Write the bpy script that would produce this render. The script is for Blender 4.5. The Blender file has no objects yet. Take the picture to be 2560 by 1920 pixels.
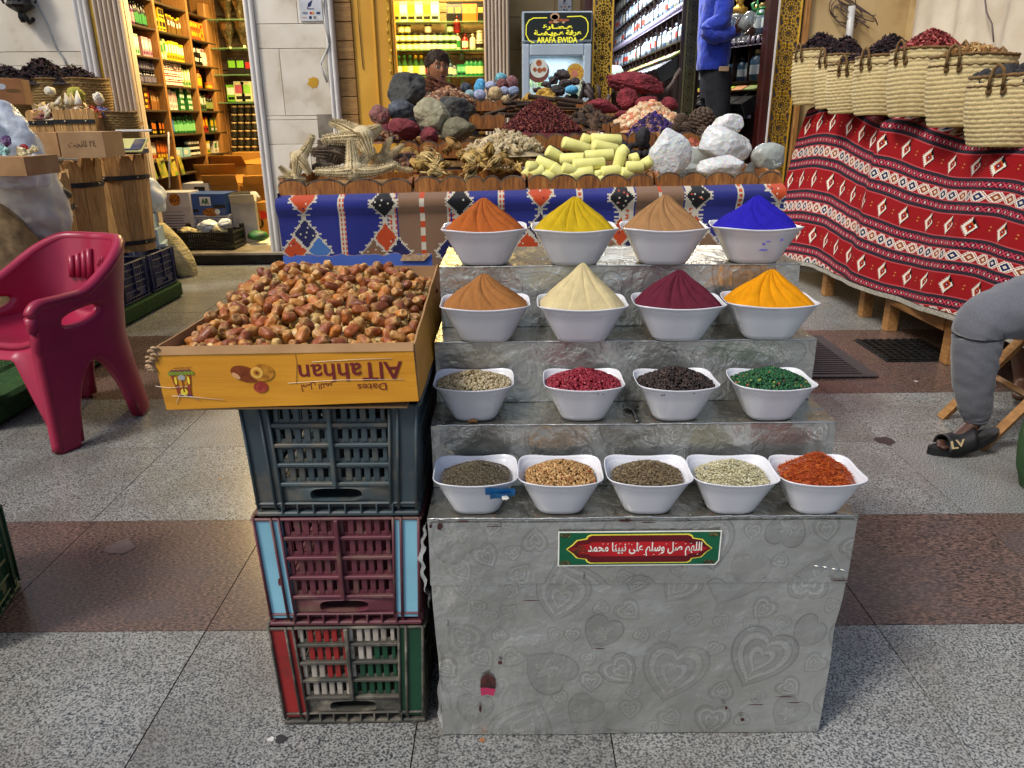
import bpy, bmesh, math, random
import numpy as np
from mathutils import Vector, Matrix, noise as mnoise
random.seed(7); np.random.seed(7)
scene = bpy.context.scene
COL = scene.collection
PI = math.pi
R = math.radians
# ---------------------------------------------------------------- camera, world, sun, exposure
CAM_H = 1.4; TILT = R(19.56); ROLL = R(0.5); FPX = 1880.0
cam_d = bpy.data.cameras.new('camera'); cam = bpy.data.objects.new('camera', cam_d); COL.objects.link(cam)
cam_d.sensor_width = 36.0; cam_d.lens = 36.0 * FPX / 2560.0; cam_d.clip_start = 0.02; cam_d.clip_end = 500
cam.matrix_world = Matrix.Translation((0, 0, CAM_H)) @ Matrix.Rotation(PI/2 - TILT, 4, 'X') @ Matrix.Rotation(-ROLL, 4, 'Z')
scene.camera = cam
SUN_EL, SUN_AZ = R(50), R(-52)          # the light comes from high behind the camera, a little from the left
world = bpy.data.worlds.new('World'); scene.world = world; world.use_nodes = True
wn = world.node_tree.nodes; wn.clear()
sky = wn.new('ShaderNodeTexSky'); sky.sky_type = 'NISHITA'; sky.sun_disc = False
sky.sun_elevation = SUN_EL; sky.air_density = 1.0; sky.dust_density = 3.0; sky.ozone_density = 1.0
bg = wn.new('ShaderNodeBackground'); bg.inputs['Strength'].default_value = 0.095
wo = wn.new('ShaderNodeOutputWorld')
world.node_tree.links.new(sky.outputs[0], bg.inputs[0]); world.node_tree.links.new(bg.outputs[0], wo.inputs[0])
sun_dir = Vector((math.sin(SUN_AZ)*math.cos(SUN_EL), -math.cos(SUN_AZ)*math.cos(SUN_EL), math.sin(SUN_EL)))
sky.sun_rotation = math.atan2(sun_dir.x, sun_dir.y)
sun_l = bpy.data.lights.new('sun', 'SUN'); sun_l.energy = 1.5; sun_l.angle = R(11); sun_l.color = (1.0, .95, .87)
sun_o = bpy.data.objects.new('sun', sun_l); COL.objects.link(sun_o); sun_o.rotation_euler = sun_dir.to_track_quat('Z', 'Y').to_euler()
scene.view_settings.view_transform = 'Standard'; scene.view_settings.look = 'None'
scene.view_settings.exposure = 0.78; scene.view_settings.gamma = 1.0; scene.view_settings.use_curve_mapping = False
scene.render.engine = 'CYCLES'
scene.cycles.max_bounces = 7; scene.cycles.diffuse_bounces = 3; scene.cycles.glossy_bounces = 3
scene.cycles.transmission_bounces = 5; scene.cycles.transparent_max_bounces = 8
scene.cycles.caustics_reflective = False; scene.cycles.caustics_refractive = False
scene.cycles.sample_clamp_indirect = 4.0
try: scene.cycles.use_denoising = True
except Exception: pass
# ---------------------------------------------------------------- measured points of the photograph -> points of the place
def _ray(px, py):
 u = (px-1280)/FPX; v = -(py-960)/FPX
 c, s = math.cos(-ROLL), math.sin(-ROLL)
 x = u*c - v*s; y = u*s + v*c
 return x, math.cos(TILT)+y*math.sin(TILT), -math.sin(TILT)+y*math.cos(TILT)
def atY(px, py, Y): r = _ray(px, py); t = Y/r[1]; return Vector((r[0]*t, Y, CAM_H+r[2]*t))
def atZ(px, py, Z): r = _ray(px, py); t = (Z-CAM_H)/r[2]; return Vector((r[0]*t, r[1]*t, Z))
def atX(px, py, X): r = _ray(px, py); t = X/r[0]; return Vector((X, r[1]*t, CAM_H+r[2]*t))
def dep(Y, z=1.3): return Y*math.cos(TILT)-(z-CAM_H)*math.sin(TILT)
def SZ(px, Y, z=1.3): return px*dep(Y, z)/FPX     # how many metres a length in the photograph is at a distance
# ---------------------------------------------------------------- mesh helpers
def rotz(a): return Matrix.Rotation(a, 4, 'Z')
def rotx(a): return Matrix.Rotation(a, 4, 'X')
def roty(a): return Matrix.Rotation(a, 4, 'Y')
def T(x, y=0, z=0):
 return Matrix.Translation((x, y, z)) if not hasattr(x, '__len__') else Matrix.Translation(x)
def rand_rot():
 return (rotz(random.uniform(0, 2*PI)) @ rotx(random.uniform(0, 2*PI)) @ roty(random.uniform(0, 2*PI)))
def smooth_path(P, n):
 P = [Vector(p) for p in P]; out = []; k = len(P)-1
 for i in range(n+1):
  t = k*i/n; j = min(int(t), k-1); u = t-j; a, b_, c, d = P[max(j-1, 0)], P[j], P[j+1], P[min(j+2, k)]
  out.append(.5*((2*b_)+(c-a)*u+(2*a-5*b_+4*c-d)*u*u+(3*b_-a-3*c+d)*u**3))
 return out
def wrinkle(o, amp, f=12, seed=0, ridge=True):
 me = o.data; me.update()
 for v, n in zip(me.vertices, [v.normal.copy() for v in me.vertices]):
  q = v.co*f+Vector((seed, 0, 0)); w = mnoise.noise(Vector((q.x*.7, q.y*.7, q.z*1.5+q.x*.5))); w = (1-2*abs(w)) if ridge else w
  v.co += n*(amp*w+amp*.5*mnoise.noise(q*2.3))
 me.update()
class MB:
 def __init__(s): s.v = []; s.f = []; s.mi = []; s.sm = []
 def add(s, vs, fs, m=0, smooth=False, M=None):
  n = len(s.v)
  if M is not None: vs = [tuple(M @ Vector(p)) for p in vs]
  s.v.extend(tuple(p) for p in vs)
  s.f.extend(tuple(i+n for i in q) for q in fs)
  s.mi.extend([m]*len(fs)); s.sm.extend([smooth]*len(fs)); return s
 def box(s, c, d, m=0, M=None, b=0.0):
  x, y, z = d[0]/2, d[1]/2, d[2]/2
  b = min(b, x*.9, y*.9, z*.9)
  if b <= 0:
   vs = [(c[0]+i*x, c[1]+j*y, c[2]+k*z) for i in (-1, 1) for j in (-1, 1) for k in (-1, 1)]
   fs = [(0, 1, 3, 2), (4, 6, 7, 5), (0, 4, 5, 1), (2, 3, 7, 6), (0, 2, 6, 4), (1, 5, 7, 3)]
   return s.add(vs, fs, m, False, M)
  vs = []; idx = {}
  for i in (-1, 1):
   for j in (-1, 1):
    for k in (-1, 1):
     for a, (dx, dy, dz) in enumerate(((0, b, b), (b, 0, b), (b, b, 0))):
      idx[(i, j, k, a)] = len(vs)
      vs.append((c[0]+i*(x-dx), c[1]+j*(y-dy), c[2]+k*(z-dz)))
  fs = []
  for i in (-1, 1):
   q = [idx[(i, j, k, 0)] for j, k in ((-1, -1), (1, -1), (1, 1), (-1, 1))]; fs.append(q if i > 0 else q[::-1])
   q = [idx[(j, i, k, 1)] for j, k in ((-1, -1), (1, -1), (1, 1), (-1, 1))]; fs.append(q[::-1] if i > 0 else q)
   q = [idx[(j, k, i, 2)] for j, k in ((-1, -1), (1, -1), (1, 1), (-1, 1))]; fs.append(q if i > 0 else q[::-1])
  for i in (-1, 1):
   for j in (-1, 1):
    q = [idx[(i, j, -1, 0)], idx[(i, j, 1, 0)], idx[(i, j, 1, 1)], idx[(i, j, -1, 1)]]; fs.append(q if i*j > 0 else q[::-1])
    q = [idx[(i, -1, j, 2)], idx[(i, 1, j, 2)], idx[(i, 1, j, 0)], idx[(i, -1, j, 0)]]; fs.append(q if i*j < 0 else q[::-1])
    q = [idx[(-1, i, j, 1)], idx[(1, i, j, 1)], idx[(1, i, j, 2)], idx[(-1, i, j, 2)]]; fs.append(q if i*j < 0 else q[::-1])
    for k in (-1, 1):
     q = [idx[(i, j, k, 0)], idx[(i, j, k, 1)], idx[(i, j, k, 2)]]; fs.append(q if i*j*k > 0 else q[::-1])
  return s.add(vs, fs, m, False, M)
 def grid(s, fn, nu, nv, m=0, smooth=True, M=None, wu=False, wv=False):
  vs = [fn(i/(nu if wu else nu), j/nv) for j in range(nv if wv else nv+1) for i in range(nu if wu else nu+1)]
  W = nu if wu else nu+1; Hh = nv if wv else nv+1; fs = []
  for j in range(nv):
   for i in range(nu):
    a = j*W+i; b_ = j*W+(i+1) % W; c = ((j+1) % Hh)*W+(i+1) % W; d = ((j+1) % Hh)*W+i
    fs.append((a, b_, c, d))
  return s.add(vs, fs, m, smooth, M)
 def lathe(s, prof, n=20, m=0, M=None, smooth=True, sx=1, sy=1, cap=True):
  vs = []; fs = []
  for (r, z) in prof:
   for i in range(n):
    a = 2*PI*i/n; vs.append((r*math.cos(a)*sx, r*math.sin(a)*sy, z))
  for j in range(len(prof)-1):
   for i in range(n):
    k = (i+1) % n; fs.append((j*n+i, j*n+k, (j+1)*n+k, (j+1)*n+i))
  if cap:
   fs.append(tuple(range(n))[::-1]); fs.append(tuple(range((len(prof)-1)*n, len(prof)*n)))
  return s.add(vs, fs, m, smooth, M)
 def tube(s, pts, rad, n=8, m=0, smooth=True, M=None, sq=1.0):
  P = [Vector(p) for p in pts]; vs = []; fs = []
  if not hasattr(rad, '__len__'): rad = [rad]*len(P)
  up = Vector((0, 0, 1))
  for i, p in enumerate(P):
   t = (P[min(i+1, len(P)-1)]-P[max(i-1, 0)])
   if t.length < 1e-9: t = Vector((0, 0, 1))
   t.normalize()
   a = t.cross(up)
   if a.length < 1e-3: a = t.cross(Vector((0, 1, 0)))
   a.normalize(); b = a.cross(t);
   for k in range(n):
    an = 2*PI*k/n; vs.append(tuple(p + a*math.cos(an)*rad[i] + b*math.sin(an)*rad[i]*sq))
  for j in range(len(P)-1):
   for i in range(n):
    k = (i+1) % n; fs.append((j*n+i, j*n+k, (j+1)*n+k, (j+1)*n+i))
  fs.append(tuple(range(n))[::-1]); fs.append(tuple(range((len(P)-1)*n, len(P)*n)))
  return s.add(vs, fs, m, smooth, M)
 def prism(s, poly, d, m=0, M=None, smooth=False):      # poly in x,z ; extruded along +y by d
  n = len(poly)
  vs = [(x, 0, z) for x, z in poly]+[(x, d, z) for x, z in poly]
  fs = [tuple(range(n)), tuple(range(n, 2*n))[::-1]]+[(i, i+n, (i+1) % n+n, (i+1) % n) for i in range(n)]
  return s.add(vs, fs, m, smooth, M)
 def mesh(s, name, mats):
  me = bpy.data.meshes.new(name); me.from_pydata(s.v, [], s.f)
  for q in (mats if isinstance(mats, (list, tuple)) else [mats]): me.materials.append(q)
  me.polygons.foreach_set('material_index', s.mi); me.polygons.foreach_set('use_smooth', s.sm)
  me.update(); return me
 def build(s, name, mats, parent=None, M=None, fix=True):
  me = s.mesh(name, mats)
  if fix:
   bm = bmesh.new(); bm.from_mesh(me); bmesh.ops.recalc_face_normals(bm, faces=bm.faces); bm.to_mesh(me); bm.free()
  o = bpy.data.objects.new(name, me); COL.objects.link(o)
  if parent is not None: o.parent = parent
  if M is not None: o.matrix_basis = M
  return o
def sph(r=1.0, nu=10, nv=6, fn=None):
 """verts and faces of a uv ball, optionally displaced by fn(unit vector)->radius factor"""
 vs = [(0, 0, -1)]; fs = []
 for j in range(1, nv):
  t = -PI/2+PI*j/nv
  for i in range(nu):
   a = 2*PI*i/nu; vs.append((math.cos(a)*math.cos(t), math.sin(a)*math.cos(t), math.sin(t)))
 vs.append((0, 0, 1)); top = len(vs)-1
 for i in range(nu): fs.append((0, 1+(i+1) % nu, 1+i))
 for j in range(nv-2):
  for i in range(nu):
   a = 1+j*nu+i; b = 1+j*nu+(i+1) % nu; fs.append((a, b, b+nu, a+nu))
 o = 1+(nv-2)*nu
 for i in range(nu): fs.append((o+i, o+(i+1) % nu, top))
 out = []
 for p in vs:
  k = r*(fn(Vector(p)) if fn else 1.0); out.append((p[0]*k, p[1]*k, p[2]*k))
 return out, fs
_ico = {}
def ico(sub):
 if sub not in _ico:
  bm = bmesh.new(); bmesh.ops.create_icosphere(bm, subdivisions=sub, radius=1.0)
  _ico[sub] = ([v.co.copy() for v in bm.verts], [tuple(v.index for v in f.verts) for f in bm.faces]); bm.free()
 return _ico[sub]
def rock(seed, sub=4, amp=.3, flat=.5, f=1.2, fine=.03, planes=7, ffq=5.0):
 """an angular stone: a ball cut by random planes, with noise"""
 rs = random.Random(seed); vs, fs = ico(sub); off = Vector((rs.uniform(-50, 50), rs.uniform(-50, 50), rs.uniform(-50, 50)))
 pl = []
 for i in range(planes):
  n = Vector((rs.gauss(0, 1), rs.gauss(0, 1), rs.gauss(0, 1))).normalized(); pl.append((n, rs.uniform(.62, .9)))
 out = []
 for p in vs:
  r = 1+amp*mnoise.noise(p*f+off)
  q = p*r
  for n, d in pl:
   e = q.dot(n)-d
   if e > 0: q = q-n*e*flat
  q = q + p*(fine*mnoise.fractal(p*ffq+off, 1.0, 2.0, 4))
  out.append(tuple(q))
 return out, fs
def join_np(name, mats, base, mats_arr, midx=None, smooth=True, parent=None):
 """one mesh out of many placed copies: base=[(verts,faces)...], mats_arr=list of (k, 4x4 matrix)"""
 allv = []; allf = []; mi = []; off = 0
 bv = [np.array(b[0], dtype=np.float64) for b in base]
 for n, (k, Mx) in enumerate(mats_arr):
  A = np.array(Mx); v = bv[k] @ A[:3, :3].T + A[:3, 3]
  allv.append(v); allf.extend([tuple(i+off for i in f) for f in base[k][1]]); off += len(v)
  mi.extend([midx[n] if midx is not None else 0]*len(base[k][1]))
 me = bpy.data.meshes.new(name); me.from_pydata(np.vstack(allv).tolist(), [], allf)
 for q in (mats if isinstance(mats, (list, tuple)) else [mats]): me.materials.append(q)
 me.polygons.foreach_set('material_index', mi); me.polygons.foreach_set('use_smooth', [smooth]*len(mi)); me.update()
 o = bpy.data.objects.new(name, me); COL.objects.link(o)
 if parent is not None: o.parent = parent
 return o
# ---------------------------------------------------------------- things
def tag(o, label=None, cat=None, group=None, kind=None):
 if label: o['label'] = label
 if cat: o['category'] = cat
 if group: o['group'] = group
 if kind: o['kind'] = kind
 return o
def thing(name, label, cat, loc=(0, 0, 0), rz=0.0, group=None):
 o = bpy.data.objects.new(name, None); COL.objects.link(o); o.empty_display_size = .05
 o.location = loc; o.rotation_euler = (0, 0, rz); return tag(o, label, cat, group)
def copy_tree(o, loc=None, rz=None, label=None, parent=None, M=None):
 c = o.copy(); COL.objects.link(c); c.parent = parent
 if loc is not None: c.location = loc
 if rz is not None: c.rotation_euler = (0, 0, rz)
 if M is not None: c.matrix_basis = M
 if label: c['label'] = label
 for ch in list(o.children): copy_tree(ch, parent=c)
 return c
def struct(o): o['kind'] = 'structure'; return o
# ---------------------------------------------------------------- materials
def lin(h):
 if not isinstance(h, str): return tuple(h)[:3]+(1,)
 h = h.lstrip('#'); r = []
 for i in (0, 2, 4):
  c = int(h[i:i+2], 16)/255; r.append(c/12.92 if c <= .04045 else ((c+.055)/1.055)**2.4)
 return tuple(r)+(1,)
_m = {}
def mat(name, c1, c2=None, rough=.5, metal=0.0, scale=10, detail=4, bump=0.0, bscale=None, bdist=.01, spec=.5, trans=0.0, ior=1.45,
  emit=None, es=0.0, sss=0.0, rnd=0.0, coat=0.0, stretch=(1, 1, 1), lo=.35, hi=.65, dirt=None, dscale=4, dlo=.55, dhi=.7,
  rvar=0.0, alpha=1.0, sheen=0.0, coord='Object', distort=0.0, bstretch=None):
 if name in _m: return _m[name]
 M = bpy.data.materials.new(name); M.use_nodes = True; nt = M.node_tree; N = nt.nodes; L = nt.links
 b = N['Principled BSDF']; b.inputs['Roughness'].default_value = rough; b.inputs['Metallic'].default_value = metal
 b.inputs['Specular IOR Level'].default_value = spec; b.inputs['IOR'].default_value = ior
 if trans: b.inputs['Transmission Weight'].default_value = trans
 if coat: b.inputs['Coat Weight'].default_value = coat; b.inputs['Coat Roughness'].default_value = .15
 if sss: b.inputs['Subsurface Weight'].default_value = sss; b.inputs['Subsurface Radius'].default_value = (.02, .012, .008)
 if sheen: b.inputs['Sheen Weight'].default_value = sheen
 if alpha < 1: b.inputs['Alpha'].default_value = alpha
 if emit is not None: b.inputs['Emission Color'].default_value = lin(emit); b.inputs['Emission Strength'].default_value = es
 c1 = lin(c1); c2 = lin(c2) if c2 is not None else tuple(x*.78 for x in c1[:3])+(1,)
 tc = N.new('ShaderNodeTexCoord'); mp = N.new('ShaderNodeMapping'); mp.inputs['Scale'].default_value = stretch
 L.new(tc.outputs[coord], mp.inputs['Vector'])
 oi = N.new('ShaderNodeObjectInfo'); mu = N.new('ShaderNodeMath'); mu.operation = 'MULTIPLY'; mu.inputs[1].default_value = 37.0
 L.new(oi.outputs['Random'], mu.inputs[0]); L.new(mu.outputs[0], mp.inputs['Location'])
 nz = N.new('ShaderNodeTexNoise'); nz.inputs['Scale'].default_value = scale; nz.inputs['Detail'].default_value = detail
 nz.inputs['Distortion'].default_value = distort
 L.new(mp.outputs[0], nz.inputs['Vector'])
 mr = N.new('ShaderNodeMapRange'); mr.inputs[1].default_value = lo; mr.inputs[2].default_value = hi; L.new(nz.outputs[0], mr.inputs[0])
 mx = N.new('ShaderNodeMix'); mx.data_type = 'RGBA'; mx.inputs[6].default_value = c1; mx.inputs[7].default_value = c2
 L.new(mr.outputs[0], mx.inputs[0]); out = mx.outputs[2]
 if dirt is not None:
  n2 = N.new('ShaderNodeTexNoise'); n2.inputs['Scale'].default_value = dscale; n2.inputs['Detail'].default_value = 8; n2.inputs['Roughness'].default_value = .65
  L.new(mp.outputs[0], n2.inputs['Vector'])
  m2 = N.new('ShaderNodeMapRange'); m2.inputs[1].default_value = dlo; m2.inputs[2].default_value = dhi; L.new(n2.outputs[0], m2.inputs[0])
  x2 = N.new('ShaderNodeMix'); x2.data_type = 'RGBA'; x2.inputs[7].default_value = lin(dirt); L.new(out, x2.inputs[6]); L.new(m2.outputs[0], x2.inputs[0]); out = x2.outputs[2]
 if rnd:
  hs = N.new('ShaderNodeHueSaturation'); m3 = N.new('ShaderNodeMapRange'); m3.inputs[3].default_value = 1-rnd; m3.inputs[4].default_value = 1+rnd
  L.new(oi.outputs['Random'], m3.inputs[0]); L.new(m3.outputs[0], hs.inputs['Value']); L.new(out, hs.inputs['Color']); out = hs.outputs[0]
 L.new(out, b.inputs['Base Color'])
 if emit is not None and es: L.new(out, b.inputs['Emission Color']) if emit == 'base' else None
 if rvar:
  m4 = N.new('ShaderNodeMapRange'); m4.inputs[3].default_value = max(rough-rvar, .03); m4.inputs[4].default_value = min(rough+rvar, 1); L.new(nz.outputs[0], m4.inputs[0]); L.new(m4.outputs[0], b.inputs['Roughness'])
 if bump:
  n3 = N.new('ShaderNodeTexNoise'); n3.inputs['Scale'].default_value = bscale or scale*3; n3.inputs['Detail'].default_value = 6
  if bstretch:
   mp2 = N.new('ShaderNodeMapping'); mp2.inputs['Scale'].default_value = bstretch; L.new(tc.outputs[coord], mp2.inputs['Vector']); L.new(mp2.outputs[0], n3.inputs['Vector'])
  else: L.new(mp.outputs[0], n3.inputs['Vector'])
  bp = N.new('ShaderNodeBump'); bp.inputs['Strength'].default_value = bump; bp.inputs['Distance'].default_value = bdist
  L.new(n3.outputs[0], bp.inputs['Height']); L.new(bp.outputs[0], b.inputs['Normal'])
 _m[name] = M; return M
def img_mat(name, arr, rough=.8, bump=0.0, metal=0.0, rarr=None, sheen=0.0, ext='REPEAT', interp='Linear', weave=0, spec=.3):
 """a woven or printed pattern worked out here, laid on by the mesh's own UVs. arr: h,w,3 in linear light"""
 h, w, _ = arr.shape
 im = bpy.data.images.new(name, w, h, float_buffer=True, is_data=True)
 px = np.ones((h, w, 4), dtype=np.float32); px[..., :3] = arr; im.pixels.foreach_set(px.ravel()); im.update(); im.pack()
 M = bpy.data.materials.new(name); M.use_nodes = True; N = M.node_tree.nodes; L = M.node_tree.links; b = N['Principled BSDF']
 b.inputs['Roughness'].default_value = rough; b.inputs['Metallic'].default_value = metal; b.inputs['Specular IOR Level'].default_value = spec
 if sheen: b.inputs['Sheen Weight'].default_value = sheen
 t = N.new('ShaderNodeTexImage'); t.image = im; t.extension = ext; t.interpolation = interp; L.new(t.outputs[0], b.inputs['Base Color'])
 if weave:
  tc = N.new('ShaderNodeTexCoord'); w1 = N.new('ShaderNodeTexWave'); w1.inputs['Scale'].default_value = weave; w1.bands_direction = 'Y'
  n1 = N.new('ShaderNodeTexNoise'); n1.inputs['Scale'].default_value = weave*2.5; ad = N.new('ShaderNodeMath'); ad.operation = 'ADD'
  L.new(tc.outputs['UV'], w1.inputs['Vector']); L.new(tc.outputs['UV'], n1.inputs['Vector']); L.new(w1.outputs['Fac'], ad.inputs[0]); L.new(n1.outputs[0], ad.inputs[1])
  bp = N.new('ShaderNodeBump'); bp.inputs['Strength'].default_value = .5; bp.inputs['Distance'].default_value = bump or .003
  L.new(ad.outputs[0], bp.inputs['Height']); L.new(bp.outputs[0], b.inputs['Normal'])
 return M, t, b, N, L
def set_uv(o, fn):
 me = o.data; uv = me.uv_layers.new(name='UVMap'); n = len(me.loops); vi = np.empty(n, dtype=np.int32); me.loops.foreach_get('vertex_index', vi)
 P = np.array([fn(v.co) for v in me.vertices], dtype=np.float32); uv.data.foreach_set('uv', P[vi].ravel())
# ---------------------------------------------------------------- lettering as thin flat geometry
_fc = bpy.data.curves.new('letters', 'FONT'); _fo = bpy.data.objects.new('letters', _fc); COL.objects.link(_fo)
def text_geo(body, size=1.0, bold=0.0, shear=0.0, spacing=1.0):
 """verts (x,y) and faces of a line of text, centred"""
 _fc.body = body; _fc.size = size; _fc.offset = bold*size; _fc.resolution_u = 3; _fc.shear = shear; _fc.space_character = spacing
 dg = bpy.context.evaluated_depsgraph_get(); dg.update(); e = _fo.evaluated_get(dg); m = e.to_mesh()
 vs = [tuple(v.co[:2]) for v in m.vertices]; fs = [tuple(p.vertices) for p in m.polygons]; e.to_mesh_clear()
 if not vs: return vs, fs
 x0 = min(v[0] for v in vs); x1 = max(v[0] for v in vs); y0 = min(v[1] for v in vs); y1 = max(v[1] for v in vs)
 return [(v[0]-(x0+x1)/2, v[1]-(y0+y1)/2) for v in vs], fs
def put_text(mb, body, M, w=None, h=None, m=0, bold=0.0, shear=0.0, flip=False):
 """lettering fitted to a width (and height), lying in the local xz plane of M, facing -y"""
 vs, fs = text_geo(body, 1.0, bold, shear)
 if not vs: return
 bw = max(v[0] for v in vs)*2; bh = max(v[1] for v in vs)*2
 kx = w/bw if w else h/bh; ky = h/bh if h else kx
 s = -1 if flip else 1
 mb.add([(s*v[0]*kx, 0, s*v[1]*ky) for v in vs], fs, m, False, M)
_forms = {}
def _reg(ch, iso, fin, ini=None, med=None): _forms[ch] = (iso, fin, ini, med)
for ch, base, n in (('ا', 0xFE8D, 2), ('أ', 0xFE83, 2), ('ب', 0xFE8F, 4), ('ة', 0xFE93, 2), ('ت', 0xFE95, 4), ('ج', 0xFE9D, 4), ('ح', 0xFEA1, 4), ('د', 0xFEA9, 2), ('ر', 0xFEAD, 2),
     ('ز', 0xFEAF, 2), ('س', 0xFEB1, 4), ('ص', 0xFEB9, 4), ('ض', 0xFEBD, 4), ('ط', 0xFEC1, 4), ('ع', 0xFEC9, 4), ('ف', 0xFED1, 4), ('ك', 0xFED9, 4), ('ل', 0xFEDD, 4), ('م', 0xFEE1, 4), ('ن', 0xFEE5, 4),
     ('ه', 0xFEE9, 4), ('و', 0xFEED, 2), ('ى', 0xFEEF, 2), ('ي', 0xFEF1, 4)):
 _reg(ch, *[chr(base+i) for i in range(n)])
_forms['ـ'] = ('ـ',)*4
def arabic(s):
 out = [];
 for i, ch in enumerate(s):
  if ch not in _forms: out.append(ch); continue
  f = _forms[ch]
  prev = i > 0 and s[i-1] in _forms and _forms[s[i-1]][2] is not None
  nxt = i < len(s)-1 and s[i+1] in _forms and f[2] is not None
  out.append(f[3] if (prev and nxt and f[3]) else f[1] if prev else f[2] if nxt else f[0])
 return ''.join(out[::-1])
# ================================================================ the paving
m_gran = mat('granite_grey', '#2e3136', '#9a9b97', rough=.28, scale=190, detail=4, lo=.36, hi=.62, bump=.12, bscale=190, bdist=.0006, dirt='#5d5850', dscale=3.0, dlo=.42, dhi=.85, rnd=.10, rvar=.12)
m_gran_red = mat('granite_red', '#2f2a2a', '#715a50', rough=.26, scale=80, detail=5, stretch=(1, 2.6, 1), lo=.38, hi=.6, bump=.1, bscale=120, bdist=.001, dirt='#4c4648', dscale=2.4, dlo=.5, dhi=.8, rnd=.08, rvar=.12)
m_grout = mat('grout', '#3a3630', rough=.95, scale=20)
m_asph = mat('far_ground', '#5b5852', '#787268', rough=.9, scale=3)
g = MB(); g.grid(lambda u, v: (-60+120*u, -60+120*v, -.03), 12, 12, smooth=False); struct(g.build('ground', m_asph))
g = MB(); g.box((0, 3.2, -.018), (12.4, 9.0, .012)); pave = struct(g.build('pavement', m_grout))
tile_cache = {}
def tile(x0, x1, y0, y1, m):
 k = (round(x1-x0, 3), round(y1-y0, 3), m.name)
 if k not in tile_cache:
  b = MB(); b.box((0, 0, -.006), (x1-x0-.0032, y1-y0-.0032, .012))
  tile_cache[k] = b.mesh('tile', m)
 o = bpy.data.objects.new('tile', tile_cache[k]); COL.objects.link(o); o.parent = pave
 o.location = ((x0+x1)/2, (y0+y1)/2, random.uniform(-.0005, .0005)); o.rotation_euler = (random.uniform(-.0008, .0008), random.uniform(-.0008, .0008), 0)
rowy = [-1.37, -.735, -.10, .54, 1.18, 1.822, 2.461, 3.122, 3.75, 4.37, 4.99, 5.65, 6.31, 6.97, 7.645]
for i in range(len(rowy)-1):
 y0, y1 = rowy[i], rowy[i+1]
 red = (i == 5) or (i in (8, 9)) or i == 0
 if y0 < 2.4: xs = [-.896-.655*k for k in range(7, 0, -1)]+[-.896, -.24, .405 if i == 5 else .23, 1.051]+[1.051+.64*k for k in range(1, 8)]
 else: xs = [-1.562+.81*k for k in range(-5, 10)]
 for a, b in zip(xs[:-1], xs[1:]): tile(a, b, y0, y1, m_gran_red if red else m_gran)
# ================================================================ silver film printed with hearts
def heart_maps(W=1536, Hh=1024, span=(1.2, .8), seed=3):
 rs = np.random.RandomState(seed); ys, xs = np.mgrid[0:Hh, 0:W]; X = (xs+.5)/W*span[0]; Y = (ys+.5)/Hh*span[1]
 tint = np.zeros((Hh, W), np.float32); line = np.zeros((Hh, W), np.float32); used = []
 sizes = [.075]*7+[.058]*12+[.042]*20+[.028]*34+[.019]*50
 for s in sizes:
  for tr in range(60):
   cx, cy = rs.uniform(0, span[0]), rs.uniform(0, span[1])
   if all(min(abs(cx-a), span[0]-abs(cx-a))**2+min(abs(cy-b), span[1]-abs(cy-b))**2 > ((s+c)*1.02)**2 for a, b, c in used): break
  else: continue
  used.append((cx, cy, s)); an = rs.uniform(-.9, .9)+(PI if rs.rand() < .35 else 0); kind = rs.randint(0, 4)
  dx = (X-cx+span[0]/2) % span[0]-span[0]/2; dy = (Y-cy+span[1]/2) % span[1]-span[1]/2
  sel = (abs(dx) < 1.5*s) & (abs(dy) < 1.5*s); dx = dx[sel]; dy = dy[sel]
  x = (dx*math.cos(an)+dy*math.sin(an))/s; y = (-dx*math.sin(an)+dy*math.cos(an))/s
  Lv = np.sqrt((x*.95)**2+(y-.62*np.sqrt(np.abs(x)+1e-6)+.18)**2)
  t = np.zeros_like(Lv); l = np.zeros_like(Lv); k = rs.uniform(.5, 1.0)
  l += np.exp(-((Lv-.98)/.03)**2)
  if kind <= 1 or s < .03:
   t += np.where(Lv < .95, -.3, 0)+np.where((Lv < .80) & (Lv > .60), .75, 0)+np.where((Lv < .40) & (Lv > .24), .8, 0)
   for e in (.8, .6, .4, .24): l += .6*np.exp(-((Lv-e)/.025)**2)
  elif kind == 2:
   t += np.where(Lv < .95, -.45, 0); th = np.arctan2(y, x); rr = np.sqrt(x*x+y*y)
   petal = .42+.12*np.cos(5*th+rs.uniform(0, 6)); t += np.where(rr < petal, .4+.35*np.sin(9*th+14*rr), 0); l += .5*np.exp(-((rr-petal)/.03)**2)
  else:
   t += np.where(Lv < .95, -.35, 0)
  tint[sel] = np.where(Lv < 1.0, t*k, tint[sel]); line[sel] = np.maximum(line[sel], l*(Lv < 1.1)*k)
 return tint, line
_t, _l = heart_maps()
_a = np.stack([.5+.5*np.clip(_t, -1, 1), np.clip(_l, 0, 1), np.zeros_like(_t)], axis=-1).astype(np.float32)
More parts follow.
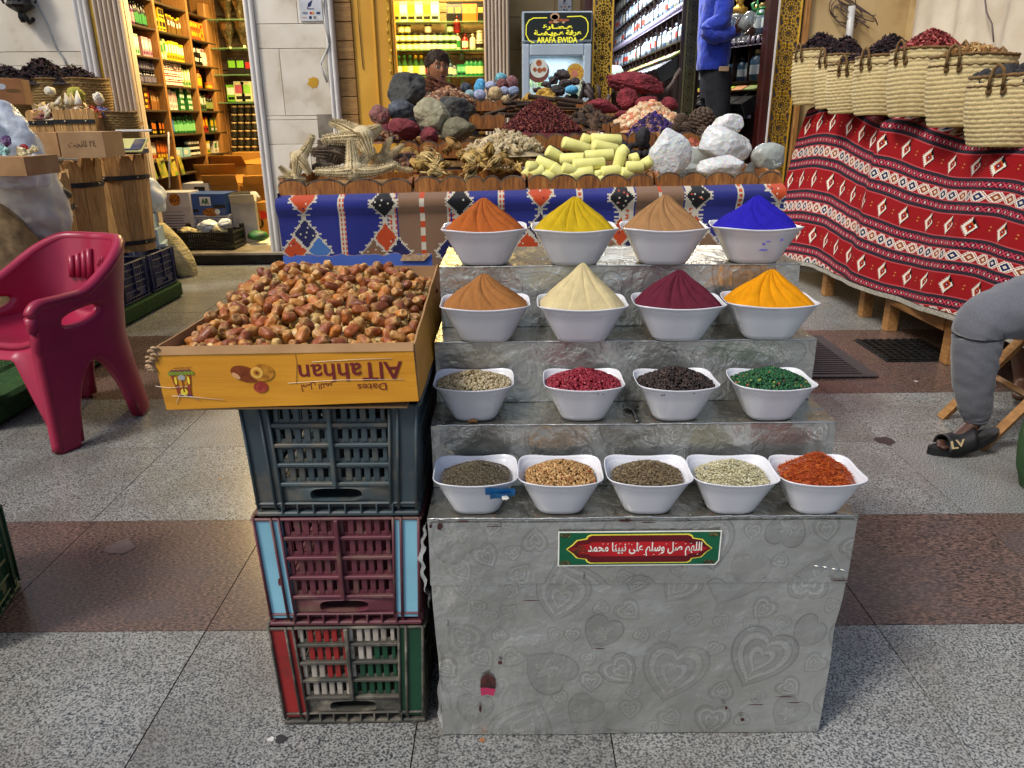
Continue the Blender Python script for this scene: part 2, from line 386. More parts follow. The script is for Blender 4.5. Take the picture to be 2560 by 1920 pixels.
def film_mat(name, base='#c6c7c2'):
 M, t, b, N, L = img_mat(name, _a, rough=.33, metal=.88, spec=.5)
 for l in list(b.inputs['Base Color'].links): L.remove(l)
 uv = N.new('ShaderNodeTexCoord'); mp = N.new('ShaderNodeMapping'); mp.inputs['Scale'].default_value = (1/1.2, 1/.8, 1); L.new(uv.outputs['UV'], mp.inputs[0]); L.new(mp.outputs[0], t.inputs[0])
 sp = N.new('ShaderNodeSeparateColor'); L.new(t.outputs[0], sp.inputs[0])
 nz = N.new('ShaderNodeTexNoise'); nz.inputs['Scale'].default_value = 3.5; nz.inputs['Detail'].default_value = 8; nz.inputs['Roughness'].default_value = .6; L.new(uv.outputs['Object'], nz.inputs[0])
 mr = N.new('ShaderNodeMapRange'); mr.inputs[1].default_value = .3; mr.inputs[2].default_value = .7; mr.inputs[3].default_value = .80; mr.inputs[4].default_value = 1.12; L.new(nz.outputs[0], mr.inputs[0])
 m1 = N.new('ShaderNodeMapRange'); m1.inputs[3].default_value = .64; m1.inputs[4].default_value = 1.5; L.new(sp.outputs[0], m1.inputs[0])
 m2 = N.new('ShaderNodeMapRange'); m2.inputs[3].default_value = 1.0; m2.inputs[4].default_value = .55; L.new(sp.outputs[1], m2.inputs[0])
 a = N.new('ShaderNodeMath'); a.operation = 'MULTIPLY'; L.new(m1.outputs[0], a.inputs[0]); L.new(m2.outputs[0], a.inputs[1])
 a2 = N.new('ShaderNodeMath'); a2.operation = 'MULTIPLY'; L.new(a.outputs[0], a2.inputs[0]); L.new(mr.outputs[0], a2.inputs[1])
 vm = N.new('ShaderNodeVectorMath'); vm.operation = 'SCALE'; vm.inputs[0].default_value = lin(base)[:3]; L.new(a2.outputs[0], vm.inputs['Scale']);
 # grime and spilt powder stains
 n2 = N.new('ShaderNodeTexNoise'); n2.inputs['Scale'].default_value = 9; n2.inputs['Detail'].default_value = 10; n2.inputs['Roughness'].default_value = .7; L.new(uv.outputs['Object'], n2.inputs[0])
 r2 = N.new('ShaderNodeMapRange'); r2.inputs[1].default_value = .66; r2.inputs[2].default_value = .80; L.new(n2.outputs[0], r2.inputs[0])
 mx = N.new('ShaderNodeMix'); mx.data_type = 'RGBA'; mx.inputs[7].default_value = lin('#6d6453'); L.new(r2.outputs[0], mx.inputs[0]); L.new(vm.outputs[0], mx.inputs[6]); L.new(mx.outputs[2], b.inputs['Base Color'])
 r3 = N.new('ShaderNodeMapRange'); r3.inputs[3].default_value = .46; r3.inputs[4].default_value = .16; L.new(sp.outputs[0], r3.inputs[0]); L.new(r3.outputs[0], b.inputs['Roughness'])
 bp = N.new('ShaderNodeBump'); bp.inputs['Strength'].default_value = .5; bp.inputs['Distance'].default_value = .0012; L.new(sp.outputs[0], bp.inputs['Height'])
 n3 = N.new('ShaderNodeTexNoise'); n3.inputs['Scale'].default_value = 9; n3.inputs['Detail'].default_value = 5; L.new(uv.outputs['Object'], n3.inputs[0])
 b2 = N.new('ShaderNodeBump'); b2.inputs['Strength'].default_value = .6; b2.inputs['Distance'].default_value = .030; L.new(n3.outputs[0], b2.inputs['Height']); L.new(bp.outputs[0], b2.inputs['Normal']); L.new(b2.outputs[0], b.inputs['Normal'])
 return M
m_film = film_mat('silver_film'); m_film_top = film_mat('silver_film_worn', '#a8a498')
m_board = mat('hidden_board', '#5a3c30', rough=.9)
m_brown = mat('torn_board', '#4a2420', '#2a1414', rough=.9, scale=60)
stand = thing('display_stand', 'four step display stand wrapped in silver heart patterned film under the white bowls', 'display stand', (0, 0, 0))
def wob(p, amp=.0022, f=7.0):
 n = mnoise.noise_vector(Vector(p)*f); return (p[0]+n.x*amp, p[1]+n.y*amp, p[2]+n.z*amp*.5)
def film_tier(x0, x1, y0, y1, z0, z1, amp=.0022, taper=0.0, dents=()):
 b = MB(); W = x1-x0; D = y1-y0; Hh = z1-z0
 def sk(x, y, z):
  k = (z1-z)/max(Hh, 1e-6)*taper
  x = x + (k if x < (x0+x1)/2 else -k)
  q = wob((x, y, z), amp)
  for (dx, dz, r, d) in dents:
   e = math.exp(-(((x-dx)**2+(z-dz)**2)/(r*r)))
   q = (q[0], q[1]+d*e*(1 if y < y0+.01 else 0), q[2])
  return q
 nx = max(8, int(W/.02)); nz = max(4, int(Hh/.02)); ny = max(4, int(D/.03))
 b.grid(lambda u, v: sk(x0+W*u, y0, z0+Hh*v), nx, nz)
 b.grid(lambda u, v: sk(x0+W*u, y0+D*v, z1), nx, ny, m=1)
 b.grid(lambda u, v: sk(x0, y1-D*u, z0+Hh*v), ny, nz)
 b.grid(lambda u, v: sk(x1, y0+D*u, z0+Hh*v), ny, nz)
 b.grid(lambda u, v: sk(x1-W*u, y1, z0+Hh*v), nx, nz)
 o = b.build('tier', [m_film, m_film_top], stand, fix=False)
 bm = bmesh.new(); bm.from_mesh(o.data); bmesh.ops.remove_doubles(bm, verts=bm.verts, dist=.0006); bmesh.ops.recalc_face_normals(bm, faces=bm.faces)
 for e in bm.edges:
  if len(e.link_faces) == 2 and e.calc_face_angle(0) > .9: e.smooth = False
 bm.to_mesh(o.data); bm.free()
 set_uv(o, lambda c: (c.x+(c.y-y0), c.z+(c.y-y0)))
 for (za, xa, xb) in ((z1, x0, x1),):
  e = MB(); P = [wob((xa+(xb-xa)*i/60, y0-.0005+.001*math.sin(i*2.3), za-.001+.0012*mnoise.noise(Vector((i*.7, z0, 0)))), amp) for i in range(61)]; e.tube(P, [.0018+.0014*abs(mnoise.noise(Vector((i*.5, z1, 5)))) for i in range(61)], 5); e.build('creased_edge', m_film, stand)
 return o
film_tier(-.184, .738, 1.419, 2.16, 0.004, .592, amp=.0035, taper=.012, dents=((-.18, .2, .05, .012), (.6, .46, .04, .006), (.1, .44, .03, .004), (.74, .3, .06, .01)))
film_tier(-.184, .730, 1.565, 2.15, .593, .747)
film_tier(-.182, .721, 1.706, 2.14, .748, .900)
film_tier(-.176, .712, 1.839, 2.13, .901, 1.054)
# the overlapping upper sheet of film on the lowest tier, its staples and the tears
b = MB(); b.grid(lambda u, v: (lambda x, z: wob((x, 1.4155-.0015*math.sin(PI*v), z+.006*math.sin(u*23)*0+.003*mnoise.noise(Vector((x*6, 0, 3)))*(1 if v < .05 else 0)), .003))(-.183+.918*u, .428+.155*v), 46, 8)
o = b.build('film_overlap', [m_film], stand); set_uv(o, lambda c: (c.x+.37, c.z+.21))
m_steel = mat('staple_steel', '#9a968c', rough=.35, metal=.9, scale=30)
for i in range(13):
 b = MB(); x = -.12+.068*i+random.uniform(-.01, .01); b.box((x, 1.4105, .442+random.uniform(-.004, .004)), (.011, .0015, .0014), b=.0004); b.build('staple', m_steel, stand)
def blob(cx, cz, rx, rz, y, m, seed, name, parent, n=14, d=.001):
 rs = random.Random(seed); p = [(cx+rx*math.cos(2*PI*i/n)*rs.uniform(.65, 1.15), cz+rz*math.sin(2*PI*i/n)*rs.uniform(.65, 1.15)) for i in range(n)]
 b = MB(); b.prism(p, d, M=T(0, y, 0)); return b.build(name, m, parent)
m_pink = mat('pink_lining', '#b03058', rough=.6)
b = MB(); b.prism([(-.062+x, .152+z) for x, z in ((-.018, -.004), (-.017, .016), (-.012, .028), (0, .036), (.012, .028), (.018, .015), (.018, -.006), (0, -.002))], .001, M=T(0, 1.4125, 0)); b.build('tear', m_brown, stand)
b = MB(); b.prism([(-.062+x, .135+z) for x, z in ((-.018, .014), (-.016, -.008), (-.002, -.004), (.012, -.009), (.018, .010), (0, .014))], .0012, M=T(0, 1.4105, 0)); b.build('torn_flap', m_pink, stand)
for i, (px, py, rx, rz) in enumerate(((1100, 1315, .006, .009), (1077, 1315, .004, .005), (1160, 1302, .012, .002), (1565, 1300, .016, .004), (1201, 1770, .004, .011), (1855, 1798, .005, .006), (1815, 1768, .003, .006), (1235, 1315, .02, .0012), (1250, 1655, .007, .005), (1500, 1620, .012, .0012), (1890, 1760, .018, .001), (1460, 1440, .001, .01), (1120, 1560, .001, .007), (1960, 1740, .02, .0012), (1985, 1755, .017, .0011), (1620, 1305, .015, .0012), (1330, 1500, .02, .001), (2100, 1450, .02, .0015))):
 p = atY(px, py, 1.413); blob(p.x, p.z, rx, rz, 1.4105, m_brown, i, 'tear', stand)
# crumpled loose edges of the film
m_clear = mat('clear_plastic', '#cfd2d0', rough=.25, scale=5, alpha=.55, metal=.2)
b = MB()
def flap(u, v):
 z = .36+.2*v; x = -.19-.022*math.sin(PI*v)*(.3+u)-.004*math.sin(v*31+u*5)
 return (x, 1.425+.05*u+.006*math.sin(v*19), z)
b.grid(flap, 5, 22); b.build('loose_film', m_clear, stand)
b = MB(); b.grid(lambda u, v: (-.172-.02*u*(1-v)+.003*math.sin(v*17), 1.42+.06*u, .012+.26*v), 4, 16); b.build('loose_film', m_clear, stand)
for k in range(4):
 b = MB(); b.tube([(.655+.02*k, 1.4140, .470-.004*k+.002*(k % 2)), (.665+.02*k, 1.4125, .469-.004*k), (.677+.02*k, 1.4140, .466-.004*k)], [.0005, .003, .0005], 5); b.build('crease', m_film, stand)
# sticker on the lowest tier
m_white = mat('sticker_white', '#e8e6dc', rough=.4); m_green = mat('sticker_green', '#0d5a3c', '#0a4a30', rough=.35, scale=20)
m_yel = mat('sticker_yellow', '#e6d64a', rough=.4); m_red = mat('sticker_red', '#b81d24', '#8e1119', rough=.35, scale=9); m_dkred = mat('sticker_dark_red', '#5a0d16', rough=.35); m_dots = mat('sticker_corner_ornament', '#2c2a1a', '#6d6a3a', rough=.5, scale=260, lo=.5, hi=.62)
cL = atY(1395, 1326, 1.414); cR = atY(1803, 1328, 1.414); cB = atY(1395, 1412, 1.414)
SW = cR.x-cL.x; SH = cL.z-cB.z
st = thing('sticker', 'long green and red sticker with white arabic lettering on the front of the silver stand', 'sticker', ((cL.x+cR.x)/2, 1.4085, (cL.z+cB.z)/2))
def pl(poly, m, name, y, d=.0005, parent=None): b = MB(); b.prism(poly, d, M=T(0, y, 0)); return b.build(name, m, parent)
pl([(-SW/2, -SH/2), (SW/2-.008, -SH/2), (SW/2, -SH/2+.012), (SW/2, SH/2), (-SW/2, SH/2)], m_white, 'backing', 0, parent=st)
pl([(-SW/2+.003, -SH/2+.003), (SW/2-.010, -SH/2+.003), (SW/2-.003, -SH/2+.013), (SW/2-.003, SH/2-.003), (-SW/2+.003, SH/2-.003)], m_green, 'border', -.0006, parent=st)
def cart(w, h, e=0):
 a = w/2-e; c = h/2-e; pts = []
 q = [(a, 0), (a-.012, c*.28), (a-.022, c*.62), (a-.042, c*.72), (a-.045, c*.9), (a-.052, c)]
 pts = q + [(-x, z) for x, z in q[::-1]] + [(-x, -z) for x, z in q[1:]] + [(x, -z) for x, z in q[::-1][:-1]]
 return pts
pl(cart(SW*.9, SH*.84), m_yel, 'outline', -.0012, parent=st); pl(cart(SW*.9, SH*.84, .0028), m_dkred, 'field', -.0018, parent=st);
pl([(x*.97, z*.55) for x, z in cart(SW*.9, SH*.84, .004)], m_red, 'field', -.0024, parent=st)
for sx in (-1, 1):
 for sz in (-1, 1):
  b = MB(); cx, cz = sx*(SW/2-.016-(.006 if sx > 0 and sz < 0 else 0)), sz*(SH/2-.009)
  b.prism([(cx+(.011+.003*(i % 2))*math.cos(i*PI/9), cz+(.0045+.001*(i % 2))*math.sin(i*PI/9)) for i in range(18)], .0004, M=T(0, -.0012, 0)); b.build('ornament', m_dots, st)
b = MB(); put_text(b, arabic('اللهم صل وسلم على نبينا محمد'), T(.012, -.0030, 0), w=SW*.70, h=SH*.40, bold=.022); b.build('lettering', m_white, st, fix=False)
b = MB()
for k in range(26):
 x = -SW*.365+random.uniform(-.011, .011); z = random.uniform(-.009, .009); b.box((0, 0, 0), (random.uniform(.004, .010), .0003, .0009), M=T(x, -.0029, z) @ roty(random.uniform(-.7, .7)))
b.build('calligraphy', m_dots, st)
b = MB()
for k in range(16): x = -SW*.23+SW*.62*k/16+random.uniform(-.004, .004); b.box((0, 0, 0), (.003, .0003, .0009), M=T(x, -.003, random.choice((.0115, .0125, .0135, -.0135))) @ roty(-.5))
b.build('vowel_marks', m_white, st)
# ================================================================ bowls
m_mel = mat('white_melamine', '#d4d5da', '#c9cbd2', rough=.22, scale=6, dirt='#9a938a', dscale=11, dlo=.66, dhi=.80, coat=.3, spec=.5)
def sq(a, n):
 c, s = math.cos(a), math.sin(a); k = (abs(c)**n+abs(s)**n)**(-1/n); return c*k, s*k
def bowl_mesh(hw, hd, h):
 prof = [(.50, 0, 3.4), (.54, .002, 3.4), (.59, .011, 3.6), (.785, .050, 4.0), (.93, h-.008, 4.4), (.985, h-.003, 4.6), (1.0, h-.0005, 4.6), (.995, h+.001, 4.6), (.975, h, 4.6), (.955, h-.004, 4.5), (.90, h-.014, 4.2), (.765, .05, 4.0), (.56, .014, 3.4), (.30, .010, 3.0)]
 n = 64; b = MB(); vs = []; fs = []
 for (k, z, e) in prof:
  for i in range(n):
   a = 2*PI*i/n+PI/n; x, y = sq(a, e); cor = (abs(math.sin(2*a)))**3
   kx = k*hw if k > .5 else k*hw*1.0; vs.append((x*kx, y*k*hd, z+(.005*cor*(z/h)**2)))
 for j in range(len(prof)-1):
  for i in range(n): q = (i+1) % n; fs.append((j*n+i, j*n+q, (j+1)*n+q, (j+1)*n+i))
 fs.append(tuple(range(n))[::-1]); fs.append(tuple(range((len(prof)-1)*n, len(prof)*n)))
 b.add(vs, fs, 0, True); return b.mesh('bowl', m_mel)
BM = {'A': (bowl_mesh(.106, .080, .086), .106, .080), 'B': (bowl_mesh(.0915, .0745, .085), .0915, .0745)}
def bowl_at(kind, px, py, z, label):
 me, hw, hd = BM[kind]; p = atZ(px, py, z); o = bpy.data.objects.new('bowl', me); COL.objects.link(o)
 o.location = (p.x, p.y+.415*hd, z+.0015); o.rotation_euler = (0, 0, random.uniform(-.03, .03))
 tag(o, label, 'bowl', 'white bowls on the silver display stand'); return o
def powder(bowl, kind, c, h, label, n=20, tw=.5, seed=0, amp=.0150, off=(0, 0), c2=None, sharp=1.0):
 me, hw, hd = BM[kind]; b = MB(); NU, NV = 300, 46; rs = random.Random(seed); ph = [rs.uniform(-.35, .35) for _ in range(64)]; am = [rs.uniform(.35, 1.3) for _ in range(64)]
 z0 = .086-.004
 def fn(u, v):
  a = 2*PI*u; t = v; x, y = sq(a, 4.0-1.6*(1-t)); X = x*hw*.925*t+off[0]*(1-t); Y = y*hd*.925*t+off[1]*(1-t)
  w = (a+tw*(1-t)**1.2)*n/(2*PI); k = int(math.floor(w)) % n; f = w-math.floor(w)
  k2 = (k+1) % n
  f = min(max(f+ph[k]*.4*math.sin(PI*f), 0), 1)
  saw = (1-f)**1.1 if f > .10 else f/.10
  env = max(0, math.sin(PI*min(1, t*1.02))**.8)*(.55+.45*t)
  zz = h*((1-t)**1.06)*(1-.28*math.sin(PI*t)*.5)+amp*am[k]*(.45*saw+.62*math.sin(PI*min(max(w-math.floor(w), 0), 1))**.55)*env
  zz -= .010*(1-t)**14
  nn = mnoise.fractal(Vector((X*70, Y*70, seed*3.1)), 1.0, 2.0, 4)*.0010
  if t > .93: zz += mnoise.noise(Vector((X*200, Y*200, seed)))*.0015
  return (X, Y, z0+zz+nn)
 b.grid(fn, NU, NV, wu=True)
 m = mat('powder_'+label.split()[0]+str(seed), c, c2 or tuple(x*.86 for x in lin(c)[:3]), rough=1.0, scale=45, detail=6, bump=.8, bscale=420, bdist=.0022, spec=.05)
 o = b.build('spice_powder', m); o.matrix_basis = bowl.matrix_basis.copy() if False else Matrix.Translation(bowl.location) @ rotz(bowl.rotation_euler[2])
 tag(o, label, 'spice', 'cones of ground spice'); return o
def grain(kind):
 if kind == 'ball': v, f = ico(1); return [tuple(p) for p in v], f
 if kind == 'seed':
  v = [(1, 0, 0), (-1, 0, 0), (0, .32, .05), (0, -.32, .05), (0, 0, .36), (0, 0, -.3)]; return v, [(0, 2, 4), (2, 1, 4), (1, 3, 4), (3, 0, 4), (2, 0, 5), (1, 2, 5), (3, 1, 5), (0, 3, 5)]
 if kind == 'thread':
  v = [];
  for i, x in enumerate((-1, -.33, .33, 1)):
   y = .35*math.cos(x*1.4)-.2; r = .085 if abs(x) < .9 else .03
   v += [(x, y+r, 0), (x, y-r*.5, r), (x, y-r*.5, -r)]
  f = [];
  for i in range(3):
   for k in range(3): q = (k+1) % 3; f.append((i*3+k, i*3+q, i*3+3+q, i*3+3+k))
  return v, f
def heap(bowl, kind, label, cols, gk, size, count, peak, seed, base=None, spread=.90, off=(0, 0), name='spice_heap', rough=.6, sv=.18, low=.010, sharp=2.0):
 me, hw, hd = BM[kind]; rs = random.Random(seed); cf = .93 if low > .012 else .88
 def H(x, y):
  r = (abs(x/hw)**3.2+abs(y/hd)**3.2)**(1/3.2)/spread; r2 = math.hypot((x-off[0])/hw, (y-off[1])/hd)
  return .086-low-.004*r**4+peak*max(0, 1-min(1, r2)**1.15)**(sharp/2) + .0018*mnoise.noise(Vector((x*60, y*60, seed)))
 ms = [mat('%s_%d_%d' % (name, seed, i), c, rough=rough, scale=120, spec=.3) for i, c in enumerate(cols)]
 b = MB(); b.grid(lambda u, v: (lambda q: (q[0]*hw*spread*v*cf, q[1]*hd*spread*v*cf, H(q[0]*hw*spread*v, q[1]*hd*spread*v)-size*1.2-.008*v**6))(sq(2*PI*u, 3.4)), 40, 14, wu=True, m=0)
 gv, gf = grain(gk); V = list(b.v); F = list(b.f); MI = list(b.mi); SM = [True]*len(F)
 G = np.array(gv, dtype=float)
 for i in range(count):
  while True:
   x = rs.uniform(-hw, hw)*spread; y = rs.uniform(-hd, hd)*spread
   if (abs(x/hw)**3.4+abs(y/hd)**3.4)**(1/3.4) < spread: break
  s = size*rs.uniform(1-sv, 1+sv); z = H(x, y)+rs.uniform(-.5, .35)*size*(1 if gk == 'ball' else .5)
  if gk == 'ball': A = np.eye(3)
  else: A = np.array((rotz(rs.uniform(0, 2*PI)) @ roty(rs.gauss(0, .35)) @ rotx(rs.uniform(0, 6))).to_3x3())
  P = (G*s) @ A.T+np.array((x, y, z)); n0 = len(V); V.extend(map(tuple, P)); F.extend([tuple(k+n0 for k in f) for f in gf])
  mi = rs.choices(range(len(cols)), weights=[(1.0/(1+k) if k < 4 else .035) for k in range(len(cols))])[0]; MI.extend([mi]*len(gf)); SM.extend([gk == 'ball']*len(gf))
 bb = MB(); bb.v, bb.f, bb.mi, bb.sm = V, F, MI, SM
 o = bb.build(name, ms, fix=False); o.matrix_basis = Matrix.Translation(bowl.location) @ rotz(bowl.rotation_euler[2])
 tag(o, label, 'spice', None, 'stuff'); return o
r1 = [(1211.6, 664, '#a3582a', .098, 'orange chilli powder cone in the leftmost bowl of the top step', 15, .5), (1437, 664, '#b89a20', .100, 'lemon yellow powder cone in the second bowl of the top step', 17, .25),
      (1661, 662, '#98724c', .102, 'pale tan powder cone in the third bowl of the top step', 19, .7), (1889, 659, '#2a239c', .098, 'vivid indigo blue powder cone in the rightmost bowl of the top step', 13, 1.0)]
r2 = [(1214, 856, '#98663a', .094, 'cinnamon brown powder cone in the leftmost bowl of the second step', 15, .9), (1456, 856, '#c4b488', .120, 'cream coloured powder cone, the tallest one, on the second step', 13, .15),
      (1696, 853, '#5c2431', .100, 'dark maroon powder cone in the third bowl of the second step', 17, .35), (1936-12, 849, '#d08a14', .098, 'saffron yellow powder cone in the rightmost bowl of the second step', 16, .5)]
bl = [['leftmost white bowl on the top step holding the orange powder', 'white bowl on the top step holding the lemon yellow powder', 'white bowl on the top step holding the pale tan powder', 'white bowl with blue smudges holding the indigo powder'],
      ['white bowl on the second step holding the cinnamon brown powder', 'white bowl on the second step holding the tall cream cone', 'white bowl on the second step holding the maroon powder', 'white bowl on the second step holding the saffron yellow powder']]
for row, z, lb in ((r1, 1.054, bl[0]), (r2, .900, bl[1])):
 for i, (px, py, c, h, lab, n, tw) in enumerate(row):
  bo = bowl_at('A', px, py, z, lb[i]); powder(bo, 'A', c, h-.012, lab, n, tw, seed=i+1+(10 if z < 1 else 0))
  if i == 3 and z > 1:
   m_bs = mat('blue_smudge', '#5a55b8', rough=.8)
   for (dx, dz, rx, rz) in ((.008, .036, .012, .002), (.005, .052, .004, .003), (.045, .062, .004, .003), (.015, .058, .006, .0015)):
    yy = -.080*(.55+.45*(dz/.086)); blob(dx, dz, rx, rz, yy-.0022, m_bs, int(dx*1e4), 'smudge', bo)
r3 = [(1185.8, 1051, 'white pepper', ['#a0906f', '#b5a684', '#776848', '#c9bea0'], .0034, .020, .06), (1459, 1051, 'pink pepper', ['#7f1b2b', '#96303e', '#64131f', '#a04650'], .0034, .026, .0),
      (1690, 1051, 'black pepper', ['#2b211e', '#3a2e2a', '#181211', '#4d3e37'], .0034, .030, 0), (1900+28, 1050, 'green pepper', ['#1d4a2c', '#275a36', '#143622', '#346a3c', '#8c9440', '#9a5038'], .0033, .027, 0)]
for i, (px, py, nm, cols, s, pk, _) in enumerate(r3):
 bo = bowl_at('B', px, py, .747, 'white bowl on the third step full of %s corns' % nm)
 heap(bo, 'B', 'heap of %s corns mounded in a white bowl on the third step' % nm, cols, 'ball', s, 1500, pk+.006, 20+i, low=.006, rough=.55)
r4 = [(1190.7, 'grey brown ajwain seed', ['#5d5343', '#6f654f', '#463e31', '#837a62'], 'seed', .0026, 4200, .022), (1401, 'tan coriander seed', ['#a07a4c', '#b8925f', '#8a6238', '#c9ab78', '#9a3420'], 'ball', .0031, 1500, .024),
      (1620, 'dull brown dried thyme', ['#6b5b43', '#7f6f54', '#514432', '#958767'], 'seed', .0040, 2600, .022), (1831, 'pale green fennel seed', ['#b2ab86', '#c6c09c', '#948c68', '#dad5b8'], 'seed', .0044, 1900, .024),
      (2042.6, 'orange safflower thread', ['#a8461c', '#c05a24', '#7f2d12', '#d4762e'], 'thread', .0062, 2600, .042)]
for i, (px, nm, cols, gk, s, n, pk) in enumerate(r4):
 bo = bowl_at('B', px, 1283, .592, 'white bowl on the lowest step filled with %s' % nm)
 heap(bo, 'B', 'heap of %s in a white bowl on the lowest step' % nm, cols, gk, s, n, pk+.009, 30+i, low=.015, spread=.81, off=(.004, .012), sharp=2.4)
 if i == 0:
  m_tape = mat('blue_tape', '#1f78b8', '#1a689f', rough=.55, scale=20)
  b = MB(); b.grid(lambda u, v: (.020+.062*u, -.0765+.010*(1-v)**1+.0012*math.sin(u*9)-.002*v, .083-.022*(1-v)-.003*u), 10, 4); b.build('tape', m_tape, bo)
  b = MB(); b.grid(lambda u, v: (.030+.044*u, -.0785+.003*math.sin(u*7)+.016*(1-v), .068-.020*(1-v)+.004*u), 8, 5); b.build('tape', m_tape, bo)
  blob(.062, .058, .008, .006, -.0755, m_white, 3, 'tape_residue', bo)
# spoon between the bowls of the third step
m_spoon = mat('worn_steel', '#7d7c7a', '#5f5e5c', rough=.32, metal=.9, scale=30)
p = atZ(1576, 1020, .749)
sp = thing('spoon', 'old steel spoon lying between the pink and black pepper bowls', 'spoon', (p.x, p.y, .7505), 0)
b = MB(); vs, fs = sph(1, 18, 10); b.add([(x*.020, y*.027, z*.004+.0045+.10*((x*.02)**2+(y*.027)**2)*10) for x, y, z in vs], fs, 0, True); b.build('spoon_bowl', m_spoon, sp)
b = MB(); b.tube([(0, -.022, .006), (0, -.045, .007), (0.001, -.06, .008), (0.003, -.085, .004), (.003, -.095, .003)], [.003, .0028, .004, .0065, .0055], 8, sq=.35); b.build('handle', m_spoon, sp)
b = MB(); b.tube([(0, 0, 0), (.012, .002, .003), (.022, 0, .001)], [.002, .0045, .002], 6); o = b.build('date_stalk', mat('stalk', '#a5713a', rough=.8)); o.location = atZ(1170, 1056, .7495)+Vector((0, 0, .001)); tag(o, 'small light brown plant scrap on the third step beside the white pepper bowl', 'plant scrap')
_rs = random.Random(8); _sv = [(math.cos(a)*.0016, math.sin(a)*.0016, 0) for a in (0, 2.1, 4.2)]+[(0, 0, .0022)]; _sf = [(0, 1, 3), (1, 2, 3), (2, 0, 3), (0, 2, 1)]
for z_, ya, yb, cs_, lb in ((1.054, 1.842, 1.90, ('#a9521f', '#c09c14', '#2018a8'), 'top'), (.900, 1.709, 1.82, ('#98663a', '#c4b488', '#501a28', '#d88c08'), 'second'), (.747, 1.568, 1.69, ('#a0906f', '#7f1b2b', '#2b211e', '#1d4a2c'), 'third'), (.592, 1.422, 1.55, ('#5d5343', '#a07a4c', '#b2ab86', '#a8461c'), 'lowest')):
 n_ = len(cs_); ar_ = []; mi_ = []
 for i in range(230): u_ = _rs.random(); ar_.append((0, T(-.15+.85*u_+_rs.gauss(0, .05), ya+(yb-ya)*_rs.random()**1.5, z_+.0016) @ rotz(_rs.random()*6) @ Matrix.Scale(_rs.uniform(.4, 1.1), 4))); mi_.append(min(n_-1, int(u_*n_)))
 ar_ = [a for a in ar_ if -.17 < a[1][0][3] < .70]; o = join_np('spilled_grains', [mat('spill_'+c, c, rough=.9) for c in cs_], [(_sv, _sf)], ar_, mi_[:len(ar_)], False); tag(o, 'grains and powder spilled around the bowls on the %s step' % lb, 'spilled spice', None, 'stuff')
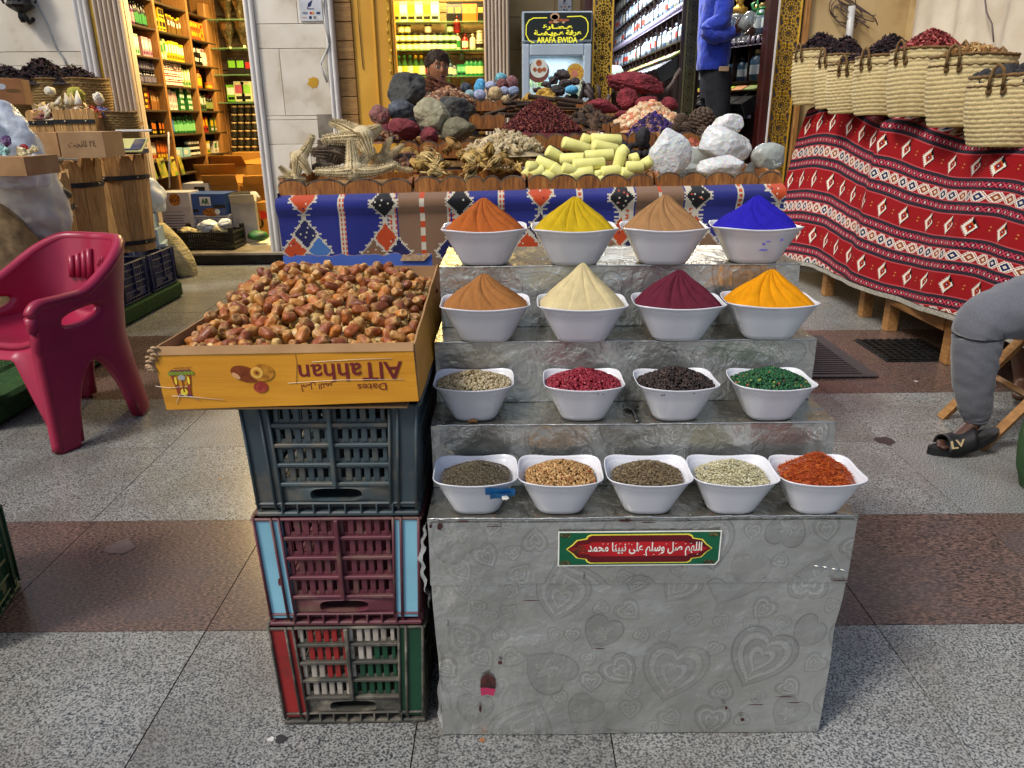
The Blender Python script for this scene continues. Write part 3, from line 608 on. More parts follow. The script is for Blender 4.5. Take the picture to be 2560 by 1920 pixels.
# ================================================================ stacked plastic crates
def crate(loc, rz, cols, label, wt=.370, wb=.345, h=.285, D=.56, group='plastic crates stacked under the dates'):
 t = thing('plastic_crate', label, 'crate', loc, rz, group)
 mp, mg, mL, mR = cols; th = .014; x0 = wb/2; x1 = wt/2
 def X(z): return x0+(x1-x0)*z/h
 post = .062
 def panel(sgn, mat_, name):
  b = MB(); out = []
  for z in (.022, h):
   a = X(z)-.004; i_ = X(z)-post
   out += [(sgn*a, 0, z), (sgn*i_, 0, z), (sgn*a, .012, z), (sgn*i_, .012, z)]
  b.add(out, [(0, 1, 5, 4), (2, 6, 7, 3), (0, 4, 6, 2), (1, 3, 7, 5), (0, 2, 3, 1), (4, 5, 7, 6)]); b.build(name, mat_, t)
  b = MB()
  for q in (post-.002, post*.5+.012, .004):
   b.tube([(sgn*(X(.02)-q), -.003, .02), (sgn*(X(h)-q), -.003, h)], .0035, 5)
  b.build('rib', mp, t)
 panel(-1, mL, 'corner_panel'); panel(1, mR, 'corner_panel')
 gz0, gz1 = .075, h-.004; rows = 4; rh = (gz1-gz0)/rows; gx = X(.15)-post
 for r in range(rows):
  za, zb = gz0+rh*r, gz0+rh*(r+1)
  b = MB(); b.box((0, .004, za+.004), (2*gx+.004, .018, .009), b=.002); b.build('rib', mp, t)
  for s in (-1, 1):
   b = MB(); w = gx/5.0
   b.box((s*gx/2, .008, za+.012), (gx-.004, .006, .008)); b.box((s*gx/2, .008, zb-.003), (gx-.004, .006, .008)); b.build('grille_band', mp, t)
   for k in range(6):
    ww = w*.56 if 0 < k < 5 else w*.40
    b = MB(); xx = s*(.004+ww/2+(gx-.008-ww)*k/5.0); b.box((xx, .007, (za+zb)/2+.003), (ww, .008, rh-.012), b=.0015)
    mm = mg(s, k, r) if callable(mg) else mg
    b.build('slat', mm, t)
 b = MB(); b.box((0, .001, (gz0+gz1)/2), (.010, .022, gz1-gz0), b=.002); b.build('rib', mp, t)
 # handle band with its oval grip hole
 b = MB(); hz0, hz1 = .030, .074; gw, gh = .056, .0155; cz = (hz0+hz1)/2+.002; n = 28
 inner = [(gw*np.sign(math.cos(a))*abs(math.cos(a))**.5, cz+gh*np.sign(math.sin(a))*abs(math.sin(a))**.7) for a in [2*PI*i/n for i in range(n)]]
 outer = []
 for x, z in inner:
  k = max(abs(x)/gx, abs(z-cz)/((hz1-hz0)/2)); outer.append((x/k, cz+(z-cz)/k))
 vs = []; fs = []
 for (P, y) in ((outer, .004), (inner, -.003), (inner, .016), (outer, .014)): vs += [(x, y, z) for x, z in P]
 for j in range(3): fs += [(j*n+i, j*n+(i+1) % n, (j+1)*n+(i+1) % n, (j+1)*n+i) for i in range(n)]
 b.add(vs, fs); b.build('handle', mp, t)
 for k in range(8):
  b = MB(); xx = -gx+2*gx*k/7; b.box((xx, .0, .020), (.004, .012, .022), b=.001); b.build('rib', mp, t)
 # rims, floor, sides, back
 b = MB()
 for z, g, hh in ((.0065, 0.0, .011), (.032, .002, .006), (h-.004, .003, .008)):
  w = X(z)*2+.004+g; pts = []
  b.box((0, .008, z), (w, .024, hh), b=.003); b.box((0, D-.008, z), (w, .02, hh), b=.003)
  for s in (-1, 1): b.box((s*(w/2-.006), D/2, z), (.016, D-.022, hh), b=.003)
 b.build('rim', mp, t)
 b = MB(); b.box((0, D/2, .018), (wb-.03, D-.03, .008)); b.build('floor', mp, t)
 b = MB()
 for s in (-1, 1):
  for yy in (.05, D-.05): b.box((s*(X(.14)-.008), yy, h/2), (.01, .085, h-.02), M=None)
  for k in range(11):
   b.box((s*(X(.14)-.008), .115+(D-.23)*k/10, h*.58), (.007, .018, h*.72))
  for zz in (.06, .12, .19, .25): b.box((s*(X(zz)-.007), D/2, zz), (.012, D-.12, .012))
 for k in range(12): b.box((-gx-.05+(2*gx+.1)*k/11, D-.010, h*.55), (.014, .006, h*.8))
 for zz in (.06, .12, .19, .25): b.box((0, D-.009, zz), (2*gx+.1, .01, .012))
 b.build('wall', mp, t); return t
DIRT = '#6d604c'
c_slate = mat('crate_slate_plastic', '#2f3b40', '#3b4a4e', rough=.5, scale=5, dirt=DIRT, dscale=7, dlo=.50, dhi=.78, bump=.15, bscale=60, bdist=.001)
c_maroon = mat('crate_maroon_plastic', '#4f222c', '#5f2d37', rough=.55, scale=6, dirt=DIRT, dscale=9, dlo=.52, dhi=.8, bump=.15, bscale=60, bdist=.001)
c_lblue = mat('crate_pale_blue_paint', '#7fb4c6', '#74a5b8', rough=.4, scale=6, dirt='#4f222c', dscale=13, dlo=.70, dhi=.72)
c_grim = mat('crate_grimy_plastic', '#4a443b', '#34352f', rough=.7, scale=12, dirt='#7a7264', dscale=14, dlo=.50, dhi=.7)
c_red = mat('crate_red_paint', '#8e2320', '#7b1c1c', rough=.55, scale=8, dirt='#4c2b22', dscale=9, dlo=.58, dhi=.75)
c_wht = mat('crate_white_paint', '#a9a196', '#8f867a', rough=.6, scale=14, dirt='#5c5044', dscale=16, dlo=.55, dhi=.7)
c_grn = mat('crate_green_paint', '#12422b', '#0f3824', rough=.5, scale=9, dirt='#4c4a38', dscale=9, dlo=.6, dhi=.8)
CY = 1.462
def flagcol(s, k, r):
 x = (-5+k if s < 0 else k)
 if s < 0: return c_red if (r > 0 and x < 0-(.0 if r > 1 else 2)) and not (r == 1 and k > 2) else c_wht
 return c_wht if (r == 3 or (r == 2 and k < 3) or (r == 1 and k < 1)) else c_grn
crate((-.392, CY, .002), .012, (c_grim, flagcol, c_red, c_grn), 'grimy crate painted red white and green at the bottom of the stack', wt=.366, wb=.342, h=.284)
crate((-.390, CY, .289), .004, (c_maroon, c_maroon, c_lblue, c_lblue), 'maroon crate with pale blue corners, middle of the stack', wt=.372, wb=.348, h=.284)
crate((-.384, CY, .576), -.004, (c_slate, c_slate, c_slate, c_slate), 'dusty slate grey crate on top of the stack right under the dates', wt=.376, wb=.352, h=.262)
m_chip = mat('crate_chip', '#5a1e22', rough=.7); pc = atY(700, 1456, CY-.004); o = blob(pc.x, pc.z, .006, .011, CY-.004, m_chip, 12, 'paint_chip', None)
for oo in list(COL.objects):
 if oo.get('label', '').startswith('maroon crate'): o.parent = oo; o.location = -oo.location
# ================================================================ carton of dates
m_och = mat('printed_ochre_card', '#c88a20', '#bb7e1a', rough=.5, scale=5, stretch=(1, 1, 9), bump=.25, bscale=25, bdist=.002, bstretch=(.4, 1, 14), dirt='#a56d16', dscale=3, dlo=.55, dhi=.8)
m_card = mat('brown_cardboard', '#a5835e', '#8e6d4b', rough=.9, scale=8, bump=.3, bscale=60, bdist=.001, bstretch=(8, 8, .6), spec=.1)
m_edge = mat('torn_card_edge', '#b79a78', '#8d6f50', rough=.95, scale=90)
m_bluec = mat('blue_printed_card', '#3a55a0', '#4a67b2', rough=.6, scale=4, bump=.3, bscale=40, bdist=.001, bstretch=(6, 1, .5))
m_ink = mat('maroon_ink', '#6a1a1c', rough=.5)
CX0, CX1, CF, CB, CZ0, CZ1 = -.722, -.196, 1.425, 2.22, .842, .964
carton = thing('date_carton', 'low ochre cardboard box heaped with dates on top of the crate stack', 'carton', (0, 0, 0))
def sheet(b, P00, P10, P01, P11, th, nu=24, nv=6, wav=.0015, rag=0.0, m=0, seed=0, me=1):
 P00, P10, P01, P11 = map(Vector, (P00, P10, P01, P11)); n = (P10-P00).cross(P01-P00).normalized()
 def f(u, v, s):
  r = rag*mnoise.fractal(Vector((u*14, seed, 0)), 1, 2, 4)*(1 if v > .99 else 0)
  p = P00*(1-u)*(1-v)+P10*u*(1-v)+P01*(1-u)*v+P11*u*v
  return tuple(p+n*(s*th/2+wav*mnoise.noise(p*9+Vector((seed, 0, 0))))+(P01-P00).normalized()*r)
 b.grid(lambda u, v: f(u, v, 1), nu, nv, m=m, smooth=False); b.grid(lambda u, v: f(u, v, -1), nu, nv, m=me, smooth=False)
 W = nu+1; base = len(b.v)-2*W*(nv+1); o2 = W*(nv+1); q = []
 for i in range(nu): q += [(base+i, base+i+1, base+o2+i+1, base+o2+i), (base+nv*W+i, base+nv*W+i+1, base+o2+nv*W+i+1, base+o2+nv*W+i)]
 for j in range(nv): q += [(base+j*W, base+(j+1)*W, base+o2+(j+1)*W, base+o2+j*W), (base+j*W+nu, base+(j+1)*W+nu, base+o2+(j+1)*W+nu, base+o2+j*W+nu)]
 b.f += q; b.mi += [me]*len(q); b.sm += [False]*len(q)
FL = atY(417, 1024, CF); FR = atY(1047, 1002, CF); TL = atY(382, 873, CF); TR = atY(1033, 862, CF)
b = MB(); sheet(b, FL, FR, TL+Vector((0, 0, -.010)), TR+Vector((0, 0, -.010)), .004, 40, 8, rag=.002, m=0); b.build('front_panel', [m_och, m_card], carton)
b = MB(); sheet(b, TL+Vector((0, -.003, -.012)), TR+Vector((0, -.003, -.012)), TL+Vector((0, .004, .004)), TR+Vector((0, .004, .004)), .003, 40, 2, rag=.001, seed=3, m=0); b.build('folded_edge', [m_card, m_edge], carton)
b = MB(); sheet(b, FL+Vector((0, .005, 0)), (FL.x+.03, CB, FL.z), TL+Vector((0, .005, 0)), (-.665, CB, .985), .004, 30, 6, seed=5, rag=.002); b.build('side_panel', [m_card, m_card], carton)
b = MB(); sheet(b, FR+Vector((0, .005, 0)), (FR.x+.005, CB, FR.z), TR+Vector((0, .005, 0)), (-.218, CB, .99), .004, 30, 6, seed=6, rag=.002, me=1); b.build('side_panel', [m_och, m_card], carton)
b = MB(); sheet(b, (-.69, CB, CZ0), (-.215, CB, CZ0), (-.675, CB, .99), (-.21, CB, .985), .004, 26, 6, seed=7); b.build('back_panel', [m_card, m_card], carton)
b = MB(); sheet(b, (-.69, CF+.01, CZ0), (-.215, CF+.01, CZ0), (-.69, CB, CZ0), (-.215, CB, CZ0), .004, 6, 6, seed=8); b.build('bottom_panel', [m_card, m_card], carton)
# a blue carton flap standing up behind
A = atY(706, 672, 2.27); B_ = atY(1082, 672, 2.27); C_ = atY(708, 640, 2.27); D_ = atY(1080, 634, 2.27)
b = MB(); sheet(b, A+Vector((0, 0, -.12)), B_+Vector((0, 0, -.12)), C_, D_, .005, 40, 5, seed=9, rag=.008); bx = b.build('carton_flap', [m_bluec, m_card]); tag(bx, 'torn blue cardboard flap standing behind the heap of dates', 'cardboard')
b = MB(); sheet(b, atY(1000, 652, 2.262), atY(1060, 652, 2.262), atY(1008, 636, 2.262), atY(1076, 636, 2.262), .002, 10, 4, seed=12, rag=.006); o = b.build('torn_patch', [m_edge, m_edge], bx)
# supports under the rear of the carton
crate((-.44, 2.04, .552), .0, (c_slate, c_slate, c_slate, c_slate), 'dark crate hidden behind the stack, carrying the back of the date carton', wt=.36, wb=.34, h=.284, D=.16, group=None)
crate((-.44, 2.04, .266), .0, (c_slate, c_slate, c_slate, c_slate), 'dark crate behind the maroon crate, seen only through its slots', wt=.36, wb=.34, h=.284, D=.16, group=None)
crate((-.44, 2.04, .002), .0, (c_slate, c_slate, c_slate, c_slate), 'dark crate standing on the paving behind the bottom crate of the stack', wt=.36, wb=.34, h=.262, D=.16, group=None)
# printing on the front of the carton, upside down as it stands
ang = math.atan2(FR.z-FL.z, FR.x-FL.x)
def on_front(px, py, off=.0034): p = atY(px, py, CF-off); return T(p) @ roty(-ang)
m_cr = mat('crease_white', '#e8dcc0', rough=.7)
def flipM(px, py, off=.0034): return on_front(px, py, off) @ roty(PI)
b = MB(); put_text(b, 'AlTahhan', flipM(877, 930), w=SZ(258, 1.43, .9), h=SZ(48, 1.43, .9), bold=.012); b.build('lettering', m_ink, carton, fix=False)
b = MB(); put_text(b, 'Dates', flipM(930, 967), w=SZ(72, 1.43, .9), h=SZ(18, 1.43, .9)); b.build('lettering', m_ink, carton, fix=False)
b = MB(); put_text(b, arabic('أصل التمر'), flipM(793, 966), w=SZ(82, 1.43, .9), h=SZ(24, 1.43, .9), bold=.01); b.build('lettering', m_ink, carton, fix=False)
b = MB(); put_text(b, arabic('مجمع تمور الوادى'), flipM(456, 920), w=SZ(46, 1.43, .9), h=SZ(9, 1.43, .9)); b.build('lettering', m_ink, carton, fix=False)
# emblem: a little water mill tower printed upside down
m_eg = mat('emblem_green', '#7a8a2a', rough=.5); m_ey = mat('emblem_yellow', '#e8cf3a', rough=.5); m_eb = mat('emblem_brown', '#8a3a1c', rough=.5); m_ep = mat('emblem_purple', '#4a2450', rough=.5)
k = SZ(1, 1.43, .9)
def em(poly, m, px=457, py=961, off=.0032): b = MB(); b.prism([(x*k, z*k) for x, z in poly], .0004, M=on_front(px, py, off)); b.build('emblem', m, carton)
em([(-18, -32), (18, -32), (18, -28), (-18, -28)], m_ep); em([(-17, -28), (17, -28), (19, -10), (-19, -10)], m_eb)
em([(-19, -10), (-10, -10), (-16, 28), (-27, 28)], m_eb); em([(19, -10), (10, -10), (14, 28), (25, 28)], m_eb)
em([(9*math.cos(i*PI/8), -20+9*math.sin(i*PI/8)) for i in range(16)], m_ey, off=.0038); em([(-1.5, -20), (1.5, -20), (1, 12), (-1, 12)], m_ink, off=.0042)
em([(9*math.cos(i*PI/8), 18+8*math.sin(i*PI/8)) for i in range(16)], mat('emblem_grey', '#9fa39a', rough=.5), off=.0036)
em([(-32+64*i/16, 32+(3 if i % 2 else 0)) for i in range(17)]+[(32-64*i/16, 26-(3 if i % 2 else 0)) for i in range(17)], m_eg, off=.0038)
em([(-26+52*i/10, 36+(3 if i % 2 else 0)) for i in range(11)]+[(26-52*i/10, 33+(3 if i % 2 else 0)) for i in range(11)][::-1][::-1], m_ep, off=.0042)
for s in (-1, 1): em([(s*16+3*math.cos(i*PI/6), 10+11*math.sin(i*PI/6)) for i in range(12)], m_ey, off=.0038)
# printed picture of three dates
m_d1 = mat('print_date_brown', '#7d3a14', '#4f1f0c', rough=.35, scale=60, lo=.4, hi=.7); m_d2 = mat('print_date_gold', '#c08428', '#8a5616', rough=.35, scale=70); m_d3 = mat('print_date_red', '#7a2018', '#9a4030', rough=.35, scale=120); m_d4 = mat('print_date_light', '#e0b868', rough=.4)
def ell(cx, cz, rx, rz, rot=0, n=26): return [(cx+rx*math.cos(a)*math.cos(rot)-rz*math.sin(a)*math.sin(rot), cz+rx*math.cos(a)*math.sin(rot)+rz*math.sin(a)*math.cos(rot)) for a in [2*PI*i/n for i in range(n)]]
em(ell(0, 0, 36, 20, -.35), m_d1, 612, 935, .0031); em(ell(0, 0, 18, 15, .1), m_d3, 652, 968, .0030); em(ell(0, 0, 30, 22, 0), m_d2, 655, 932, .0037)
em(ell(0, 0, 15, 15), mat('print_date_ring', '#d9a94e', rough=.4), 642, 932, .0041); em(ell(0, 0, 8, 8), m_d2, 641, 932, .0045); em(ell(0, 0, 3.5, 3.5), m_d1, 641, 932, .0049)
em(ell(0, 0, 12, 6, -.7), mat('print_highlight', '#cf9a6a', rough=.4), 590, 940, .0040)
for i, (pts) in enumerate((((388, 965), (420, 970), (470, 966)), ((738, 885), (742, 905), (741, 960)), ((720, 958), (850, 950), (1010, 948)), ((430, 990), (480, 992), (560, 1000)), ((440, 1010), (450, 985), (500, 1000)), ((780, 905), (900, 898), (980, 896)))):
 b = MB(); b.tube([atY(a, c, CF-.0035) for a, c in pts], .0005, 4); b.build('crease', m_cr if i != 1 else m_card, carton)
# crushed corner
b = MB()
for i in range(9): p = atY(378+random.uniform(-8, 14), 872+i*7+random.uniform(-3, 3), CF-.004); b.tube([p+Vector((-.008, .004, 0)), p+Vector((0, -.004, .004)), p+Vector((.008, .002, -.002))], random.uniform(.002, .004), 5)
b.build('crushed_corner', m_edge, carton)
# dates: 300 single ones on top, the rest of the heap underneath as one mass
def date_geo(seed):
 rs = random.Random(seed); off = Vector((seed*7.3, 1.1, 2.2)); L_, W_ = rs.uniform(.0180, .0222), rs.uniform(.0098, .0116); vs = []; nu, nv = 18, 14; bend = rs.uniform(-.15, .15)
 v, f = sph(1, nu, nv); out = []
 for (x, y, z) in v:
  p = Vector((x, y, z)); a = math.atan2(y, x); r = 1+.10*math.sin(a*rs.randint(4, 4)+z*3+seed)*(1-abs(z))+.22*mnoise.noise(Vector((x*2.2, y*2.2, z*1.1))+off)-.13*abs(mnoise.noise(Vector((x*5, y*5, z*2.2))+off))+.05*mnoise.noise(p*7+off)
  zz = z
  if z > .96: zz = .80                       # the dimple of the stalk end
  q = math.hypot(x, y); sh = ((1-abs(z)**3.4)**.42/q) if q > .05 else 1.0; sh = min(sh, 2.2)*.93
  out.append((x*W_*r*sh*1.12+bend*(z*z)*.006, y*W_*r*sh*1.05, zz*L_))
 return out, f
def date_mat(nm, body, body2, cap):
 M = mat(nm, body, body2, rough=.46, scale=90, detail=5, lo=.3, hi=.7, bump=.8, bscale=110, bdist=.004, rnd=.25, sss=.1, spec=.45, coat=.12)
 N = M.node_tree.nodes; L = M.node_tree.links; b_ = N['Principled BSDF']; src = b_.inputs['Base Color'].links[0].from_socket
 tc = N.new('ShaderNodeTexCoord'); sx = N.new('ShaderNodeSeparateXYZ'); L.new(tc.outputs['Object'], sx.inputs[0])
 nz = N.new('ShaderNodeTexNoise'); nz.inputs['Scale'].default_value = 70; L.new(tc.outputs['Object'], nz.inputs[0])
 ma = N.new('ShaderNodeMath'); ma.operation = 'MULTIPLY_ADD'; ma.inputs[1].default_value = .018; L.new(nz.outputs[0], ma.inputs[0]); L.new(sx.outputs[2], ma.inputs[2])
 mr = N.new('ShaderNodeMapRange'); mr.inputs[1].default_value = .016; mr.inputs[2].default_value = .036; L.new(ma.outputs[0], mr.inputs[0])
 mx = N.new('ShaderNodeMix'); mx.data_type = 'RGBA'; mx.inputs[7].default_value = lin(cap); L.new(mr.outputs[0], mx.inputs[0]); L.new(src, mx.inputs[6]); L.new(mx.outputs[2], b_.inputs['Base Color'])
 return M
dm = [date_mat('date_skin_a', '#94521f', '#b0702f', '#c8a462'), date_mat('date_skin_b', '#7e3c18', '#985524', '#b88e50'), date_mat('date_skin_c', '#b07c38', '#9a5e26', '#ceb074'), date_mat('date_skin_d', '#6c3216', '#884a22', '#a8844a')]
DG = [date_geo(i+1) for i in range(8)]; DME = []
for i, (v, f) in enumerate(DG):
 b = MB(); b.add(v, f, 0, True); DME.append(b.mesh('date', dm[(i*3) % 4]))
def dheap(x, y):
 u = (x-CX0)/(CX1-CX0); v = (y-CF)/(CB-CF)
 e = min(1, u/.20, (1-u)/.16)**.7 if 0 < u < 1 else 0
 rise = .010+.082*min(1, max(0, v)/.66)**.8 if v < .66 else .092-.115*max(0, (v-.66)/.34)**1.2
 return .936+rise*max(0, e)*(1.06-.42*max(0, u-.25)*max(0, v))
pts = []; tries = 0; rs = random.Random(5)
while len(pts) < 300 and tries < 60000:
 tries += 1; x = rs.uniform(CX0+.035, CX1-.02); y = rs.uniform(CF+.02, CB-.03)
 dmin = .0215
 if all((x-a)**2+(y-c)**2 > dmin*dmin for a, c in pts): pts.append((x, y))
pts.sort(key=lambda q: q[1])
for i, (x, y) in enumerate(pts):
 o = bpy.data.objects.new('date', DME[i % 8]) if True else None; COL.objects.link(o)
 o.matrix_basis = T(x, y, dheap(x, y)+rs.uniform(-.002, .010)) @ rotz(rs.uniform(0, 6.28)) @ rotx(rs.choice((PI/2, PI/2, .9, 2.1, 1.2, .35))+rs.gauss(0, .25)) @ Matrix.Scale(rs.uniform(.9, 1.14), 4)
 tag(o, 'wrinkled brown date lying in the heap in the ochre carton', 'date', 'dates heaped in the ochre carton')
arr = []; mi = []
for i in range(620):
 x = rs.uniform(CX0+.03, CX1-.015); y = rs.uniform(CF+.015, CB-.02)
 arr.append((rs.randrange(8), T(x, y, dheap(x, y)-rs.uniform(.010, .030)) @ rotz(rs.uniform(0, 6.28)) @ rotx(rs.uniform(0, 3)))); mi.append(rs.randrange(4))
o = join_np('date_heap', dm, DG, arr, mi); tag(o, 'the packed dates underneath the loose top layer in the ochre carton', 'dates', None, 'stuff')
b = MB(); b.grid(lambda u, v: (lambda x, y: (x, y, dheap(x, y)-.026))(CX0+.02+(CX1-CX0-.03)*u, CF+.01+(CB-CF-.03)*v), 20, 24); o2 = b.build('date_heap_core', dm[3], o)
# ================================================================ shop fronts
YW = 7.75; ZS = .122
def wx(px, py=0, Y=YW): return atY(px, py, Y).x
m_stone = mat('beige_stone', '#e4ddce', '#d2c8b4', rough=.55, scale=3, detail=6, bump=.12, bscale=30, bdist=.003, dirt='#a8987c', dscale=3, dlo=.55, dhi=.85, rnd=.05)
m_stone_y = mat('honey_stone', '#bda577', '#ad9366', rough=.6, scale=3, detail=6, bump=.1, bscale=30, bdist=.003, dirt='#8a7048', dscale=3, dlo=.55, dhi=.8, rnd=.05)
m_trim = mat('fluted_trim', '#dcdad6', '#c6c3be', rough=.4, scale=4, stretch=(6, 6, .6))
m_trim2 = mat('fluted_beige', '#c8b8a4', '#ac9880', rough=.5, scale=4, stretch=(8, 8, .4))
m_ypaint = mat('yellow_panel', '#d8a43a', '#c8922c', rough=.45, scale=2)
m_wood = mat('planed_wood', '#a87a44', '#7c5226', rough=.5, scale=5, stretch=(14, 14, 1.2), distort=1.5, lo=.3, hi=.7)
m_woodh = mat('planed_wood_across', '#b08548', '#7d572a', rough=.45, scale=5, stretch=(1.2, 14, 14), distort=1.5, lo=.3, hi=.7, rnd=.12)
m_dkwood = mat('dark_shelf_wood', '#4b3a22', '#2e2213', rough=.5, scale=4, stretch=(1, 14, 14), distort=1)
m_slatw = mat('slat_wall_wood', '#8a744c', '#5f4a2a', rough=.45, scale=4, stretch=(1.5, 10, 16), distort=2, rnd=.1)
m_gold = mat('gold_metal', '#e0b648', '#c89a34', rough=.35, metal=.5, scale=6)
m_brnj = mat('dark_red_wood', '#3a1210', '#2a0c0a', rough=.35, scale=6, coat=.3)
m_marble = mat('step_marble', '#8f8677', '#6f675b', rough=.35, scale=4, detail=6, dirt='#55493b', dscale=4, dlo=.5, dhi=.75)
m_riser = mat('step_riser', '#2b2724', '#3d3832', rough=.6, scale=8)
m_mortar = mat('mortar', '#6a5e4a', rough=.9)
m_glass = mat('shelf_glass', '#7fae7c', rough=.08, scale=2, alpha=.45, spec=.6)
m_plast = mat('cream_plaster', '#b8a888', '#a89878', rough=.8, scale=2)
m_ceil = mat('shop_ceiling', '#c9bda0', rough=.8, scale=2)
# step and floor of the shops, in slabs
stp = struct(MB().box((0, 10.5, ZS/2-.008), (13, 5.6, ZS-.016)).build('shop_floor', m_riser))
x = -6.4; k = 0
while x < 6.4:
 w = (1.05, 1.25, .95)[k % 3]; b = MB(); b.box((x+w/2, YW+.12, ZS-.010), (w-.006, .48, .028), b=.005); o = b.build('slab', m_marble, stp); x += w; k += 1
for j in range(4):
 for i in range(13):
  b = MB(); b.box((-6+i*1.0, 8.55+j*1.05, ZS-.005), (.99, 1.04, .012), b=.001); b.build('tile', m_stone, stp)
def stone_wall(label, x0, x1, Y, z0, z1, zs, m, th=.16, cols=None, cat='wall'):
 t = thing('stone_wall', label, cat, ((x0+x1)/2, Y, z0)); cx = (x0+x1)/2
 b = MB(); b.box((0, th/2+.012, (z1-z0)/2), (x1-x0, th-.02, z1-z0)); b.build('core', m_mortar, t)
 L_ = [z0]+[z for z in zs if z0 < z < z1]+[z1]
 for r, (a, c) in enumerate(zip(L_[:-1], L_[1:])):
  n = cols[r % len(cols)] if cols else [0, 1]
  for u, v in zip(n[:-1], n[1:]):
   xa, xb = x0+(x1-x0)*u, x0+(x1-x0)*v
   b = MB(); b.box((0, 0, 0), (xb-xa-.004, .022, c-a-.004), b=.003); o = b.build('stone_block', m, t); o.location = ((xa+xb)/2-cx, random.uniform(-.001, .001), (a+c)/2-z0)
 return t
ZT = 3.4
def zY(py, Y=YW, px=700): return atY(px, py, Y).z
stone_wall('pale stone wall at the far left behind the black dried flowers', -5.9, wx(181), YW, ZS, ZT, [zY(400, px=100), zY(165, px=100), zY(130, px=100)], m_stone, cols=[[0, .45, 1], [0, .3, .8, 1], [0, 1]])
stone_wall('stone pillar with a payment sign between the two lit shops', wx(633), wx(808), YW, ZS, ZT, [zY(500), zY(361), zY(300), zY(290), zY(122), zY(60)], m_stone, cols=[[0, 1], [0, .62, 1], [0, 1], [0, 1], [0, .3, 1]])
stone_wall('honey coloured stone wall behind the display fridge', wx(1272, 100, 8.35), wx(1500, 100, 8.35), 8.35, ZS, ZT, [zY(300, 8.35, 1290), zY(125, 8.35, 1290), zY(43, 8.35, 1290)], m_stone_y, cols=[[0, .2, 1], [0, .5, 1]])
stone_wall('honey coloured stone wall to the right of the gold lattice', wx(2013), 3.75, YW, ZS, ZT, [zY(350, px=2030), zY(148, px=2030)], m_stone_y, cols=[[0, 1], [0, .4, 1]])
m_sideplaster = m_stone_y
t = thing('side_wall', 'honey coloured wall behind the row of palm baskets', 'wall', (3.78, 5, 0)); b = MB(); b.box((0, 0, ZT/2), (.12, 5.6, ZT)); b.build('plaster', m_stone_y, t)
t = thing('side_wall', 'wall along the far left edge behind the stall of sacks', 'wall', (-5.95, 5, 0)); b = MB(); b.box((0, 0, ZT/2), (.12, 5.6, ZT)); b.build('plaster', m_stone, t)
def fluted(label, x0, x1, Y, m, fl, depth=.03, z0=ZS, z1=ZT):
 W = x1-x0; b = MB(); n = fl*8
 def f(u, v):
  s = u*fl; q = s-math.floor(s); d = depth*(.35+.65*abs(math.sin(PI*q))**.6) if 0.02 < u < .98 else depth*.2
  return (x0+W*u-(x0+x1)/2, -d, (z1-z0)*v)
 b.grid(f, n, 1, smooth=False); b.box((0, .05, (z1-z0)/2), (W, .09, z1-z0)); o = b.build('fluted_column', m); o.location = ((x0+x1)/2, Y, z0); tag(o, label, 'column'); return o
fluted('narrow white ribbed trim at the far left of the yellow lit shop', wx(181), wx(219), YW-.01, m_trim, 3)
fluted('wide cream fluted column left of the yellow lit shop shelves', wx(237), wx(312), YW-.04, m_trim2, 6, .05)
fluted('white ribbed door trim left of the stone pillar', wx(608), wx(633), YW-.02, m_trim, 2)
fluted('white ribbed trim right of the stone pillar', wx(808), wx(830), YW-.02, m_trim, 2)
fluted('cream fluted column between the bottle shop and the fridge', wx(1208), wx(1272), YW-.03, m_trim2, 7, .05)
o = MB().box((0, 0, (ZT-ZS)/2), (wx(237)-wx(219), .1, ZT-ZS), b=.01).build('carved_gold_strip', m_gold); o.location = ((wx(219)+wx(237))/2, YW+.05, ZS); tag(o, 'narrow gold strip between the white trim and the wide cream column', 'door trim')
# angled plank reveal, yellow wall and carved strip of the second shop
t = thing('plank_reveal', 'strip of stacked honey wood planks left of the yellow panel', 'wood panelling', (wx(830), YW, ZS)); W = wx(874)-wx(830)
b = MB(); b.box((W/2, .10, (ZT-ZS)/2), (W, .05, ZT-ZS)); b.build('backing', m_dkwood, t)
for i in range(20):
 b = MB(); h = (ZT-ZS)/20; b.box((W/2, .05, h*(i+.5)), (W-.004, .03, h-.006), b=.004, M=T(0, 0, 0) @ rotz(.0)); o = b.build('plank', m_woodh, t)
t = thing('yellow_panel', 'bright yellow panel lit by the bottle shop', 'wall panel', (wx(874), YW, ZS)); W = wx(963)-wx(874)
b = MB(); b.box((W/2, .09, (ZT-ZS)/2), (W, .06, ZT-ZS)); b.build('panel', m_ypaint, t)
b = MB(); b.box((W*.62, .05, (ZT-ZS)/2), (.022, .03, ZT-ZS), b=.006); b.build('batten', m_ypaint, t)
b = MB(); b.tube([(W*.20, .05, 2.4), (W*.19, .05, 2.1), (W*.215, .05, 1.75), (W*.22, .05, 1.72)], .004, 5); b.build('cable', m_riser, t)
t = thing('carved_door_trim', 'carved gold strip with yellow edge beside the bottle shelves', 'door trim', (wx(963), YW, ZS)); W = wx(987, 100)-wx(963)
b = MB(); b.box((W*.25, .05, (ZT-ZS)/2), (W*.48, .1, ZT-ZS), b=.01)
for i in range(34): b.tube([(W*.25+.012*math.sin(i), -.004, i*.088), (W*.25-.014*math.sin(i*1.7), -.008, i*.088+.04)], .008, 5)
b.build('carving', m_gold, t); b = MB(); b.box((W*.78, .07, (ZT-ZS)/2), (W*.42, .1, ZT-ZS), b=.01); b.build('edge', m_ypaint, t)
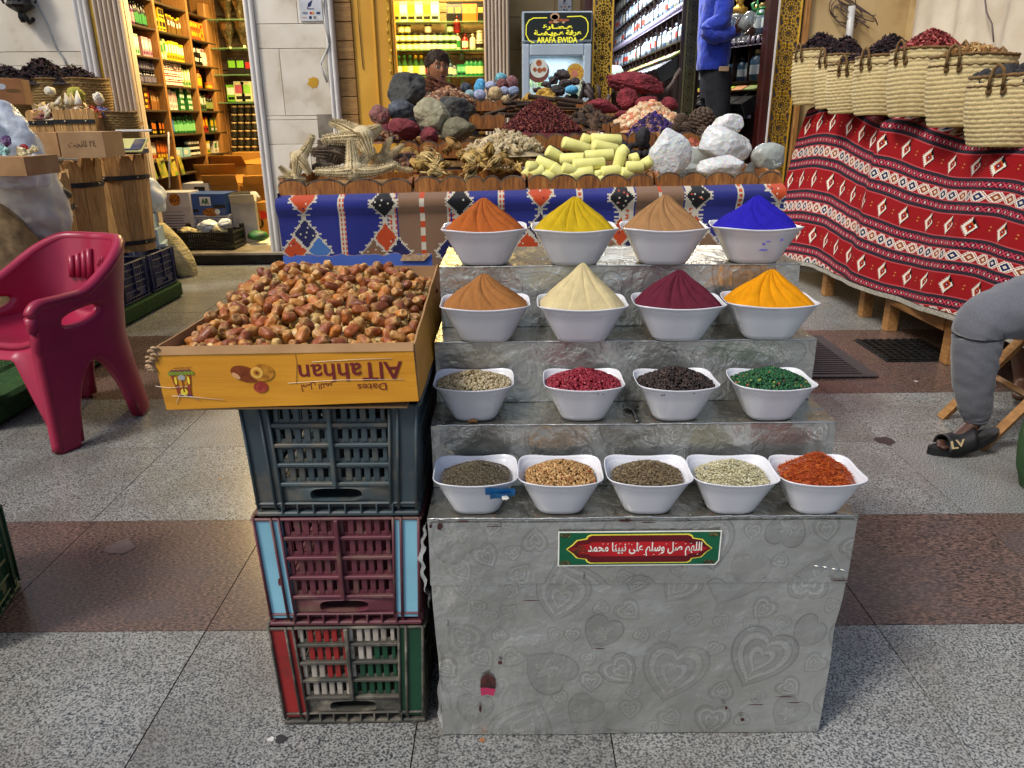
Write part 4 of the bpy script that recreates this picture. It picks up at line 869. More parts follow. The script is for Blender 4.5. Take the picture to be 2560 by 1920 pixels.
# closed shells of the three shops
def room(name, label, x0, x1, y0, y1, m, zc=3.35, mceil=None, left=True, right=True):
 t = thing(name, label, 'shop interior', (0, 0, 0))
 b = MB(); b.box(((x0+x1)/2, y1+.04, zc/2), (x1-x0, .08, zc)); b.build('back_wall', m, t)
 if left: b = MB(); b.box((x0-.04, (y0+y1)/2, zc/2), (.08, y1-y0, zc)); b.build('side_wall', m, t)
 if right: b = MB(); b.box((x1+.04, (y0+y1)/2, zc/2), (.08, y1-y0, zc)); b.build('side_wall', m, t)
 b = MB(); b.box(((x0+x1)/2, (y0+y1)/2, zc+.04), (x1-x0+.3, y1-y0, .08)); b.build('ceiling', mceil or m_ceil, t); return t
RX = atY(318, 100, 7.95).x       # plane of the left shelf rack
room('shop_interior', 'yellow lit cosmetics shop with tall shelves of products', RX-.25, wx(705), YW+.1, 10.45, m_dkwood)
room('shop_interior', 'bottle shop interior with slatted back wall behind the man peeking over the goods', wx(874), wx(1250), YW+.16, 9.4, m_slatw)
room('shop_interior', 'deep perfume shop interior lined with dark racks', wx(1486), wx(2013), YW+.1, 13.6, m_brnj)
b = MB()
for (xa, xb) in ((-5.9, 3.78),): b.box(((xa+xb)/2, YW+.04, 4.05), (xb-xa, .25, 1.3))
o = b.build('facade', m_stone); tag(o, 'stone facade running over all the shop openings', 'building')
def ceiling_lamp(x, y, z, L_, col, en, label):
 t = thing('ceiling_lamp', label, 'lamp', (x, y, z)); m = mat('lamp_glow_'+col[1:], col, rough=.5, emit=col, es=4)
 b = MB(); b.box((0, 0, .03), (.14, L_, .03), b=.005); b.build('housing', m_trim, t); b = MB(); b.box((0, 0, .008), (.10, L_*.96, .012), b=.003); b.build('diffuser', m, t)
 l = bpy.data.lights.new('lamp_light', 'AREA'); l.energy = en; l.color = lin(col)[:3]; l.shape = 'RECTANGLE'; l.size = .3; l.size_y = L_
 lo = bpy.data.objects.new('lamp_light', l); COL.objects.link(lo); lo.parent = t; lo.location = (0, 0, -.02)
ceiling_lamp((RX+wx(620))/2+.3, 8.5, 3.2, 1.6, '#ffdc94', 105, 'lamp on the ceiling of the yellow lit shop')
ceiling_lamp((RX+wx(620))/2+.5, 9.7, 3.2, 1.0, '#ffdc94', 55, 'rear lamp on the ceiling of the yellow lit shop')
ceiling_lamp((wx(900)+wx(1208))/2, 8.5, 3.2, 1.0, '#ffe08c', 85, 'lamp on the ceiling of the bottle shop')
ceiling_lamp(wx(1640)-.3, 10, 3.2, 3.4, '#eef4ff', 190, 'white lamp on the ceiling of the perfume shop')
ceiling_lamp(wx(1850), 8.9, 3.2, 1.0, '#fff6e6', 60, 'small lamp near the right rack of the perfume shop')
# ---------------------------------------------------------------- products
_pm = {}
def pmesh(kind, body, lab, cap):
 k = (kind, body, lab, cap)
 if k in _pm: return _pm[k]
 mb_ = mat('product_'+body, body, tuple(c*.93 for c in lin(body)[:3]), rough=.35, scale=20); ml = mat('product_'+lab, lab, tuple(c*.9 for c in lin(lab)[:3]), rough=.45, scale=60); mc = mat('product_'+cap, cap, tuple(c*.93 for c in lin(cap)[:3]), rough=.35, scale=20)
 b = MB()   # unit height 1, width about .4
 if kind == 'box':
  b.box((0, 0, .5), (.5, .35, 1), b=.012); b.box((0, -.178, .62), (.40, .004, .42), 1); b.box((0, -.178, .2), (.36, .004, .16), 2)
 elif kind == 'wide':
  b.box((0, 0, .5), (1.5, .8, 1), b=.012); b.box((-.2, -.403, .55), (.8, .004, .5), 1); b.box((.5, -.403, .5), (.25, .004, .6), 2)
 elif kind == 'bottle':
  b.lathe([(.17, 0), (.19, .03), (.19, .62), (.15, .74), (.07, .82), (.07, .86)], 12, 0, sy=.7); b.lathe([(.085, .86), (.085, .985), (.07, 1)], 10, 2); b.lathe([(.194, .14), (.194, .55)], 12, 1, sy=.7, cap=False)
 elif kind == 'oil':
  b.lathe([(.16, 0), (.2, .04), (.21, .3), (.14, .6), (.075, .78), (.07, .86)], 12, 0, sy=.75); b.lathe([(.085, .84), (.08, .98), (.06, 1)], 10, 2); b.lathe([(.208, .1), (.214, .3), (.17, .5)], 12, 1, sy=.77, cap=False)
 elif kind == 'jar':
  b.lathe([(.42, 0), (.47, .05), (.47, .72), (.43, .78)], 14, 0); b.lathe([(.49, .78), (.49, .97), (.46, 1)], 14, 2); b.lathe([(.476, .16), (.476, .62)], 14, 1, cap=False)
 elif kind == 'flask':                              # perfume bottle with a stopper
  b.lathe([(.20, 0), (.23, .03), (.23, .66), (.16, .77), (.08, .80), (.08, .84)], 10, 0, sy=1); b.lathe([(.11, .84), (.12, .94), (.08, 1)], 8, 2); b.lathe([(.235, .2), (.235, .5)], 10, 1, cap=False)
 elif kind == 'pouch':
  b.add([(-.27, -.06, 0), (.27, -.06, 0), (.27, .1, 0), (-.27, .1, 0), (-.25, 0, .93), (.25, 0, .93), (.25, .02, .93), (-.25, .02, .93), (-.29, -.10, .4), (.29, -.10, .4)], [(0, 1, 9, 8), (8, 9, 5, 4), (1, 2, 6, 5, 9), (3, 0, 8, 4, 7), (2, 3, 7, 6), (4, 5, 6, 7), (0, 3, 2, 1)]); b.box((0, -.085, .5), (.3, .01, .4), 1); b.box((0, .0, .94), (.5, .03, .1), 2)
 _pm[k] = b.mesh(kind, [mb_, ml, mc]); return _pm[k]
KN = {'box': 'product_box', 'wide': 'carton', 'bottle': 'bottle', 'oil': 'oil_bottle', 'jar': 'jar', 'flask': 'perfume_bottle', 'pouch': 'pouch'}
KC = {'box': 'box', 'wide': 'box', 'bottle': 'bottle', 'oil': 'bottle', 'jar': 'jar', 'flask': 'bottle', 'pouch': 'packet'}
def product(kind, cols, x, y, z, h, rz, label, group, wk=1.0):
 me = pmesh(kind, *cols); o = bpy.data.objects.new(KN[kind], me); COL.objects.link(o); o.matrix_basis = T(x, y, z) @ rotz(rz) @ Matrix.Diagonal((h*wk, h*wk, h, 1))
 tag(o, label, KC[kind], group)
# the rack of the yellow lit shop: three bays along its left wall
bayY = [7.98]+[7.95*(1271-318)/(1271-p) for p in (392, 473, 537)]
lev_px = [-18, 57, 133, 204, 273, 341, 410, 455]
levz = [atX(330, p, RX+.02).z for p in lev_px]
rack = thing('shelf_rack', 'tall wooden shelf rack full of cosmetics along the left wall of the yellow lit shop', 'shelves', (RX, 7.95, ZS))
for y in bayY:
 b = MB(); b.box((-.13, y-7.95, 1.4), (.30, .045, 2.8), b=.004); b.build('upright', m_ypaint if y < 0 else m_wood, rack)
b = MB(); b.box((-.13, bayY[-1]-7.95+.12, 1.4), (.32, .16, 2.8), b=.006); b.build('end_panel', m_wood, rack)
b = MB(); b.box((-.29, (bayY[0]+bayY[-1])/2-7.95, 1.4), (.02, bayY[-1]-bayY[0], 2.8)); b.build('back_panel', m_dkwood, rack)
for z in levz:
 for a, c in zip(bayY[:-1], bayY[1:]): b = MB(); b.box((-.13, (a+c)/2-7.95, z-ZS-.012), (.28, c-a-.05, .02), b=.003); b.build('shelf', m_dkwood, rack)
BR, BK, WH, GR, YE, OR, PK, PU, RD, BL, TN, CY_ = '#5a3018', '#16130f', '#d8d4c4', '#2f7a3c', '#c9a51e', '#c8661c', '#c98a90', '#5a2a58', '#a82420', '#1d4f9a', '#a98a58', '#8cb8c0'
stock = [  # per bay, from the top shelf down: (kind, body, label, cap, height, how many, rows stacked, dense)
 [[('bottle', PU, PK, BK, .24, 5, 1), ('bottle', BK, GR, BK, .24, 5, 1)], [('box', '#a8c49a', WH, GR, .20, 6, 1), ('box', PK, WH, PU, .19, 4, 1)], [('jar', '#6b2438', PK, BK, .07, 3, 3), ('bottle', '#3b3848', '#6a6478', BK, .13, 7, 2)], [('wide', BR, YE, RD, .055, 2, 4), ('pouch', '#8a5a2c', TN, BR, .20, 5, 1)], [('box', WH, BK, BK, .11, 4, 1), ('box', BK, OR, YE, .15, 5, 1)], [('box', TN, WH, RD, .20, 4, 1), ('box', '#7a3a1c', OR, YE, .20, 4, 1)], []],
 [[('box', YE, BK, BK, .12, 4, 2), ('pouch', '#6a4f22', WH, YE, .2, 6, 1)], [('box', '#b8c07a', GR, WH, .21, 4, 1), ('box', YE, WH, '#6a5a10', .21, 8, 1)], [('jar', RD, WH, WH, .058, 8, 4), ('box', '#9fb070', WH, GR, .2, 3, 1)], [('box', GR, WH, WH, .2, 2, 1), ('box', WH, PK, PK, .22, 3, 1), ('wide', GR, WH, WH, .06, 2, 4)], [('bottle', BL, '#3a7ac0', BL, .25, 2, 1), ('bottle', GR, '#7ac07a', GR, .2, 7, 1)], [('wide', CY_, WH, CY_, .11, 2, 1), ('jar', BK, WH, BK, .06, 4, 3)], []],
 [[('box', OR, YE, RD, .1, 6, 2), ('box', YE, RD, OR, .1, 4, 2)], [('box', BK, WH, BK, .1, 5, 2), ('bottle', '#d8b0a0', WH, PK, .22, 5, 1)], [('bottle', OR, YE, OR, .26, 2, 1), ('jar', OR, YE, OR, .08, 3, 1)], [('box', '#47603a', WH, BK, .2, 4, 1), ('bottle', BK, '#7a8a4a', RD, .2, 5, 1)], [('box', RD, YE, BK, .19, 4, 1), ('box', '#3e5a2c', YE, WH, .18, 4, 1)], [('box', YE, WH, GR, .17, 2, 1), ('box', WH, GR, TN, .15, 4, 1)], [('bottle', BK, '#8a8478', BK, .2, 7, 1)]]]
ordw = ['top', 'second', 'third', 'fourth', 'fifth', 'sixth', 'lowest']
cname = {BR: 'brown', BK: 'black', WH: 'white', GR: 'green', YE: 'yellow', OR: 'orange', PK: 'pink', PU: 'purple', RD: 'red', BL: 'blue', TN: 'tan', CY_: 'pale blue'}
def cn(c):
 if c in cname: return cname[c]
 r, g, bb = [int(c[i:i+2], 16) for i in (1, 3, 5)]
 if max(r, g, bb) < 70: return 'dark'
 if g > r and g > bb: return 'pale green'
 if r > g+40 and bb > g: return 'plum'
 if r > bb+50: return 'golden brown'
 return 'greyish'
bn = ['nearest', 'middle', 'farthest']
for bi, bay in enumerate(stock):
 ya, yb = bayY[bi]+.04, bayY[bi+1]-.04
 for li, row in enumerate(bay):
  if not row: continue
  z = levz[li+1]; gap = levz[li]-levz[li+1]; tot = sum(n for (_, _, _, _, _, n, _) in row); y = ya; unit = (yb-ya)/sum(n*(3.0 if kd == 'wide' else 1.0) for (kd, _, _, _, _, n, _) in row)
  for (kd, c1, c2, c3, h, n, st_) in row:
   for i in range(n):
    uw = unit*(3.0 if kd == 'wide' else 1.0); nat = {'box': .5, 'wide': 1.5, 'bottle': .38, 'oil': .42, 'jar': .98, 'pouch': .58, 'flask': .46}[kd]
    for s_ in range(st_ if random.random() > .06 else max(0, st_-1)):
     product(kd, (c1, c2, c3), RX-.06-random.uniform(0, .012), y+uw/2, z+h*s_+.001, min(h, gap*.92/st_)*(1 if st_ > 1 else random.uniform(.86, 1.0)), PI/2+random.uniform(-.08, .08), '%s %s with %s label on the %s shelf, %s bay of the left shop' % (cn(c1), KC[kd], cn(c2), ordw[li], bn[bi]), 'cosmetics on the shelves of the yellow lit shop', wk=min(1.3, uw*.95/(nat*min(h, gap*.92/st_))))
    y += uw
# goods on the back wall of that shop
YB = 10.36
back = thing('wall_shelves', 'dark slatted back wall of the yellow lit shop with narrow shelves', 'shelves', (0, YB, ZS))
xa, xb = atY(556, 200, YB).x, atY(640, 200, YB).x
for i in range(22): b = MB(); b.box(((xa+xb)/2, .02, .05+i*.125), (xb-xa, .02, .118), b=.003); b.build('slat', m_dkwood, back)
for py in (55, 125, 190, 258, 388): z = atY(580, py, YB).z; b = MB(); b.box(((xa+xb)/2, -.13, z-ZS), (xb-xa, .25, .014)); b.build('shelf', m_glass if py != 388 else m_wood, back)
b = MB(); b.box((atY(545, 200, YB).x, -.14, 1.3), (.10, .3, 2.6), b=.01); b.box(((xa+xb)/2, -.14, atY(580, 397, YB).z-ZS-.06), (xb-xa+.1, .3, .1), b=.01); b.build('frame', m_wood, back)
m_foil = mat('silver_foil_wrap', '#8a7f60', '#5a4f34', rough=.25, metal=.8, scale=20, bump=.6, bscale=30, bdist=.01)
for i, (px, py) in enumerate(((572, 55), (600, 55), (575, 125), (610, 122))):
 p = atY(px, py, YB-.12); b = MB(); b.lathe([(.05, 0), (.035, .03), (.045, .12), (.09, .22), (.10, .30), (.07, .33)], 9, 0, smooth=False); o = b.build('wrapped_vase', m_foil); o.location = p+Vector((0, 0, .008)); tag(o, ['silver wrapped vase on the top back shelf', 'second silver wrapped vase on the top back shelf', 'silver wrapped vase on the second back shelf', 'silver wrapped vase at the door edge of the second back shelf'][i], 'vase')
for i, (px, py, c1, c2, h) in enumerate(((585, 188, BK, '#6aa82a', .19), (606, 188, BK, '#6aa82a', .19), (626, 188, BK, RD, .17), (583, 256, '#6aa82a', WH, .2), (605, 256, '#b8b890', '#a04a5a', .24), (622, 256, '#b8b890', '#7ab040', .24))):
 p = atY(px, py, YB-.12); product('box', (c1, c2, BK), p.x, p.y, p.z+.008, h, 0, '%s and %s packet on the %s back shelf of the left shop, %s' % (cn(c1), cn(c2), 'third' if py < 200 else 'fourth', ['leftmost', 'middle', 'rightmost'][i % 3]), None, wk=1.1)
for r in range(6):
 for c in range(4):
  p = atY(588+c*17, 388-r*20, YB-.12); product('jar', (BK, '#2a2a20', '#b8a070'), p.x, YB-.12, atY(580, 386, YB-.12).z+.008+r*.098, .094, 0, 'black jar with tan lid in the stacked pile on the back wall shelf', 'stacked black jars', wk=.8)
# slatted back wall with glass shelves of the bottle shop
YB2 = 9.33
sw = thing('wall_shelves', 'slatted wooden back wall with three glass shelves in the bottle shop', 'shelves', (0, YB2, ZS)); xa, xb = atY(960, 100, YB2).x, atY(1240, 100, YB2).x
for i in range(26): b = MB(); b.box(((xa+xb)/2, .02, .06+i*.108), (xb-xa, .02, .100), b=.004); b.build('slat', m_slatw, sw)
g2z = [atY(1100, py, YB2-.2).z for py in (57, 127, 193)]
for z in g2z: b = MB(); b.box(((xa+xb)/2, -.16, z-ZS), (xb-xa, .28, .012), b=.002); b.build('glass_shelf', m_glass, sw)
for z in g2z:
 for px in (1115, 1150): b = MB(); b.box((atY(px, 60, YB2-.2).x, -.05, z-ZS-.05), (.05, .09, .08), b=.01); b.build('clip', m_glass, sw)
def row2(py_lev, items):
 for (px, kd, cols, h, wk, up, lab) in items:
  p = atY(px, 60, YB2-.18); product(kd, cols, p.x, YB2-.2, g2z[py_lev]+.008+up, h, random.uniform(-.05, .05), lab, 'products on the glass shelves of the bottle shop', wk=wk)
row2(0, [(992+i*19.4, 'box', ('#9fb890' if i % 2 else '#a8b04a', WH if i % 2 else YE, BK), .20, .98, 0, 'pale green box with dark label on the top glass shelf, number %s from the left' % ['first', 'second', 'third', 'fourth', 'fifth', 'sixth'][i]) for i in range(6)])
row2(0, [(1128+i*18.5, 'pouch', (BK if i in (0, 1, 4) else OR, '#c8a050', BK), .20, .85, 0, '%s pouch on the top glass shelf of the bottle shop' % ('dark' if i in (0, 1, 4) else 'orange')) for i in range(5)])
jc = ['#c2c41e', '#c6c832', '#c8c03a', '#b8b41e', '#d0c8a0', '#d2c8a8', '#9ab87a', '#7ab088', '#6aa848', '#5a9a3a']
for r in range(2): row2(1, [(988+i*16.2, 'jar', (jc[i], WH, BK), .085, .98, r*.086, '%s jar with black lid on the middle glass shelf' % ['lime', 'lime', 'lime', 'lime', 'cream', 'cream', 'mint', 'mint', 'green', 'green'][i]) for i in range(10)])
row2(1, [(px, 'jar', (c, WH, BK), .085, .98, .172, 'jar of %s cream on the top of the stacked jars' % nm) for px, c, nm in ((1003, '#c6c832', 'lime'), (1018, '#c2c41e', 'yellow'), (1070, '#d0c8a0', 'pale'), (1126, '#7aa848', 'green'))])
row2(1, [(1143, 'bottle', ('#c8c4b0', GR, WH), .17, 1.15, 0, 'squat white bottle with green label on the middle glass shelf'), (1143, 'bottle', (RD, '#7a1010', '#7a1010'), .17, 1.15, .172, 'red bottle standing on the white one'), (1162, 'bottle', (RD, WH, '#7a1010'), .16, 1.15, 0, 'red bottle on the middle glass shelf'), (1181, 'bottle', ('#d6ceb0', WH, WH), .16, 1.1, 0, 'cream bottle on the middle glass shelf'), (1199, 'jar', (WH, BK, WH), .10, .8, 0, 'white jar with dark label at the end of the middle shelf'), (1199, 'jar', ('#d6ceb0', WH, WH), .09, .8, .1, 'cream jar at the end of the middle shelf')])
row2(2, [(993+i*14.2, 'oil', ('#2e6a24' if i % 2 else '#1f4a1c', '#c8c040' if i % 2 else WH, GR if i < 3 else YE), .22, 1.0, 0, 'green oil bottle with pale label on the lowest glass shelf left of the man') for i in range(5)])
row2(2, [(1068, 'oil', (WH, RD, RD), .23, .9, 0, 'white bottle with red cap beside the head of the man'), (1123, 'bottle', ('#3a5a7a', WH, '#28486a'), .17, 1, 0, 'blue grey bottle right of the head of the man'), (1133, 'bottle', ('#6a7a88', WH, BK), .14, 1, 0, 'small grey bottle right of the head of the man')])
row2(2, [(1146+i*10, 'box', ('#1f8a50', '#7ac89a', BK), .12, 1.0, 0, 'short green box on the lowest glass shelf') for i in range(2)]+[(1166+i*11, 'bottle', ('#1f8a50', '#c8dc9a', BK), .19, 1.0, 0, 'slim green bottle with dark cap at the right of the lowest glass shelf') for i in range(4)])
# ---------------------------------------------------------------- signs and cables on the pillar
m_sgw = mat('sign_paper', '#c9ccd0', rough=.4); m_sgb = mat('sign_navy', '#1d2a5c', rough=.5); m_sgr = mat('sign_red', '#b8201c', rough=.5); m_sgo = mat('sign_orange', '#d8962a', rough=.5)
def pay_sign(px, py, Y, label, w, h, full=True):
 p = atY(px, py, Y); t = thing('payment_sign', label, 'sign', p); b = MB(); b.box((0, 0, 0), (w, .006, h), b=.002); b.build('board', m_sgw, t)
 b = MB(); b.add([(x*w, -.004, z*h) for x, z in ((-.13, .12), (.02, .16), (.12, .46), (-.02, .36), (-.10, .28))], [(0, 1, 2, 3, 4)]); b.build('bird_logo', m_sgb, t, fix=False)
 b = MB(); put_text(b, 'Fawry', T(0, -.0045, h*.05), w=w*.30, bold=.02); b.build('lettering', m_sgb, t, fix=False)
 b = MB(); put_text(b, 'VISA', T(-w*.26, -.0045, -h*.14), w=w*.26, bold=.02); b.build('lettering', m_sgb, t, fix=False)
 for s, m_ in ((-1, m_sgr), (1, m_sgo)): b = MB(); b.prism([(s*w*.045+w*.055*math.cos(i*PI/8), -h*.14+w*.055*math.sin(i*PI/8)) for i in range(16)], .001, M=T(w*.04, -.0045-(.0008 if s > 0 else 0), 0)); b.build('card_logo', m_, t)
 b = MB(); b.box((w*.32, -.004, -h*.14), (w*.16, .001, h*.10)); b.build('card_logo', m_sgb, t)
 b = MB(); put_text(b, 'meeza', T(-w*.3, -.0045, -h*.34), w=w*.22, bold=.02); b.build('lettering', m_sgo, t, fix=False)
 for i in range(3): b = MB(); b.box((-w*.04+i*w*.19, -.004, -h*.34), (w*.12, .001, h*.13)); b.build('card_logo', [m_sgb, m_marble, m_trim][i], t)
pay_sign(777, 25, YW-.02, 'white payment sign with card logos high on the stone pillar', SZ(57, YW, 2.3), SZ(50, YW, 2.3))
pay_sign(1412, 12, 8.32, 'small white payment sign above the display fridge', SZ(34, 8.3, 2.5), SZ(34, 8.3, 2.5))
m_cab = mat('white_conduit', '#b9b9b6', rough=.4)
def wire(label, pts, Y, r, m, name='cable'):
 b = MB(); P = [atY(a, c, Y) for a, c in pts]; b.tube(P, r, 6); o = b.build(name, m); tag(o, label, 'cable')
wire('grey cable bending down the right edge of the stone pillar', [(808, -5), (812, 60), (822, 100), (822, 118), (803, 155), (803, 170), (819, 206)], YW-.05, .011, m_cab)
wire('white cable running down the wall at the far left', [(88, -5), (118, 60), (140, 120), (158, 145), (172, 172)], YW-.02, .009, m_cab)
m_junk = mat('tangled_wire', '#5a4a4a', rough=.6)
b = MB(); rs = random.Random(2)
for i in range(9): P = []; c = atY(2110+i*6, 10, YW-.1); [P.append(c+Vector((.11*math.cos(a*.5+i)*(1+.1*i % 3), .01*a, .10*math.sin(a*.5+i*.7)-.05*(i % 3)))) for a in range(15)]; b.tube(P, .005, 5)
o = b.build('wire_tangle', m_junk); tag(o, 'tangle of thin brown wires at the top of the wall by the baskets', 'wires')
o = MB().tube([atY(2130, 15, YW-.08), atY(2121, 110, YW-.08), atY(2118, 150, YW-.08)], .032, 10).build('conduit_pipe', m_cab); tag(o, 'white vertical pipe behind the dried flowers on the right', 'pipe')
o = blob(atY(783, 206, YW).x, atY(783, 206, YW).z, .058, .055, YW-.0135, mat('yellow_paint_spot', '#c8992a', rough=.8), 5, 'paint_spot', None, n=18); tag(o, 'yellow paint spot on the stone pillar', 'paint spot')
b = MB(); p = atY(813, 315, YW); b.box((p.x, YW-.012, p.z), (SZ(36, YW), .012, SZ(56, YW)), b=.004); o = b.build('junction_plate', m_marble); tag(o, 'grey metal plate low on the stone pillar', 'plate')
# wall lantern
m_blk = mat('black_iron', '#0f0e0e', '#1c1a19', rough=.4, scale=20)
p = atY(50, 14, YW-.1); t = thing('wall_lantern', 'black iron wall lantern cut off by the top left corner', 'lamp', p)
b = MB(); b.lathe([(.02, -.14), (.035, -.10), (.03, -.06), (.10, -.02), (.12, .0), (.10, .03), (.09, .25), (.12, .28), (.03, .38)], 8, 0, smooth=False); b.build('lantern_body', m_blk, t)
for i in range(6):
 b = MB(); a = i*PI/3; b.tube([(.14*math.cos(a), .14*math.sin(a), .02), (.17*math.cos(a), .17*math.sin(a), .06), (.13*math.cos(a), .13*math.sin(a), .1)], .012, 5); b.build('scroll', m_blk, t)
b = MB(); b.tube([(0, 0, -.05), (.03, .05, -.14), (.05, .09, -.10)], .02, 6); b.build('bracket', m_blk, t)
# ---------------------------------------------------------------- pierced gold lattice pillars
def lattice(px0, px1, py, Y, label, m, mb_, w_=None):
 xa, xb = atY(px0, py, Y).x, atY(px1, py, Y).x; W = xb-xa; z0, z1 = ZS, ZT
 t = thing('lattice_pillar', label, 'pillar', ((xa+xb)/2, Y, z0)); Rr = W*.5; b = MB(); n = int((z1-z0)/(2*Rr))+1; th = .012; sw_ = W*.046
 def strip(x1_, z1_, x2_, z2_):
  lim = W/2-.004
  if abs(x1_) > lim and abs(x2_) > lim: return
  x1_ = max(-lim, min(lim, x1_)); x2_ = max(-lim, min(lim, x2_))
  d = math.hypot(x2_-x1_, z2_-z1_)
  if d < 1e-4 or not (0 < z1_ < z1-z0) or not (0 < z2_ < z1-z0): return
  b.box((0, 0, 0), (d+sw_*.6, th, sw_), M=T((x1_+x2_)/2, 0, (z1_+z2_)/2) @ roty(-math.atan2(z2_-z1_, x2_-x1_)))
 for k in range(n):
  cz = Rr*(2*k+1)
  for i in range(12):
   a0, a1, am = i*PI/6, (i+1)*PI/6, (i+.5)*PI/6
   P = lambda r, a: (r*Rr*math.sin(a), cz+r*Rr*math.cos(a))
   strip(*P(.24, a0), *P(.20, am)); strip(*P(.20, am), *P(.24, a1)); strip(*P(.24, a0), *P(.52, a0)); strip(*P(.52, a0), *P(.66, am)); strip(*P(.66, am), *P(.52, a1)); strip(*P(.66, am), *P(.98, am)); strip(*P(.98, am), *P(.80, a1)); strip(*P(.80, a1), *P(1.1, a1)); strip(*P(.80, a1), *P(.98, am+PI/6)); strip(*P(.98, am), *P(1.12, a0))
 b.build('pierced_sheet', m, t)
 b = MB()
 for s in (-1, 1): b.box((s*(W/2-.006), .0, (z1-z0)/2), (.016, .022, z1-z0), b=.003)
 b.build('edge_frame', m, t); b = MB(); b.box((0, .09, (z1-z0)/2), (W*.98, .1, z1-z0)); b.build('backing', mb_, t)
m_latb = mat('lattice_backing', '#9a94a8', rough=.4, scale=3); m_latg = mat('lattice_backing_gold', '#8a6f3a', rough=.5, scale=3)
struct(MB().box((1.9, 11.0, .36), (2.2, 5.6, .46)).build('raised_floor', m_marble))
lattice(1483, 1534, 40, 7.72, 'gold pierced lattice pillar right of the fridge', m_gold, mat('lattice_backing_dark', '#6a5f58', rough=.5))
lattice(1713, 1744, 100, 8.2, 'narrow lattice pillar with pale backing beside the man in blue', mat('lattice_steel', '#6e6a4a', rough=.35, metal=.6), m_latb)
lattice(1943, 1999, 80, 7.72, 'gold pierced lattice pillar at the right end of the perfume shop', m_gold, m_latb)
o = MB().box((0, 0, (ZT-ZS)/2), (wx(1943, 80)-wx(1917, 80), .16, ZT-ZS), b=.01).build('door_jamb', m_brnj); o.location = ((wx(1943, 80)+wx(1917, 80))/2-.01, YW+.03, ZS); tag(o, 'dark red wooden jamb left of the right lattice pillar', 'door frame')
o = MB().box((0, 0, (ZT-ZS)/2), (.012, .02, ZT-ZS)).build('steel_strip', m_trim); o.location = (wx(1936, 80), YW-.07, ZS); tag(o, 'thin pale strip down the dark red jamb', 'door trim')
o = MB().box((0, 0, (ZT-ZS)/2), (.05, .05, ZT-ZS), b=.006).build('gold_post', m_wood); o.location = (wx(2004, 80)+.02, YW-.04, ZS); tag(o, 'thin wooden post right of the right lattice pillar', 'post')
# ---------------------------------------------------------------- perfume racks
m_rk = mat('rack_black_wood', '#1c1311', '#2a1c18', rough=.3, scale=6, coat=.2)
m_blackbox = mat('smoked_bin', '#2a2a2c', '#1b1b1c', rough=.25, scale=5)
XR = atY(1711, 60, 8.25).x
def yat(px): return 8.25*(1711-1271)/(px-1271)
rk = thing('perfume_rack', 'long dark rack of perfume bottles receding into the perfume shop', 'shelves', (XR, 8.2, ZS)); y0, y1 = 8.25, yat(1536)+.2
pl_px = [-75, -30, 14, 58, 103, 150, 196]; rz_ = [atX(1711, p, XR).z for p in (-70, -22, 24, 66, 108, 140, 175)]
rz_ = [3.22, 2.97, 2.72, 2.47, 2.13, 2.0]
b = MB(); b.box((.16, (y0+y1)/2-8.2, 1.4), (.03, y1-y0, 2.8)); b.build('back_panel', m_rk, rk)
for z in rz_:
 b = MB(); b.box((.07, (y0+y1)/2-8.2, z-ZS-.010), (.16, y1-y0, .016), b=.002); b.build('shelf', m_rk, rk)
 b = MB()
 if z == rz_[3]:
  for i in range(60): b.lathe([(.012, 0), (.022, .03), (.012, .06)], 6, 0, M=T(-.015, y0-8.2+.04+(y1-y0-.08)*i/59, z-ZS-.07))
  b.box((-.015, (y0+y1)/2-8.2, z-ZS-.075), (.012, y1-y0, .012)); b.build('carved_rail', m_latb, rk)
y = y0
while y < y1: b = MB(); b.box((.07, y-8.2, (rz_[0]+rz_[-1])/2-ZS), (.15, .014, rz_[0]-rz_[-1])); b.build('divider', m_rk, rk); y += .30
b = MB(); b.box((.07, y0-8.2-.02, 1.35), (.20, .04, 2.7), b=.005); b.build('end_panel', m_rk, rk)
pc_ = [('#9fb0ba', '#c8ccd0', '#b0b8bc'), ('#7f95a2', '#b0402a', '#9aa4a8'), ('#8aa0a8', '#dadfe2', '#c0c4c8'), ('#5a6a70', '#a8b0b4', '#2a2a2a'), ('#a8b49a', '#c8c8b8', '#b8b8b0'), ('#6a8aa8', '#d0d4da', '#a8b0b8')]
for zi, z in enumerate(rz_[1:5]):
 n = 34; gap = rz_[zi]-z
 for i in range(n):
  f = i/(n-1); yy = y0+.05+(y1-y0-.1)*f
  product('flask', pc_[random.randrange(6)], XR+.05, yy, z+.001, min(gap, .26)*random.uniform(.70, .84), PI/2, 'glass perfume bottle on the %s shelf of the long receding rack' % ordw[zi], 'perfume bottles on the long rack', wk=1.25)
# sloping bins of coloured samples below the long rack
bins = thing('sample_bins', 'sloping row of dark bins with coloured lids below the long perfume rack', 'display bins', (XR, 8.2, 1.90))
for i in range(14):
 yy = y0+.15+i*.26-8.2
 b = MB(); b.box((-.12, yy, 0), (.28, .22, .16), b=.006, M=roty(-.5)); b.build('bin', m_blackbox, bins)
 b = MB(); b.box((.03, yy, .10), (.20, .22, .02), b=.003, M=roty(-.5)); b.build('bin_lid', mat('sample_%d' % (i % 4), ['#8a9a3a', '#a07a4a', '#6a7a4a', '#9a5a3a'][i % 4], rough=.5), bins)
b = MB(); b.box((.05, (y0+y1)/2-8.2, -.75), (.25, y1-y0, 1.2)); b.build('cabinet', m_rk, bins)
